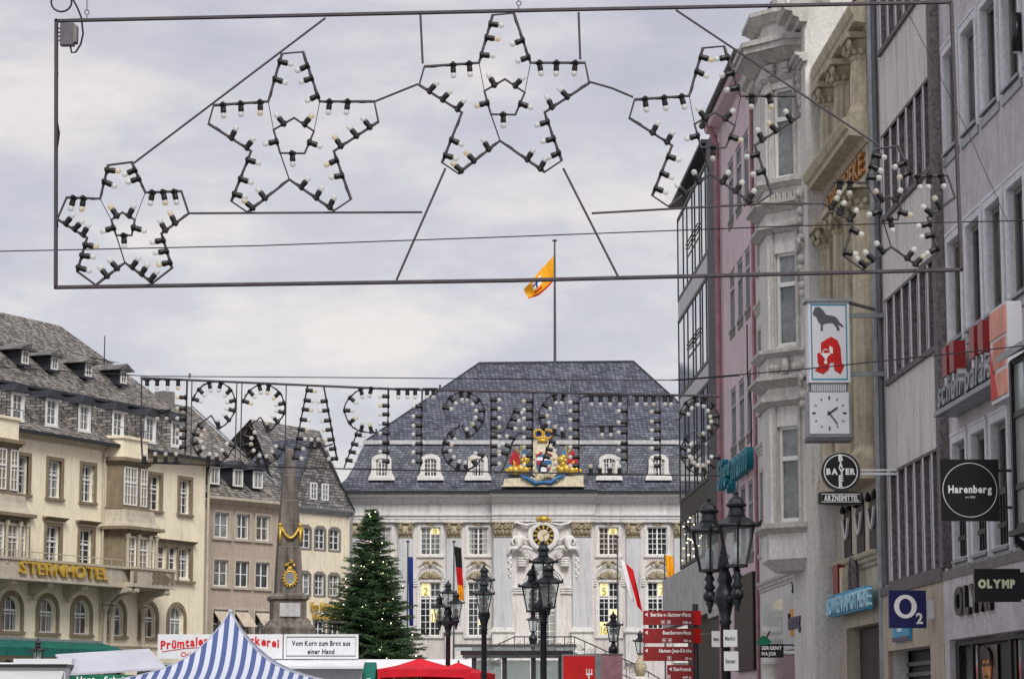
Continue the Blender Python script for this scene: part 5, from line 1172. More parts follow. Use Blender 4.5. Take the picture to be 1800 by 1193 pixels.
# wall lettering, half hidden by the projecting sign
p = RF.pt(56.5, -.14, 3.35); sg_ = thing('wall_lettering', 'dark raised shop letters on the rough grey fascia', 'sign', p, RF.rot)
text('OLYMP', sg_, .62, 'sign_black', (0, 0, 0), 3.1, .06, .03, split=True)
q = MB(); q.box(.2, 3.0, .05, .08, -.06, .0); q.build('light_strip', 'gold', sg_)
# script letters on a tray with red blocks
ua, za = rh(1655, 722, -.3); p = RF.pt(ua, -.3, za); sg_ = thing('shop_sign', 'pale script letters with red blocks on a sloping metal tray', 'sign', p, RF.rot)
text('schuh palais', sg_, .62, 'zinc', (0, 0, .06), rh(1750, 655, -.3)[0] - ua, .14, .012, .2, split=True)
q = MB(); q.box(-.1, 4.5, -.12, .3, -.1, -.02); q.build('tray', 'zinc', sg_); q = MB(); q.box(0, 4.4, .12, .18, -.02, .3); q.build('backing', 'sign_red', sg_)
for x in (.55, 1.15, 2.75, 3.4): q = MB(); q.box(x, x + .36, -.08, .12, .5, 1.0); q.build('red_block', 'sign_red', sg_); q = MB(); q.box(x - .22, x - .04, .0, .12, .3, .9); q.build('tall_stem', 'reveal_white', sg_)
# orange light box
ua, za = rh(1746, 712, -.6); p = RF.pt(ua, -.6, za); sg_ = thing('light_box', 'pale orange and white light box projecting above the script sign', 'sign', p, RF.rot)
q = MB(); q.box(0, 1.15, -.02, .2, 0, 1.4); q.build('casing', 'white_plastic', sg_)
q = MB(); q.box(.05, 1.1, -.04, -.021, .95, 1.36); q.build('upper_print', 'orange_soft', sg_); q = MB(); q.box(.05, 1.1, -.04, -.021, .06, .42); q.build('lower_print', 'orange_soft', sg_)
q = MB(); q.prism([(.08, .06), (.5, .06), (.16, .62), (.08, .9)], -.05, -.041); q.build('red_wedge', 'red_print', sg_)
for k in range(6): q = MB(); q.box(.25 + k * .14, .31 + k * .14, -.04, -.021, .48, .9); q.build('print_bar', 'orange_soft', sg_)
q = MB(); q.box(.5, .62, .2, .62, .6, .7); q.build('bracket', 'dark_metal', sg_)
# steel and glass bay at the picture's edge
p = RF.pt(64.5, 0, 4.2); sg_ = thing('glass_bay', 'black steel framed glass bay on the lilac house', 'bay window', p, RF.rot)
for k in range(4): q = MB(); q.box(k * .9, k * .9 + .12, -.95, -.83, 0, 2.35); q.build('post', 'dark_metal', sg_)
for z in (0, .55, 1.55, 2.3): q = MB(); q.box(0, 2.9, -.93, -.85, z, z + .08); q.build('rail', 'dark_metal', sg_)
for k in range(3): q = MB(); q.box(.12 + k * .9, .9 + k * .9, -.9, -.88, .05, 2.3); q.build('pane', 'shelter_glass', sg_)
q = MB(); q.prismx([(0, 2.9), (-1.1, 2.35), (-1.1, 2.45), (0, 3.0)], -.1, 3.2); q.build('roof', 'zinc', sg_); q = MB(); q.box(-.05, 2.95, -1, 0, -.08, 0); q.build('floor', 'dark_metal', sg_)
q = MB(); q.prismx([(0, -.9), (0, -.78), (-.95, -.05), (-.95, -.17)], 0, .1); q.build('strut', 'dark_metal', sg_)
# wall spotlight
p = at(1787, 58, 38.2); sg_ = thing('wall_lamp', 'black cylinder wall lamp high on the lilac house', 'lamp', p)
q = MB(); q.lathe([(.085, -.30), (.085, .30)], 14); q.build('housing', 'sign_black', sg_, True); q = MB(); q.lathe([(.065, -.31), (.06, -.302)], 14); q.build('lens', 'white_plastic', sg_); q = MB(); q.box(.05, .6, -.04, .04, -.06, .1); q.build('arm', 'sign_black', sg_)

# ------------------------------------------------------------------ projecting signs over the street
def box_px(x0, y0, x1, y1, Y): a = at(x0, y0, Y); b = at(x1, y1, Y); return a.x, b.x, b.z, a.z
def wallx(Y): return 9 - .0311 * Y
# pharmacy light box with clock
x0, x1, z0, z1 = box_px(1420, 530, 1495, 672, 50.3)
PS = thing('pharmacy_sign', 'white pharmacy light box with lion, red gothic A and square clock', 'sign', (x0, 50.3, z0 - 1.1))
dx = x1 - x0; zz = z0 - (z0 - 1.1); H2 = z1 - z0
q = MB(); q.box(0, dx, 0, .42, 1.1, 1.1 + H2); q.build('light_box', 'white_plastic', PS)
q = MB(); q.box(-.06, dx + .06, -.05, .47, 1.1 + H2, 1.16 + H2); q.build('top_cap', 'zinc', PS)
q = MB(); t_ = .03
for (a, b, c_, d_) in ((.05, dx - .05, 1.15, 1.18), (.05, dx - .05, 1.02 + H2, 1.05 + H2), (.05, .075, 1.18, 1.02 + H2), (dx - .075, dx - .05, 1.18, 1.02 + H2)): q.box(a, b, -.006, 0, c_, d_)
q.build('border_line', 'blue_line', PS)
def pz(x, y): return (dx * (x - 672) / (905 - 672), 1.1 + H2 * (828 - y) / (828 - 435))
lion = [(698, 492), (712, 463), (735, 461), (755, 475), (775, 500), (815, 505), (835, 515), (852, 540), (870, 552), (868, 560), (846, 550), (838, 545), (848, 568), (850, 574), (834, 576), (830, 560), (812, 540), (800, 538), (762, 542), (753, 552), (755, 576), (740, 576), (744, 548), (728, 530), (718, 508), (705, 503)]
q = MB(); q.prism([pz(*a) for a in lion], -.012, -.001); q.build('lion_emblem', 'grey_print', PS)
A_ = [(742, 636), (775, 618), (800, 606), (836, 624), (852, 660), (858, 735), (872, 748), (850, 788), (815, 768), (812, 730), (790, 733), (784, 765), (752, 787), (704, 770), (730, 748), (722, 730), (720, 686), (742, 684)]
q = MB(); q.prism([pz(*a) for a in A_], -.012, -.001); q.build('gothic_letter', 'red_print', PS)
q = MB(); q.prism([pz(*a) for a in ((788, 650), (808, 660), (808, 690), (790, 682))], -.02, -.0125); q.prism([pz(*a) for a in ((735, 686), (800, 686), (780, 702), (772, 715), (776, 738), (756, 738), (764, 715), (752, 702))], -.02, -.0125); q.build('cup_emblem', 'white_print', PS)
q = MB(); q.tube([(pz(750, 684)[0], -.02, pz(750, 684)[1]), (pz(762, 668)[0], -.02, pz(762, 668)[1]), (pz(780, 672)[0], -.02, pz(780, 672)[1])], .012, 4); q.build('snake_emblem', 'white_print', PS)
q = MB(); q.box(.03, dx - .05, .05, .4, .92, 1.1); q.build('vent', 'grey_metal', PS)
for k in range(20): q = MB(); q.box(.05 + (dx - .12) * k / 20, .07 + (dx - .12) * k / 20, .035, .05, .93, 1.09); q.build('vent_rib', 'white_plastic', PS)
q = MB(); q.box(-.04, dx, .02, .44, .02, .92); q.build('clock_case', 'zinc', PS)
q = MB(); q.box(.0, dx - .04, -.0, .02, .08, .90); cf = q.build('clock_face', 'white_plastic', PS)
cxx, czz = dx / 2 - .02, .49
q = MB()
for k in range(12):
    a = math.pi * k / 6; r0, r1 = (.27, .34) if k % 3 == 0 else (.29, .33); w = .014 if k % 3 == 0 else .009
    sa, ca_ = math.sin(a), math.cos(a); q.prism([(cxx + r0 * sa - w * ca_, czz + r0 * ca_ + w * sa), (cxx + r1 * sa - w * ca_, czz + r1 * ca_ + w * sa), (cxx + r1 * sa + w * ca_, czz + r1 * ca_ - w * sa), (cxx + r0 * sa + w * ca_, czz + r0 * ca_ - w * sa)], -.012, -.001)
q.build('hour_marks', 'sign_black', cf)
for nm, an, ln, w in (('hour_hand', R(55), .2, .014), ('minute_hand', R(144), .27, .01)):
    q = MB(); sa, ca_ = math.sin(an), math.cos(an); q.prism([(cxx - .05 * sa - w * ca_, czz - .05 * ca_ + w * sa), (cxx + ln * sa - w * ca_, czz + ln * ca_ + w * sa), (cxx + ln * sa + w * ca_, czz + ln * ca_ - w * sa), (cxx - .05 * sa + w * ca_, czz - .05 * ca_ - w * sa)], -.022, -.014); q.build(nm, 'sign_black', cf)
q = MB(); q.box(-.06, dx + .02, -.03, .48, -.06, .02); q.build('bottom_tray', 'grey_metal', PS)
for z in (1.25, 1.1 + H2 * .82): q = MB(); q.box(dx, wallx(50.5) - x0 + .3, .18, .26, z, z + .09); q.build('arm', 'zinc', PS)
q = MB(); q.tube([(dx - .02, .2, 1.12 + H2), (dx + .55, .25, .98 + H2)], .035, 6); q.build('stay', 'grey_metal', PS)
# round drug maker's sign
p = at(1477, 829, 49.3); BY = thing('round_sign', 'round black sign with crossed white lettering above a black nameplate', 'sign', p)
r0 = at(1511, 829, 49.3).x - p.x
q = MB(); q.lathe([(r0, -.08), (r0, .08)], 36); q.v = [Vector((v.x, v.z, v.y)) for v in q.v]; q.f = [f[::-1] for f in q.f]; q.build('disc', 'sign_black', BY)
q = MB(); q.tube([(r0 * .86 * math.cos(2 * math.pi * k / 40), -.085, r0 * .86 * math.sin(2 * math.pi * k / 40)) for k in range(40)], .012, 5, True); q.build('ring', 'white_print', BY)
q = MB(); q.tube([(r0 * .985 * math.cos(2 * math.pi * k / 40), -.08, r0 * .985 * math.sin(2 * math.pi * k / 40)) for k in range(40)], .012, 5, True); q.build('rim', 'grey_metal', BY)
text('BAYER', BY, .155, 'white_print', (0, -.09, -.055), r0 * 1.5, .01, .009, align='c')
for k, ch in enumerate('BA ER'):
    if ch != ' ': text(ch, BY, .155, 'white_print', (0, -.09, .2 - k * .128), .085, .01, .009, align='c')
x_, z_ = at(1438, 865, 49.3), at(1516, 886, 49.3)
q = MB(); a, b, c_, d_ = x_.x - p.x, z_.x - p.x, z_.z - p.z, x_.z - p.z
q.prism([(a, c_ + .02), (a, d_ - .02), (a + .05, d_), (0, d_ + .03), (b - .05, d_), (b, d_ - .02), (b, c_ + .02), (b - .05, c_), (0, c_ - .03), (a + .05, c_)], -.08, .08); pl = q.build('nameplate', 'sign_black', BY)
q = MB(); q.tube([(a + .05, -.085, c_ + .04), (a + .05, -.085, d_ - .04), (b - .05, -.085, d_ - .04), (b - .05, -.085, c_ + .04)], .008, 4, True); q.build('border', 'white_print', pl)
text('ARZNEIMITTEL', BY, .15, 'white_print', (0, -.09, (c_ + d_) / 2 - .052), (b - a) * .78, .01, .005, align='c')
q = MB(); q.box(r0 * .9, wallx(49.3) - p.x + .2, -.03, .03, -.06, -.02); q.box(r0 * .9, wallx(49.3) - p.x + .2, -.03, .03, .02, .05); q.build('arm', 'white_plastic', BY)
# square black sign with ring
x0, x1, z0, z1 = box_px(1652, 807, 1758, 915, 38.6); s_ = x1 - x0
HS = thing('square_sign', 'square black projecting sign with thin white ring and name', 'sign', (x0, 38.6, z0))
q = MB(); q.box(0, s_, 0, .1, 0, z1 - z0); q.build('board', 'sign_black', HS)
rr = s_ * .46; hc = (z1 - z0) / 2; q = MB(); q.tube([(s_ / 2 + rr * math.cos(2 * math.pi * k / 48), -.004, hc + rr * math.sin(2 * math.pi * k / 48)) for k in range(48)], .006, 4, True); q.build('ring', 'white_print', HS)
text('Harenberg', HS, .155, 'white_print', (s_ / 2, -.008, hc - .04), s_ * .74, .006, .006, align='c'); text('seit 1820', HS, .045, 'white_print', (s_ / 2, -.008, hc - .12), s_ * .17, .006, align='c')
for z in (.2, .8): q = MB(); q.box(s_, wallx(38.6) - x0 + .1, .03, .07, (z1 - z0) * z, (z1 - z0) * z + .04); q.build('arm', 'dark_metal', HS)
# small black sign with pale name
x0, x1, z0, z1 = box_px(1712, 999, 1795, 1057, 38.2); s_ = x1 - x0; h_ = z1 - z0
OS = thing('rectangular_sign', 'small black projecting sign with pale yellow name below the lilac house windows', 'sign', (x0, 38.2, z0))
q = MB(); q.box(0, s_, 0, .1, 0, h_); q.build('board', 'sign_black', OS); text('OLYMP', OS, .16, 'pale_print', (s_ * .08, -.008, h_ * .43), s_ * .8, .006, .012)
q = MB(); q.box(s_, wallx(38.2) - x0 + .1, .02, .08, .04, h_ * .9); q.build('arm', 'dark_metal', OS)
# blue telecom sign
x0, x1, z0, z1 = box_px(1562, 1037, 1629, 1103, 45.6); s_ = x1 - x0; h_ = z1 - z0
O2 = thing('blue_sign', 'square dark blue projecting sign with large white O and small 2', 'sign', (x0, 45.6, z0))
q = MB(); q.box(0, s_, 0, .12, 0, h_); q.build('board', 'navy', O2)
q = MB(); n = 32
for k in range(n):
    def el(j, rx, rz): t = 2 * math.pi * j / n; return (s_ * .44 + rx * math.cos(t), h_ * .57 + rz * math.sin(t))
    q.prism([el(k, .305 * s_, .315 * h_), el(k, .17 * s_, .215 * h_), el(k + 1, .17 * s_, .215 * h_), el(k + 1, .305 * s_, .315 * h_)], -.014, -.002)
q.build('letter_o', 'white_print', O2); text('2', O2, .26, 'white_print', (s_ * .72, -.008, h_ * .12), s_ * .18, .01, .008)
q = MB(); q.box(s_, wallx(45.6) - x0 + .1, .03, .09, h_ * .25, h_ * .75); q.build('arm', 'white_plastic', O2)
p = RF.pt(50.6, -.16, 3.05); sg_ = thing('wall_poster', 'small blue poster panel on the stone cladding below the blue sign', 'poster', p, RF.rot)
q = MB(); q.box(0, 1.7, 0, .05, 0, .5); q.build('panel', 'sky_blue', sg_); q = MB(); q.box(.55, .95, -.012, 0, .18, .5); q.build('white_print', 'white_print', sg_); q = MB(); q.box(0, 1.7, -.012, 0, 0, .08); q.build('lower_band', 'navy', sg_)
# ------------------------------------------------------------------ star light decoration across the street
def bulbs(parent, px_list, Y, scale, warm=.2):
    """px_list: (x, y, dx, dy) foot pixel and direction in the picture plane of the hanging frame"""
    for (x, y, dx, dy) in px_list:
        p = at(x, y, Y) - Vector(parent['org']); n = math.hypot(dx, dy); d = Vector((dx / n, 0, -dy / n))
        rot = d.to_track_quat('Z', 'Y').to_euler()
        o = link('bulb_socket', SOCK, parent, loc=p, rot=rot); o.scale = (scale,) * 3
        o = link('light_bulb', BULB2 if rnd.random() < warm else BULB, parent, loc=p, rot=rot); o.scale = (scale,) * 3
q = MB(); q.lathe([(.0, -.012), (.029, -.01), (.029, .012), (.021, .016), (.024, .05), (.022, .066), (.0, .069)], 10); q.box(-.05, .05, -.012, .012, -.014, .004); SOCK = q.mesh('bulb_socket', 'socket_black', False)
q = MB(); q.lathe([(.014, .066), (.019, .072), (.0235, .084), (.0235, .098), (.016, .110), (.0, .115)], 12); BULB = q.mesh('light_bulb', 'bulb_glass', True); BULB2 = q.mesh('light_bulb', 'bulb_warm', True)
YS = 20.0
org = at(97, 505, YS); SD = thing('star_decoration', 'hanging steel frame with five bulb studded stars, unlit', 'light decoration', org)
def sp(px, py, Y=YS, o=None): return at(px, py, Y) - (o or org)
def bars(name, lines, r, m, parent, Y=YS, o=None, n=6):
    for l in lines:
        q = MB(); q.tube([sp(x, y, Y, o) for x, y in l], r, n); q.build(name, m, parent)
bars('frame_bar', [[(97, 37), (912, 19), (1672, 4)], [(97, 505), (900, 493), (1692, 474)], [(99, 34), (98, 508)], [(1672, 2), (1690, 477)]], .0165, 'frame_steel', SD)
bars('brace', [[(235, 287), (572, 32)], [(1188, 18), (1545, 256)], [(783, 296), (697, 492)], [(990, 296), (1088, 489)], [(330, 375), (742, 373)], [(1040, 375), (1200, 366), (1345, 358), (1450, 358)], [(739, 26), (743, 112)], [(1017, 22), (1020, 105)], [(658, 179), (700, 162), (735, 148)], [(1036, 144), (1075, 155), (1113, 171)]], .009, 'frame_steel', SD)
big = [(580, 92), (718, 80), (828, 405), (1185, 405), (1212, 537), (920, 730), (1032, 1045), (920, 1120), (628, 915), (355, 1130), (248, 1058), (378, 730), (98, 550), (132, 430), (490, 405)]
bpen = [(525, 590), (660, 512), (790, 600), (728, 745), (568, 742)]
small = [(505, 140), (695, 115), (805, 360), (1095, 350), (1155, 528), (935, 690), (1020, 968), (865, 1088), (640, 925), (405, 1105), (255, 995), (335, 725), (95, 575), (170, 400), (440, 410)]
spen = [(530, 580), (620, 520), (720, 580), (695, 705), (570, 705)]
# long edges (index pairs) carrying three sockets each
EDG = [(1, 2, (.25, .55, .86)), (2, 3, (.18, .5, .83)), (4, 5, (.2, .5, .85)), (5, 6, (.2, .52, .86)), (7, 8, (.12, .42, .74)), (8, 9, (.25, .6, .9)), (10, 11, (.12, .45, .8)), (11, 12, (.14, .45, .76)), (13, 14, (.2, .52, .84)), (14, 0, (.16, .5, .82))]
def star(T, PEN, ox, oy, k, drop):
    mpx = lambda a: (ox + a[0] * k, oy + a[1] * k)
    q = MB(); q.tube([sp(*mpx(a)) for a in T], .0125, 6, True); st = q.build('star_outline', 'frame_steel', SD); st['org'] = tuple(org)
    q = MB(); q.tube([sp(*mpx(a)) for a in PEN], .0105, 6, True); q.build('star_centre', 'frame_steel', st)
    for i, j, rr in ((14, 0, .003), (2, 2, .003), (8, 4, .005)): q = MB(); q.tube([sp(*mpx(T[i])), sp(*mpx(PEN[j]))], rr, 4); q.build('tie_rod', 'wire_black', st)
    cx_ = sum(a[0] for a in T) / 15; cy_ = sum(a[1] for a in T) / 15; L_ = []; W2 = []
    for ei, (i, j, ts) in enumerate(EDG):
        a, b = T[i], T[j]; dx, dy = b[0] - a[0], b[1] - a[1]; nx_, ny_ = -dy, dx     # inward = to the right of clockwise walk
        if nx_ * (cx_ - (a[0] + b[0]) / 2) + ny_ * (cy_ - (a[1] + b[1]) / 2) < 0: nx_, ny_ = -nx_, -ny_
        use = [t for n_, t in enumerate(ts) if (ei, n_) not in drop]
        for t in use:
            t += rnd.uniform(-.03, .03); x, y = mpx((a[0] + dx * t, a[1] + dy * t)); jx = rnd.uniform(-.22, .22); L_.append((x, y, nx_ - ny_ * jx, ny_ + nx_ * jx))
        n_ = math.hypot(nx_, ny_); pts = []
        for s in range(13): t = s / 12; sag = 9 * abs(math.sin(t * math.pi * 3.2)); x, y = mpx((a[0] + dx * t + nx_ / n_ * sag, a[1] + dy * t + ny_ / n_ * sag)); pts.append(sp(x, y))
        W2.append(pts)
    pcx = sum(a[0] for a in PEN) / 5; pcy = sum(a[1] for a in PEN) / 5
    for i in range(5):
        a, b = PEN[i], PEN[(i + 1) % 5]; mx_, my_ = (a[0] + b[0]) / 2, (a[1] + b[1]) / 2; x, y = mpx((mx_, my_)); L_.append((x, y, mx_ - pcx + rnd.uniform(-12, 12), my_ - pcy))
    bulbs(st, L_, YS, 1.0)
    q = MB()
    for pts in W2: q.tube(pts, .0045, 4)
    q.build('cable', 'wire_black', st, kind='stuff')
star(small, spen, 80, 260, .218, {(9, 0), (0, 2), (8, 2), (2, 0), (5, 2)})
star(big, bpen, 340, 70, .2683, {(1, 2), (9, 0), (7, 2), (3, 2), (5, 0)})
star(big, bpen, 710.5, 2, .2683, {(0, 0), (8, 0), (2, 0), (6, 2), (4, 2)})
star(big, bpen, 1080, 60, .2683, {(1, 2), (9, 0), (7, 2), (3, 2), (5, 2)})
star(small, spen, 1427, 232, .218, {(0, 0), (8, 2), (2, 0), (6, 1), (4, 2)})
q = MB(); a = sp(107, 42); b = sp(130, 80); q.box(a.x, b.x, -.03, .05, b.z, a.z); q.build('junction_box', 'grey_metal', SD); q = MB(); q.box(b.x, b.x + .025, -.035, .055, b.z + .02, a.z - .02); q.build('box_lid', 'grey_trim', SD)
q = MB()
for k in range(4): y = 52 + 7 * k; q.tube([sp(99, y), sp(104, y - 2), sp(112, y + 1)], .006, 4)
q.build('cable_gland', 'wire_black', SD)
q = MB(); q.tube([sp(*a) for a in ((125, -6), (136, 14), (143, 32), (146, 60), (142, 78), (133, 92), (126, 93), (124, 82))], .008, 5); q.build('feed_cable', 'wire_black', SD)
q = MB(); q.tube([sp(108 + 18 * math.cos(2 * math.pi * k / 16), 4 + 17 * math.sin(2 * math.pi * k / 16)) for k in range(16)], .008, 5, True); q.build('cable_loop', 'wire_black', SD)
q = MB(); q.tube([sp(99, 90), sp(101, 130), sp(98, 200), sp(104, 235), sp(99, 270), sp(98, 330), sp(101, 400)], .008, 5); q.build('down_cable', 'wire_black', SD)
for x, y in ((153, 34), (912, 18)): 
    q = MB(); q.tube([sp(x, y + 5), sp(x, y - 8)], .008, 5); q.tube([sp(x + 4 * math.cos(2 * math.pi * k / 10), y - 12 + 4 * math.sin(2 * math.pi * k / 10)) for k in range(10)], .005, 4, True); q.tube([sp(x, y - 16), sp(x + 1, y - 70)], .007, 5); q.build('hanger', 'zinc', SD)

# ------------------------------------------------------------------ street name in bulbs, seen from behind
YL = 26.0
ol = at(247, 812, YL); LD = thing('lettering_decoration', 'bulb lit street name sign hanging mirrored across the square, unlit', 'light decoration', ol)
def lp(x, y): return at(x, y, YL) - ol
bars('rail', [[(247, 664), (700, 684), (1266, 696)]], .012, 'frame_steel', LD, YL, ol)
bars('lower_cable', [[(247, 813), (580, 823), (920, 830), (1266, 836)]], .007, 'wire_black', LD, YL, ol)
c2 = lambda x, y: (200 + x * .2445, 620 + y * .2445); c4 = lambda x, y: (580 + x * .2347, 620 + y * .2347); c5 = lambda x, y: (860 + x * .2347, 620 + y * .2347); c8 = lambda x, y: (1180 + x * .1677, 660 + y * .1677)
def smooth(pts, n=4):
    out_ = []; P_ = [Vector((*p, 0)) for p in pts]
    for i in range(len(P_) - 1):
        p0 = P_[max(i - 1, 0)]; p1 = P_[i]; p2 = P_[i + 1]; p3 = P_[min(i + 2, len(P_) - 1)]
        for k in range(n):
            t = k / n; v = .5 * ((2 * p1) + (p2 - p0) * t + (2 * p0 - 5 * p1 + 4 * p2 - p3) * t * t + (3 * p1 - p0 - 3 * p2 + p3) * t ** 3); out_.append((v.x, v.y))
    return out_ + [pts[-1]]
def glyph(strokes, feet):
    """strokes: outline polylines; feet: (x,y,dx,dy) sockets"""
    q = MB()
    for s in strokes: q.tube([lp(*p) for p in s], .0075, 5); q.tube([lp(p[0] + .0, p[1]) + Vector((rnd.uniform(-.012, .012), -.012, rnd.uniform(-.012, .012))) for p in s], .004, 4)
    g_ = q.build('letter_outline', 'frame_steel', LD); g_['org'] = tuple(ol); bulbs(g_, feet, YL, .92)
def vbul(f, x, ys, sg): return [(*f(x, y), sg, 0) for y in ys]
def hbul(f, xs, y, sg): return [(*f(x, y), 0, sg) for x in xs]
def sgl(f, pts, feet): 
    path = smooth([f(*p) for p in pts]); out_ = []
    for (x, y, cx_, cy_) in feet: a = f(x, y); c_ = f(cx_, cy_); out_.append((a[0], a[1], c_[0] - a[0], c_[1] - a[1]))
    glyph([path], out_)
def arcfeet(pts, centre, skip=()): return [(x, y, *centre) for i, (x, y) in enumerate(pts) if i not in skip]
# E
glyph([[c2(200, 190), c2(195, 600), c2(205, 770), c2(250, 790), c2(500, 780)], [c2(525, 195), c2(510, 770)]],
      hbul(c2, (240, 312, 388, 463), 195, 1) + vbul(c2, 515, (320, 400, 470, 555, 610, 675), -1) + hbul(c2, (315, 380), 415, 1) + hbul(c2, (220, 297, 372, 447), 785, -1))
bars('divider', [[c2(562, 195), c2(552, 790)], [c2(885, 210), c2(872, 795)], [c2(922, 212), c2(908, 800)], [c2(1240, 230), c2(1230, 810)]], .006, 'frame_steel', LD, YL, ol)
def ess(f, top, bot): sgl(f, top + bot, arcfeet([p for i, p in enumerate(top) if i not in (len(top) - 1,)], ESC[0]) + arcfeet(bot[1:], ESC[1]))
ESC = [(725, 380), (715, 620)]
ess(c2, [(572, 330), (612, 262), (685, 215), (770, 215), (840, 265), (872, 340), (868, 415), (830, 485), (755, 538), (706, 455)], [(675, 470), (612, 515), (575, 580), (568, 652), (600, 722), (672, 782), (748, 790), (815, 745), (868, 672)])
ESC = [(1085, 395), (1080, 640)]
ess(c2, [(932, 345), (975, 275), (1045, 230), (1115, 232), (1190, 285), (1225, 360), (1225, 430), (1180, 500), (1108, 562), (1060, 468)], [(1030, 485), (972, 530), (935, 595), (930, 665), (960, 738), (1030, 792), (1108, 798), (1175, 755), (1220, 690)])
# A
glyph([[c2(1395, 235), c2(1290, 760)], [c2(1510, 235), c2(1607, 765)], [c2(1310, 640), c2(1370, 665), c2(1440, 685), c2(1500, 675), c2(1575, 655)]],
      [(*c2(1393 - (y - 245) * .2, y), 1, .12) for y in (268, 340, 405, 478, 548, 612, 683, 752)] + [(*c2(1520 + (y - 290) * .18, y), -1, .1) for y in (345, 412, 484, 550, 620, 687, 757)] + hbul(c2, (1420, 1470), 680, -1))
# R
glyph([smooth([c4(440, 265), c4(310, 262), c4(235, 270), c4(150, 330), c4(108, 410), c4(125, 490), c4(170, 555), c4(235, 588), c4(340, 597), c4(345, 570)]), [c4(440, 265), c4(432, 560), c4(425, 865)], [c4(205, 590), c4(105, 860)]],
      [(*c4(x, y), 270 - x, 430 - y) for x, y in ((230, 272), (310, 264), (148, 335), (108, 432), (145, 525), (232, 585), (312, 594))] + vbul(c4, 437, (325, 395, 460, 530, 602, 670, 740, 812), -1) + [(*c4(x, y), 1, .2) for x, y in ((195, 610), (168, 680), (150, 738), (125, 800))])
# T
glyph([[c4(690, 270), c4(682, 560), c4(682, 850)]], hbul(c4, (513, 580, 638, 727, 775), 272, 1) + vbul(c4, 685, (400, 475, 545, 610, 680, 745, 815), -1))
ESC = [(1000, 440), (990, 720)]
ess(c4, [(850, 408), (900, 335), (980, 292), (1045, 298), (1118, 350), (1155, 430), (1145, 510), (1105, 580), (1035, 630), (990, 548)], [(965, 552), (900, 598), (855, 665), (842, 742), (885, 822), (955, 872), (1025, 880), (1095, 838), (1148, 768)])
# N
glyph([[c4(1190, 292), c4(1208, 340), c4(1203, 895)], smooth([c5(20, 585), c5(60, 600), c5(105, 592), c5(150, 520), c5(192, 412)]), [c5(325, 300), c5(318, 905)], smooth([c5(300, 602), c5(225, 602), c5(185, 650), c5(140, 770), c5(95, 885), c5(50, 900), c5(10, 890)])],
      vbul(c4, 1208, (352, 418, 487, 556, 626, 697, 765, 832), 1) + [(*c5(x, y), 1, .3) for x, y in ((188, 432), (165, 492), (138, 550))] + [(*c5(x, y), -1, -.3) for x, y in ((190, 640), (160, 700), (132, 755))] + vbul(c5, 320, (362, 427, 492, 565, 632, 705, 772, 842), -1))
# R
glyph([smooth([c5(325, 298), c5(420, 296), c5(510, 312), c5(460, 325), c5(400, 385), c5(372, 450), c5(378, 520), c5(410, 575), c5(480, 610), c5(570, 632)]), [c5(672, 318), c5(670, 560), c5(672, 900)], [c5(470, 625), c5(370, 895)]],
      [(*c5(x, y), 520 - x, 460 - y) for x, y in ((485, 318), (555, 318), (405, 385), (375, 480), (400, 562), (480, 612), (555, 630))] + vbul(c5, 668, (370, 435, 500, 570, 635, 705, 780, 845), -1) + [(*c5(x, y), 1, .25) for x, y in ((455, 660), (432, 718), (412, 775), (390, 835))])
# E
glyph([smooth([c5(680, 350), c5(740, 325), c5(1010, 322), c5(1035, 345), c5(1030, 600), c5(1035, 860), c5(1025, 898)]), [c5(680, 550), c5(1030, 550)]],
      hbul(c5, (765, 833, 905, 978), 325, 1) + vbul(c5, 1030, (435, 520, 595, 675, 730, 795), -1) + hbul(c5, (845, 910), 553, 1) + hbul(c5, (760, 830, 905, 975), 908, -1))
# T
glyph([[c5(1275, 322), c5(1280, 600), c5(1278, 905)]], hbul(c5, (1105, 1170, 1230, 1315, 1360), 325, 1) + vbul(c5, 1278, (440, 515, 580, 645, 715, 785, 845), -1))
ESC = [(320, 440), (300, 840)]
ess(c8, [(95, 385), (150, 285), (250, 225), (350, 238), (440, 305), (492, 420), (495, 515), (440, 610), (345, 690), (285, 640)], [(245, 580), (150, 655), (105, 750), (110, 855), (180, 975), (262, 1020), (360, 1020), (455, 955), (505, 855)])
bars('end_post', [[c8(80, 200), c8(95, 385)], [(1266, 696), (1266, 838)]], .006, 'frame_steel', LD, YL, ol)
for x, y in ((333, 664), (773, 684)): q = MB(); q.tube([lp(x, y), lp(x + 1, y - 8)], .012, 5); q.build('hanger', 'grey_metal', LD)

# ------------------------------------------------------------------ overhead wires
def wire(label, pts, r=.006):
    P_ = [at(*p) for p in pts]; o = P_[0].copy(); q = MB(); q.tube([p - o for p in P_], r, 4); w = q.build('overhead_wire', 'wire_black'); w.location = o; tag(w, label, 'wire')
wire('thin wire crossing behind the stars above the flag', [(-60, 443, 30), (450, 432, 30), (900, 416, 30), (1400, 397, 30), (1830, 387, 30)], .007)
wire('thin wire just above the mirrored bulb letters', [(-60, 641, 26), (260, 661, 26), (700, 664, 26), (1000, 667, 26), (1198, 668, 26), (1300, 660, 26)], .005)
wire('thin wire running over the pharmacy sign', [(1180, 668, 24), (1400, 650, 24), (1640, 625, 24), (1830, 604, 24)], .006)
wire('carrying cable strung above the star frame', [(-900, -20, 20), (153, -38, 20), (912, -54, 20), (2600, -75, 20)], .008)
wire('slanting thin stay wire over the lilac house', [(1590, 10, 24), (1700, 230, 24), (1771, 390, 24)], .003)

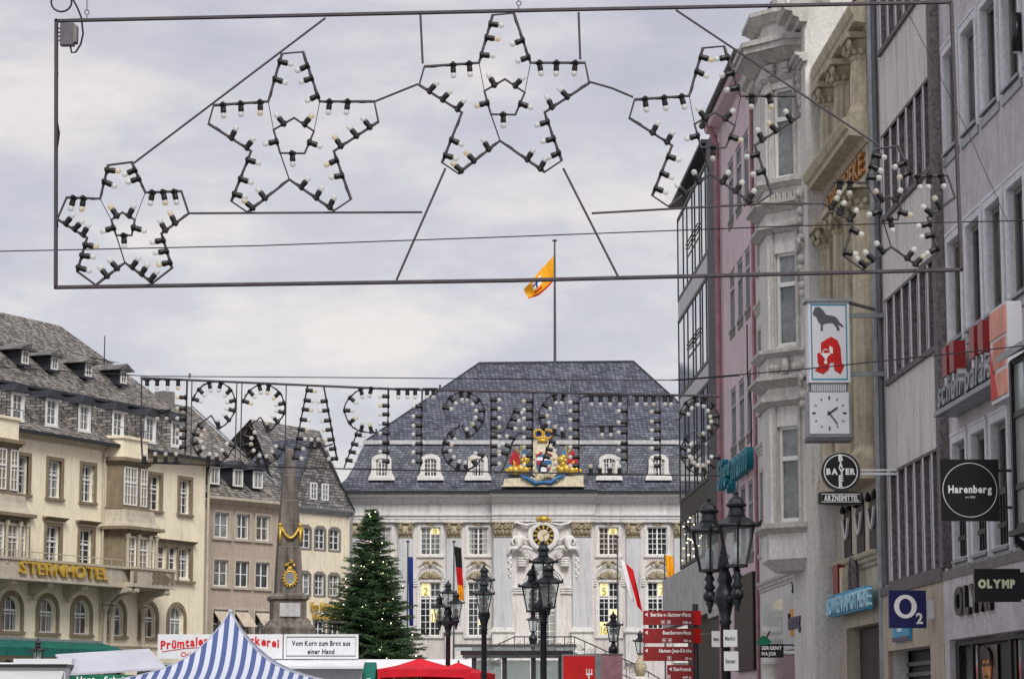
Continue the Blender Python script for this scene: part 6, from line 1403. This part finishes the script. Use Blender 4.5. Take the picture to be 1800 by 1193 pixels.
# ------------------------------------------------------------------ street lamps
def lantern(mb_i, mb_g, mb_gl, c, w, full=True):
    """six-sided lantern: foot at c, width w over the roof brim"""
    x, y, z = c; r = w / 2
    mb_i.lathe([(r * .20, -.02 * w), (r * .46, 0), (r * .46, .05 * w), (r * .40, .06 * w)], 6, c)
    n = 6; zt = z + .84 * w
    for k in range(n):
        a = 2 * math.pi * (k + .5) / n; b = 2 * math.pi * (k + 1.5) / n
        p0 = Vector((x + r * .44 * math.cos(a), y + r * .44 * math.sin(a), z + .04 * w)); p1 = Vector((x + r * .80 * math.cos(a), y + r * .80 * math.sin(a), zt))
        q0 = Vector((x + r * .44 * math.cos(b), y + r * .44 * math.sin(b), z + .04 * w)); q1 = Vector((x + r * .80 * math.cos(b), y + r * .80 * math.sin(b), zt))
        mb_i.tube([p0, p1], .022 * w, 4); mb_i.tube([p1, q1], .02 * w, 4); mb_g.quad(p0, q0, q1, p1)
        t = Vector((x + r * 1.02 * math.cos(a), y + r * 1.02 * math.sin(a), zt + .03 * w)); mb_i.tube([t, t + Vector((math.cos(a) * .06 * w, math.sin(a) * .06 * w, .09 * w))], [.05 * w, .012 * w], 4)
        m_ = (p1 + q1) / 2; mb_i.ball((m_.x + math.cos(2 * math.pi * (k + 1) / n) * .06 * w, m_.y + math.sin(2 * math.pi * (k + 1) / n) * .06 * w, zt + .04 * w), .05 * w, 5, 4)
    mb_i.lathe([(r * .82, 0), (r * 1.04, 0.007 * w), (r * 1.02, 0.042 * w), (r * .8, 0.091 * w), (r * .55, 0.168 * w), (r * .38, 0.210 * w), (r * .40, 0.231 * w), (r * .34, 0.252 * w), (r * .31, 0.392 * w), (r * .42, 0.420 * w), (r * .44, 0.462 * w), (r * .36, 0.490 * w), (r * .30, 0.560 * w), (r * .14, 0.630 * w), (r * .07, 0.658 * w), (r * .12, 0.700 * w), (r * .06, 0.735 * w), (0, 0.798 * w)], 12, (x, y, zt))
    mb_gl.lathe([(r * .16, .06 * w), (r * .18, .4 * w), (r * .10, .52 * w)], 8, c)
def post(mb, z1, s=1.0):
    mb.lathe([(.24 * s, 0), (.24 * s, .25), (.17 * s, .4), (.15 * s, .9), (.11 * s, 1.05), (.085 * s, 1.15), (.075 * s, z1 - .9), (.11 * s, z1 - .86), (.08 * s, z1 - .8), (.12 * s, z1 - .62), (.17 * s, z1 - .5), (.17 * s, z1 - .38), (.10 * s, z1 - .25), (.13 * s, z1 - .18), (.07 * s, z1)], 12)
def candelabra(px, Y, ztop, w, label, arms_, hi=True, finial=False):
    p = at(px, 1000, Y); t = thing('street_lamp', label, 'street lamp', (p.x, Y, 0), 0, 'cast iron lamps on the square')
    zh = ztop - 1.63 * w
    q = MB(); post(q, zh + (.0 if hi else -.0)); 
    if finial: q.lathe([(.06, 0), (.12, .06), (.05, .14), (.1, .2), (.04, .27), (.0, .36)], 10, (0, 0, zh))
    q.build('post', 'lamp_iron', t, True)
    spots = ([(0, 0, zh)] if hi else [])
    for (ax, ay, dz) in arms_:
        q = MB(); zb = zh - .42; zl = zh + dz
        q.tube([(0, 0, zb), (ax * .5, ay * .5, zb - .08), (ax, ay, zb + .02), (ax, ay, zl)], [.06, .07, .06, .04], 8); q.ball((ax, ay, zb), .11, 10, 7); q.lathe([(.05, 0), (.10, .06), (.05, .14), (.09, .2), (.05, .27), (.06, max(.3, zl - zb - .12))], 10, (ax, ay, zb + .08)); q.lathe([(0, -.3), (.04, -.24), (.03, -.2), (.07, -.12), (.05, -.05)], 8, (ax, ay, zb)); q.ball((ax * 1.15, ay * 1.15 - .1, zb), .05, 6, 5)
        q.build('arm', 'lamp_iron', t, True); spots.append((ax, ay, zl))
    for s in spots:
        a, b, c_ = MB(), MB(), MB(); lantern(a, b, c_, s, w); o = a.build('lantern', 'lamp_iron', t); b.build('lantern_glass', 'lamp_glass', o); c_.build('lamp_tube', 'white_plastic', o, True)
candelabra(955, 63, 5.92, .72, 'largest cast iron lamp in front of the clock, with three lanterns', [(.12, -.55, -.52), (-.26, .35, -.58)])
candelabra(851, 74, 5.97, .63, 'cast iron lamp with two lanterns standing by the glass shelter', [(.0, -.55, -.42)])
candelabra(788, 82, 5.92, .55, 'slim cast iron lamp beside the red market parasol, with three lanterns', [(.26, -.4, -.34), (-.28, .3, -.42)])
candelabra(1274, 42, 5.3, .78, 'cast iron lamp with two lanterns and small white street signs', [(.17, -.35, .02), (-.22, .4, -.02)], False, True)
t = [o for o in C.objects if o.name.startswith('street_lamp')][-1]
def small_lamp(px, py, Y, w, label, stone=False):
    p = at(px, py, Y); zt = p.z; t = thing('stair_lamp', label, 'lamp', (p.x, Y, 0)); zf = zt - 1.63 * w
    q = MB()
    if stone:
        q.lathe([(.42, 0), (.42, zf - 1.35), (.5, zf - 1.3), (.5, zf - 1.2), (.2, zf - 1.12)], 12); q.build('pedestal', 'hall_white', t); q = MB(); q.lathe([(.14, zf - 1.12), (.3, zf - .9), (.34, zf - .6), (.2, zf - .35), (.12, zf - .25), (.12, zf)], 12); q.build('vase', 'gilt_stone', t, True)
    else: post(q, zf, .9); q.ball((0, 0, zf - .3), .2, 10, 7); q.build('post', 'lamp_iron', t, True)
    a, b, c_ = MB(), MB(), MB(); lantern(a, b, c_, (0, 0, zf), w); o = a.build('lantern', 'lamp_iron', t); b.build('lantern_glass', 'lamp_glass', o); c_.build('lamp_tube', 'white_plastic', o, True)
small_lamp(1078, 1072, 100, .75, 'single lantern on a dark post behind the red poster panel')
small_lamp(937, 1070, 115, .62, 'small single lantern standing between the largest lamp and the hall door')
small_lamp(711, 1105, 144, .95, 'lantern on a stone vase pedestal beside the fir tree', True)
small_lamp(1125, 1106, 130, .75, 'lantern on a stone pedestal behind the red signpost', True)
small_lamp(67, 1120, 96, .6, 'small lantern above the market trailer roofs before the hotel')
# ------------------------------------------------------------------ red fingerpost
Y = 44.0; x0 = at(1130, 1073, Y).x; xp = at(1222, 1073, Y).x
SG = thing('signpost', 'dark post with four red direction boards in white lettering', 'signpost', (xp, Y, 0))
q = MB(); q.lathe([(.05, 0), (.05, at(1222, 1061, Y).z)], 12); q.build('post', 'dark_metal', SG, True)
for k, (ya, yb2, nm, dist, xs, sub) in enumerate(((1073, 1098, 'Bertha-v.-Suttner-Platz', '250 m', 1130, 'U'), (1104, 1130, 'Beethoven-Haus', '150 m', 1130, 'm'), (1136, 1161, 'Namen-Jesu-Kirche', '50 m', 1130, 'k'), (1168, 1194, 'Rhein-Promenade', '400 m', 1172, 'i'))):
    za, zb_ = at(1180, ya, Y).z, at(1180, yb2, Y).z; xa = at(xs, ya, Y).x - xp; xb = at(1218 if k != 2 else 1219, ya, Y).x - xp; h = za - zb_
    q = MB(); q.prism([(xa, zb_ + .01), (xa, za - .01), (xa + .01, za), (xb, za), (xb, zb_), (xa + .01, zb_)], -.09, -.06); bd = q.build('direction_board', 'sign_red', SG)
    if k < 2: q = MB(); q.prismz([(xb, -.088), (xb + .14, -.0), (xb + .13, .02), (xb, -.062)], zb_, za); q.build('side_board', 'red_print', bd)
    q = MB(); q.prism([(xa + .03, (za + zb_) / 2 + .055), (xa + .085, (za + zb_) / 2 + .02), (xa + .07, (za + zb_) / 2 + .055), (xa + .085, (za + zb_) / 2 + .09)], -.096, -.091); q.build('arrow', 'white_print', bd)
    text(nm, bd, .088, 'white_print', (xb - .04, -.093, zb_ + h * .6), (xb - xa) * (.80 if k == 0 else .56 if k == 1 else .64 if k == 2 else .66), .004, .003, align='r'); text(dist, bd, .05, 'white_print', (xb - .04, -.093, zb_ + h * .10), None, .004, .002, align='r')
    for j, xo in enumerate((.52, .42) if k == 0 else (.5, .4) if k == 1 else (.42,)):
        if xo > xb - xa: continue
        q = MB(); q.tube([(xb - xo + .03 * a, -.093, zb_ + h * .2 + .03 * b) for a, b in ((-1, -1), (1, -1), (1, 1), (-1, 1))], .004, 4, True); q.box(xb - xo - .015, xb - xo + .015, -.095, -.091, zb_ + h * .2 - .012, zb_ + h * .2 + .014); q.build('pictogram', 'white_print', bd)
# small white plates on the near lamp post
lp_ = [o for o in C.objects if o.name.startswith('street_lamp') and 'two lanterns and' in o['label']][0]
for nm, a, rz in (('street_plate', (1272, 1106, 1297, 1136), R(-14)), ('street_plate', (1252, 1108, 1270, 1136), R(38)), ('street_plate', (1273, 1144, 1299, 1178), R(-14))):
    pa, pb = at(a[0], a[1], 41.6), at(a[2], a[3], 41.6); w = pb.x - pa.x; h = pa.z - pb.z
    q = MB(); q.box(0, w, -.012, .012, -h, 0); o = q.build('street_plate', 'panel_light', lp_); o.location = (pa.x - lp_.location.x, -.35, pa.z); o.rotation_euler = (0, 0, rz)
    text('Markt' if a[3] < 1140 else 'Sternstr.', o, h * .3, 'grey_print', (w * .12, -.018, -h * .6), w * .72, .004, .002)
    q = MB(); q.tube([(w * .3, .0, -h * .2), (w * .1, .3, -h * .2)], .012, 4); q.build('clip', 'grey_metal', o)

# ------------------------------------------------------------------ market stalls
# striped pagoda tent
a = at(405, 1076, 60); TT = thing('striped_tent', 'blue and white striped pagoda market tent with pointed top', 'tent', (a.x, 60, 0))
q = MB(); n = 12; hw = 2.35; zt, zeave = a.z, 2.42; rows_ = []; st = []
def prof(t): return zeave + (zt - zeave) * (.34 * (1 - t) + .66 * (1 - t) ** 3.5)
for side in range(4):
    base_i = len(q.v)
    vs = []
    for i in range(n + 1):
        t = i / n; half = hw * t + .012
        for j in range(n + 1):
            s = (j / n * 2 - 1) * half; vx, vy = [(s, -half), (half, s), (-s, half), (-half, -s)][side]; vs.append((vx, vy, prof(t) - .03 * math.sin(math.pi * j / n) * t)); st.append(s + hw)
    q.add(vs, [(i * (n + 1) + j, (i + 1) * (n + 1) + j, (i + 1) * (n + 1) + j + 1, i * (n + 1) + j + 1) for i in range(n) for j in range(n)])
me = q.mesh('canopy', 'tent_stripe', True); at_ = me.attributes.new('stripe', 'FLOAT', 'POINT'); at_.data.foreach_set('value', st); link('canopy', me, TT)
q = MB(); st = []; 
for side in range(4):
    vs = []
    for j in range(25):
        s = (j / 24 * 2 - 1) * hw
        for z in (zeave, zeave - .28): vx, vy = [(s, -hw - .01), (hw + .01, s), (-s, hw + .01), (-hw - .01, -s)][side]; vs.append((vx, vy, z)); st.append(s + hw)
    q.add(vs, [(2 * j, 2 * j + 1, 2 * j + 3, 2 * j + 2) for j in range(24)])
me = q.mesh('valance', 'tent_stripe'); at_ = me.attributes.new('stripe', 'FLOAT', 'POINT'); at_.data.foreach_set('value', st); link('valance', me, TT)
for sx in (-1, 1):
    for sy in (-1, 1): q = MB(); q.tube([(sx * (hw - .08), sy * (hw - .08), 0), (sx * (hw - .08), sy * (hw - .08), zeave)], .035, 6); q.build('pole', 'zinc', TT)
for sx, sy in ((-1, -1), (1, -1), (1, 1), (-1, 1)):
    q = MB(); q.tube([(sx * (hw * k / n + .014), sy * (hw * k / n + .014), prof(k / n) + .008) for k in range(n + 1)], .016, 5); q.build('seam', 'grey_canvas', TT)
q = MB(); q.ball((0, 0, zt + .02), .06, 8, 6); q.build('peak_cap', 'grey_canvas', TT)
# bakery van with roof boards
a = at(278, 1114, 75); b = at(630, 1157, 75); BV = thing('bakery_stall', 'white bakery sales trailer with lettered boards along its roof', 'market stall', (a.x, 75, 0))
W_ = b.x - a.x; zb_ = b.z; zt = a.z
q = MB(); q.box(-.1, W_ + .1, .1, 2.3, .4, zb_ - .12); q.build('body', 'white_plastic', BV)
q = MB(); q.prismx([(.1, zb_ - .12), (-.9, zb_ - .3), (-.9, zb_ - .22), (.1, zb_ - .02)], W_ * .5, W_ + .2); q.build('flap', 'white_plastic', BV)
for (xa, xb, nm) in ((0, W_ * .622, 'left'), (W_ * .628, W_, 'right')): 
    q = MB(); q.box(xa, xb, -.06, .0, zb_, zt); bo = q.build('roof_board', 'white_plastic', BV)
    if nm == 'right': q = MB(); q.tube([(xa + .08, -.066, zb_ + .08), (xb - .08, -.066, zb_ + .08), (xb - .08, -.066, zt - .08), (xa + .08, -.066, zt - .08)], .012, 4, True); q.build('border', 'sign_black', bo); text('Vom Korn zum Brot aus', bo, .2, 'sign_black', ((xa + xb) / 2, -.068, zb_ + .38), (xb - xa) * .78, .006, .004, align='c'); text('einer Hand', bo, .2, 'sign_black', ((xa + xb) / 2, -.068, zb_ + .14), (xb - xa) * .36, .006, .004, align='c')
    else: text('Prümtaler', bo, .34, 'red_print', (.09, -.068, zb_ + .28), 1.38, .006, .012, slope=.10); text('Bäckerei', bo, .34, 'red_print', (2.35, -.068, zb_ + .46), 1.18, .006, .012, slope=-.12); text('Original', bo, .2, 'red_print', (.68, -.068, zb_ + .06), None, .006, .003); q = MB(); q.tube([(.12, -.066, zb_ + .2), (.8, -.066, zb_ + .3), (1.5, -.066, zb_ + .34)], .012, 4); q.build('underline', 'red_print', bo)
q = MB(); q.box(-.1, W_ * .5, -.4, .1, zb_ - .35, zb_ - .18); q.build('green_fascia', 'green_board', BV)
# cheese trailer with raised grey flap
a = at(97, 1145, 62); CT = thing('cheese_trailer', 'green lettered food trailer with its pale grey roof flap raised', 'market stall', (a.x, 62, 0))
pts = [at(97, 1149, 62.9), at(262, 1139, 62.9), at(292, 1172, 62), at(122, 1183, 62)]; o_ = Vector((a.x, 62, 0)); P4 = [p - o_ for p in pts]
q = MB(); q.add([tuple(p) for p in P4] + [tuple(p - Vector((0, 0, .05))) for p in P4], [(0, 3, 2, 1), (4, 5, 6, 7), (0, 1, 5, 4), (1, 2, 6, 5), (2, 3, 7, 6), (3, 0, 4, 7)]); q.build('roof_flap', 'grey_canvas', CT)
xa, xb = P4[3].x, P4[2].x; z_ = P4[3].z
q = MB(); q.box(xa, xb + 1.4, .02, .1, z_ - .5, z_ - .03); fb = q.build('fascia', 'green_board', CT); text('Hart-  Schnitt-  Weichkäse', fb, .2, 'white_print', (xa + .18, -.01, z_ - .21), 2.6, .006, .006)
q = MB(); q.box(-2.6, xa, -.6, 1.6, .4, 2.78); q.box(xa, xb + 1.4, .1, 2.2, .4, z_ - .1); q.build('body', 'white_plastic', CT)
q = MB(); q.box(-2.7, xa + .05, -.7, 1.7, 2.78, 2.86); q.build('roof_edge', 'dark_metal', CT)
q = MB(); q.prismx([(-.6, 2.5), (-1.3, 2.25), (-1.3, 2.35), (-.6, 2.72)], -2.6, xa - .02); q.build('side_awning', 'panel_light', CT); q = MB(); q.box(-1.0, .4, .0, .6, 2.86, 3.0); q.build('roof_vent', 'white_plastic', CT)
# second white trailer behind, left
a = at(-30, 1165, 70); WT = thing('white_trailer', 'white sales trailer with rounded roof before the hotel awning', 'market stall', (a.x, 70, 0))
q = MB(); q.prismx([(0, .4), (0, 2.75), (.15, 2.95), (.8, 3.08), (1.6, 2.95), (1.8, 2.7), (1.8, .4)], -1, 2.3); q.build('body', 'white_plastic', WT); q = MB(); q.box(-1, 2.2, -.03, 0, 2.3, 2.4); q.build('trim', 'grey_metal', WT)
q = MB(); q.box(-1, 2.2, -.9, .0, 2.42, 2.48); q.build('flap', 'white_plastic', WT)
# red parasols
def parasol(x, Y, z, w, d, label, n=6, tilt=0):
    t = thing('market_parasol', label, 'parasol', (x, Y, 0), R(tilt)); q = MB(); ze = z - .36
    cor = [(-w, -d), (0, -d * 1.02), (w, -d), (w * 1.02, 0), (w, d), (0, d * 1.02), (-w, d), (-w * 1.02, 0)]; m_ = len(cor); vs = [(0, 0, z)]
    for k in (.5, 1): vs += [(cx_ * k, cy_ * k, z - (z - ze) * k + (.05 if k == .5 else 0) * -1) for cx_, cy_ in cor]
    vs += [(cx_ * 1.0, cy_ * 1.0, ze - .26 + .04 * (i % 2)) for i, (cx_, cy_) in enumerate(cor)]
    fs = [(0, 1 + i, 1 + (i + 1) % m_) for i in range(m_)]
    for r_0 in range(2): fs += [(1 + r_0 * m_ + i, 1 + (r_0 + 1) * m_ + i, 1 + (r_0 + 1) * m_ + (i + 1) % m_, 1 + r_0 * m_ + (i + 1) % m_) for i in range(m_)]
    q.add(vs, fs); q.build('canopy', 'red_canvas', t); q = MB(); q.tube([(0, 0, 0), (0, 0, z + .06)], .03, 6); q.build('pole', 'dark_metal', t)
    q = MB()
    for cx_, cy_ in cor: q.tube([(0, 0, z - .1), (cx_, cy_, ze + .0 - .02)], .014, 4)
    q.build('ribs', 'dark_metal', t)
a = at(738, 1156, 80); parasol(a.x, 80, a.z, 1.42, 1.3, 'large red market parasol in front of the town hall', tilt=8)
a = at(806, 1163, 82); parasol(a.x, 82, a.z, .95, 1.1, 'smaller red parasol tucked behind the large one', tilt=-12)
a = at(650, 1183, 78); parasol(a.x, 78, a.z, .8, .8, 'low red parasol edge beside the green stall roof', tilt=20)
# dark green stall roof with scalloped edge
a = at(632, 1163, 76); GS = thing('green_stall', 'little dark green stall roof with scalloped edge next to the red parasol', 'market stall', (a.x, 76, 0))
q = MB(); z = a.z; q.prismx([(-.8, z - .48), (0, z), (.8, z - .48), (.8, z - .52), (0, z - .05), (-.8, z - .52)], -.5, .5); q.build('roof', 'green_canvas', GS)
for k in range(8): q = MB(); q.prism([(-.5 + k * .125, z - .48), (-.375 + k * .125, z - .48), (-.40 + k * .125, z - .6), (-.4375 + k * .125, z - .63), (-.475 + k * .125, z - .6)], -.81, -.79); q.build('scallop', 'green_canvas' if k % 2 else 'white_plastic', GS)
for sx in (-.45, .45): q = MB(); q.tube([(sx, -.7, 0), (sx, -.7, z - .45)], .03, 6); q.build('post', 'dark_metal', GS)
q = MB(); q.box(-.45, .45, -.4, .6, .0, .9); q.build('counter', 'brown_dark', GS)
# long pale stall roof behind
a = at(560, 1158, 92); LS = thing('long_stall', 'long pale canvas stall roof behind the red parasols', 'market stall', (a.x, 92, 0))
q = MB(); w = at(830, 1158, 92).x - a.x; z = a.z; q.prismx([(-1, z - .4), (0, z), (1, z - .4), (1, z - .6), (-1, z - .6)], 0, w); q.build('roof', 'white_plastic', LS); 
for k in range(5): q = MB(); q.tube([(w * k / 4, -.9, 0), (w * k / 4, -.9, z - .5)], .04, 6); q.build('post', 'zinc', LS)
# glass tram-style shelter
a = at(800, 1133, 85); b = at(1012, 1133, 85); SH = thing('glass_shelter', 'steel and glass shelter with flat roof before the town hall stair', 'shelter', (a.x, 85, 0)); w = b.x - a.x; z = a.z
q = MB(); q.prismx([(-1.2, z - .02), (1.2, z - .10), (1.2, z - .16), (-1.2, z - .08)], 0, w); q.build('glass_roof', 'shelter_glass', SH)
q = MB(); q.box(.2, w - .1, -.9, -.78, z - .34, z - .2); q.box(0, w, -1.22, -1.16, z - .1, z); q.build('roof_beam', 'grey_metal', SH)
q = MB(); q.box(.25, w - .5, -.2, .2, z - .42, z - .2); q.build('gutter_beam', 'zinc', SH)
for x in (.55, 1.55, 2.5, 3.4): q = MB(); q.box(x, x + .16, -.1, .06, 0, z - .3); q.build('post', 'grey_metal', SH)
for k in range(3): q = MB(); q.box(.72 + k * .97, 1.52 + k * .95, -.03, -.01, .3, z - .5); q.build('pane', 'shelter_glass', SH)
for zz in (2.2, 2.7): q = MB(); q.box(.4, w - .4, .0, .03, zz, zz + .05); q.build('rail', 'dark_metal', SH)
# red poster panel and brown pillar
a = at(990, 1152, 84); b = at(1046, 1200, 84); RP = thing('poster_panel', 'red advertising panel with white fork motif beside the shelter', 'poster', (a.x, 84, 0)); w = b.x - a.x
q = MB(); q.box(-.05, w + .2, 0, .25, .3, a.z + .06); q.build('case', 'zinc', RP); q = MB(); q.box(0, w, -.02, -.001, .4, a.z); q.build('red_poster', 'red_print', RP)
q = MB(); q.tube([(w * .8, -.03, a.z - .62), (w * .84, -.03, a.z - 1.2)], .03, 5); q.box(w * .72, w * .92, -.035, -.021, a.z - .62, a.z - .56)
for k in range(3): q.box(w * (.72 + .08 * k), w * (.75 + .08 * k), -.035, -.021, a.z - .56, a.z - .42)
q.build('fork_motif', 'white_print', RP)
a = at(1072, 1150, 86); BPp = thing('brown_pillar', 'plain brown and grey information pillar next to the red poster', 'pillar', (a.x, 86, 0)); q = MB(); q.box(-.38, .42, 0, .5, 0, a.z); q.build('body', 'pink_pipe', BPp); q = MB(); q.box(-.85, -.38, .02, .5, 0, a.z); q.build('grey_side', 'panel_light', BPp); q = MB(); q.box(-.88, .45, -.02, .52, a.z, a.z + .04); q.build('cap', 'grey_trim', BPp)
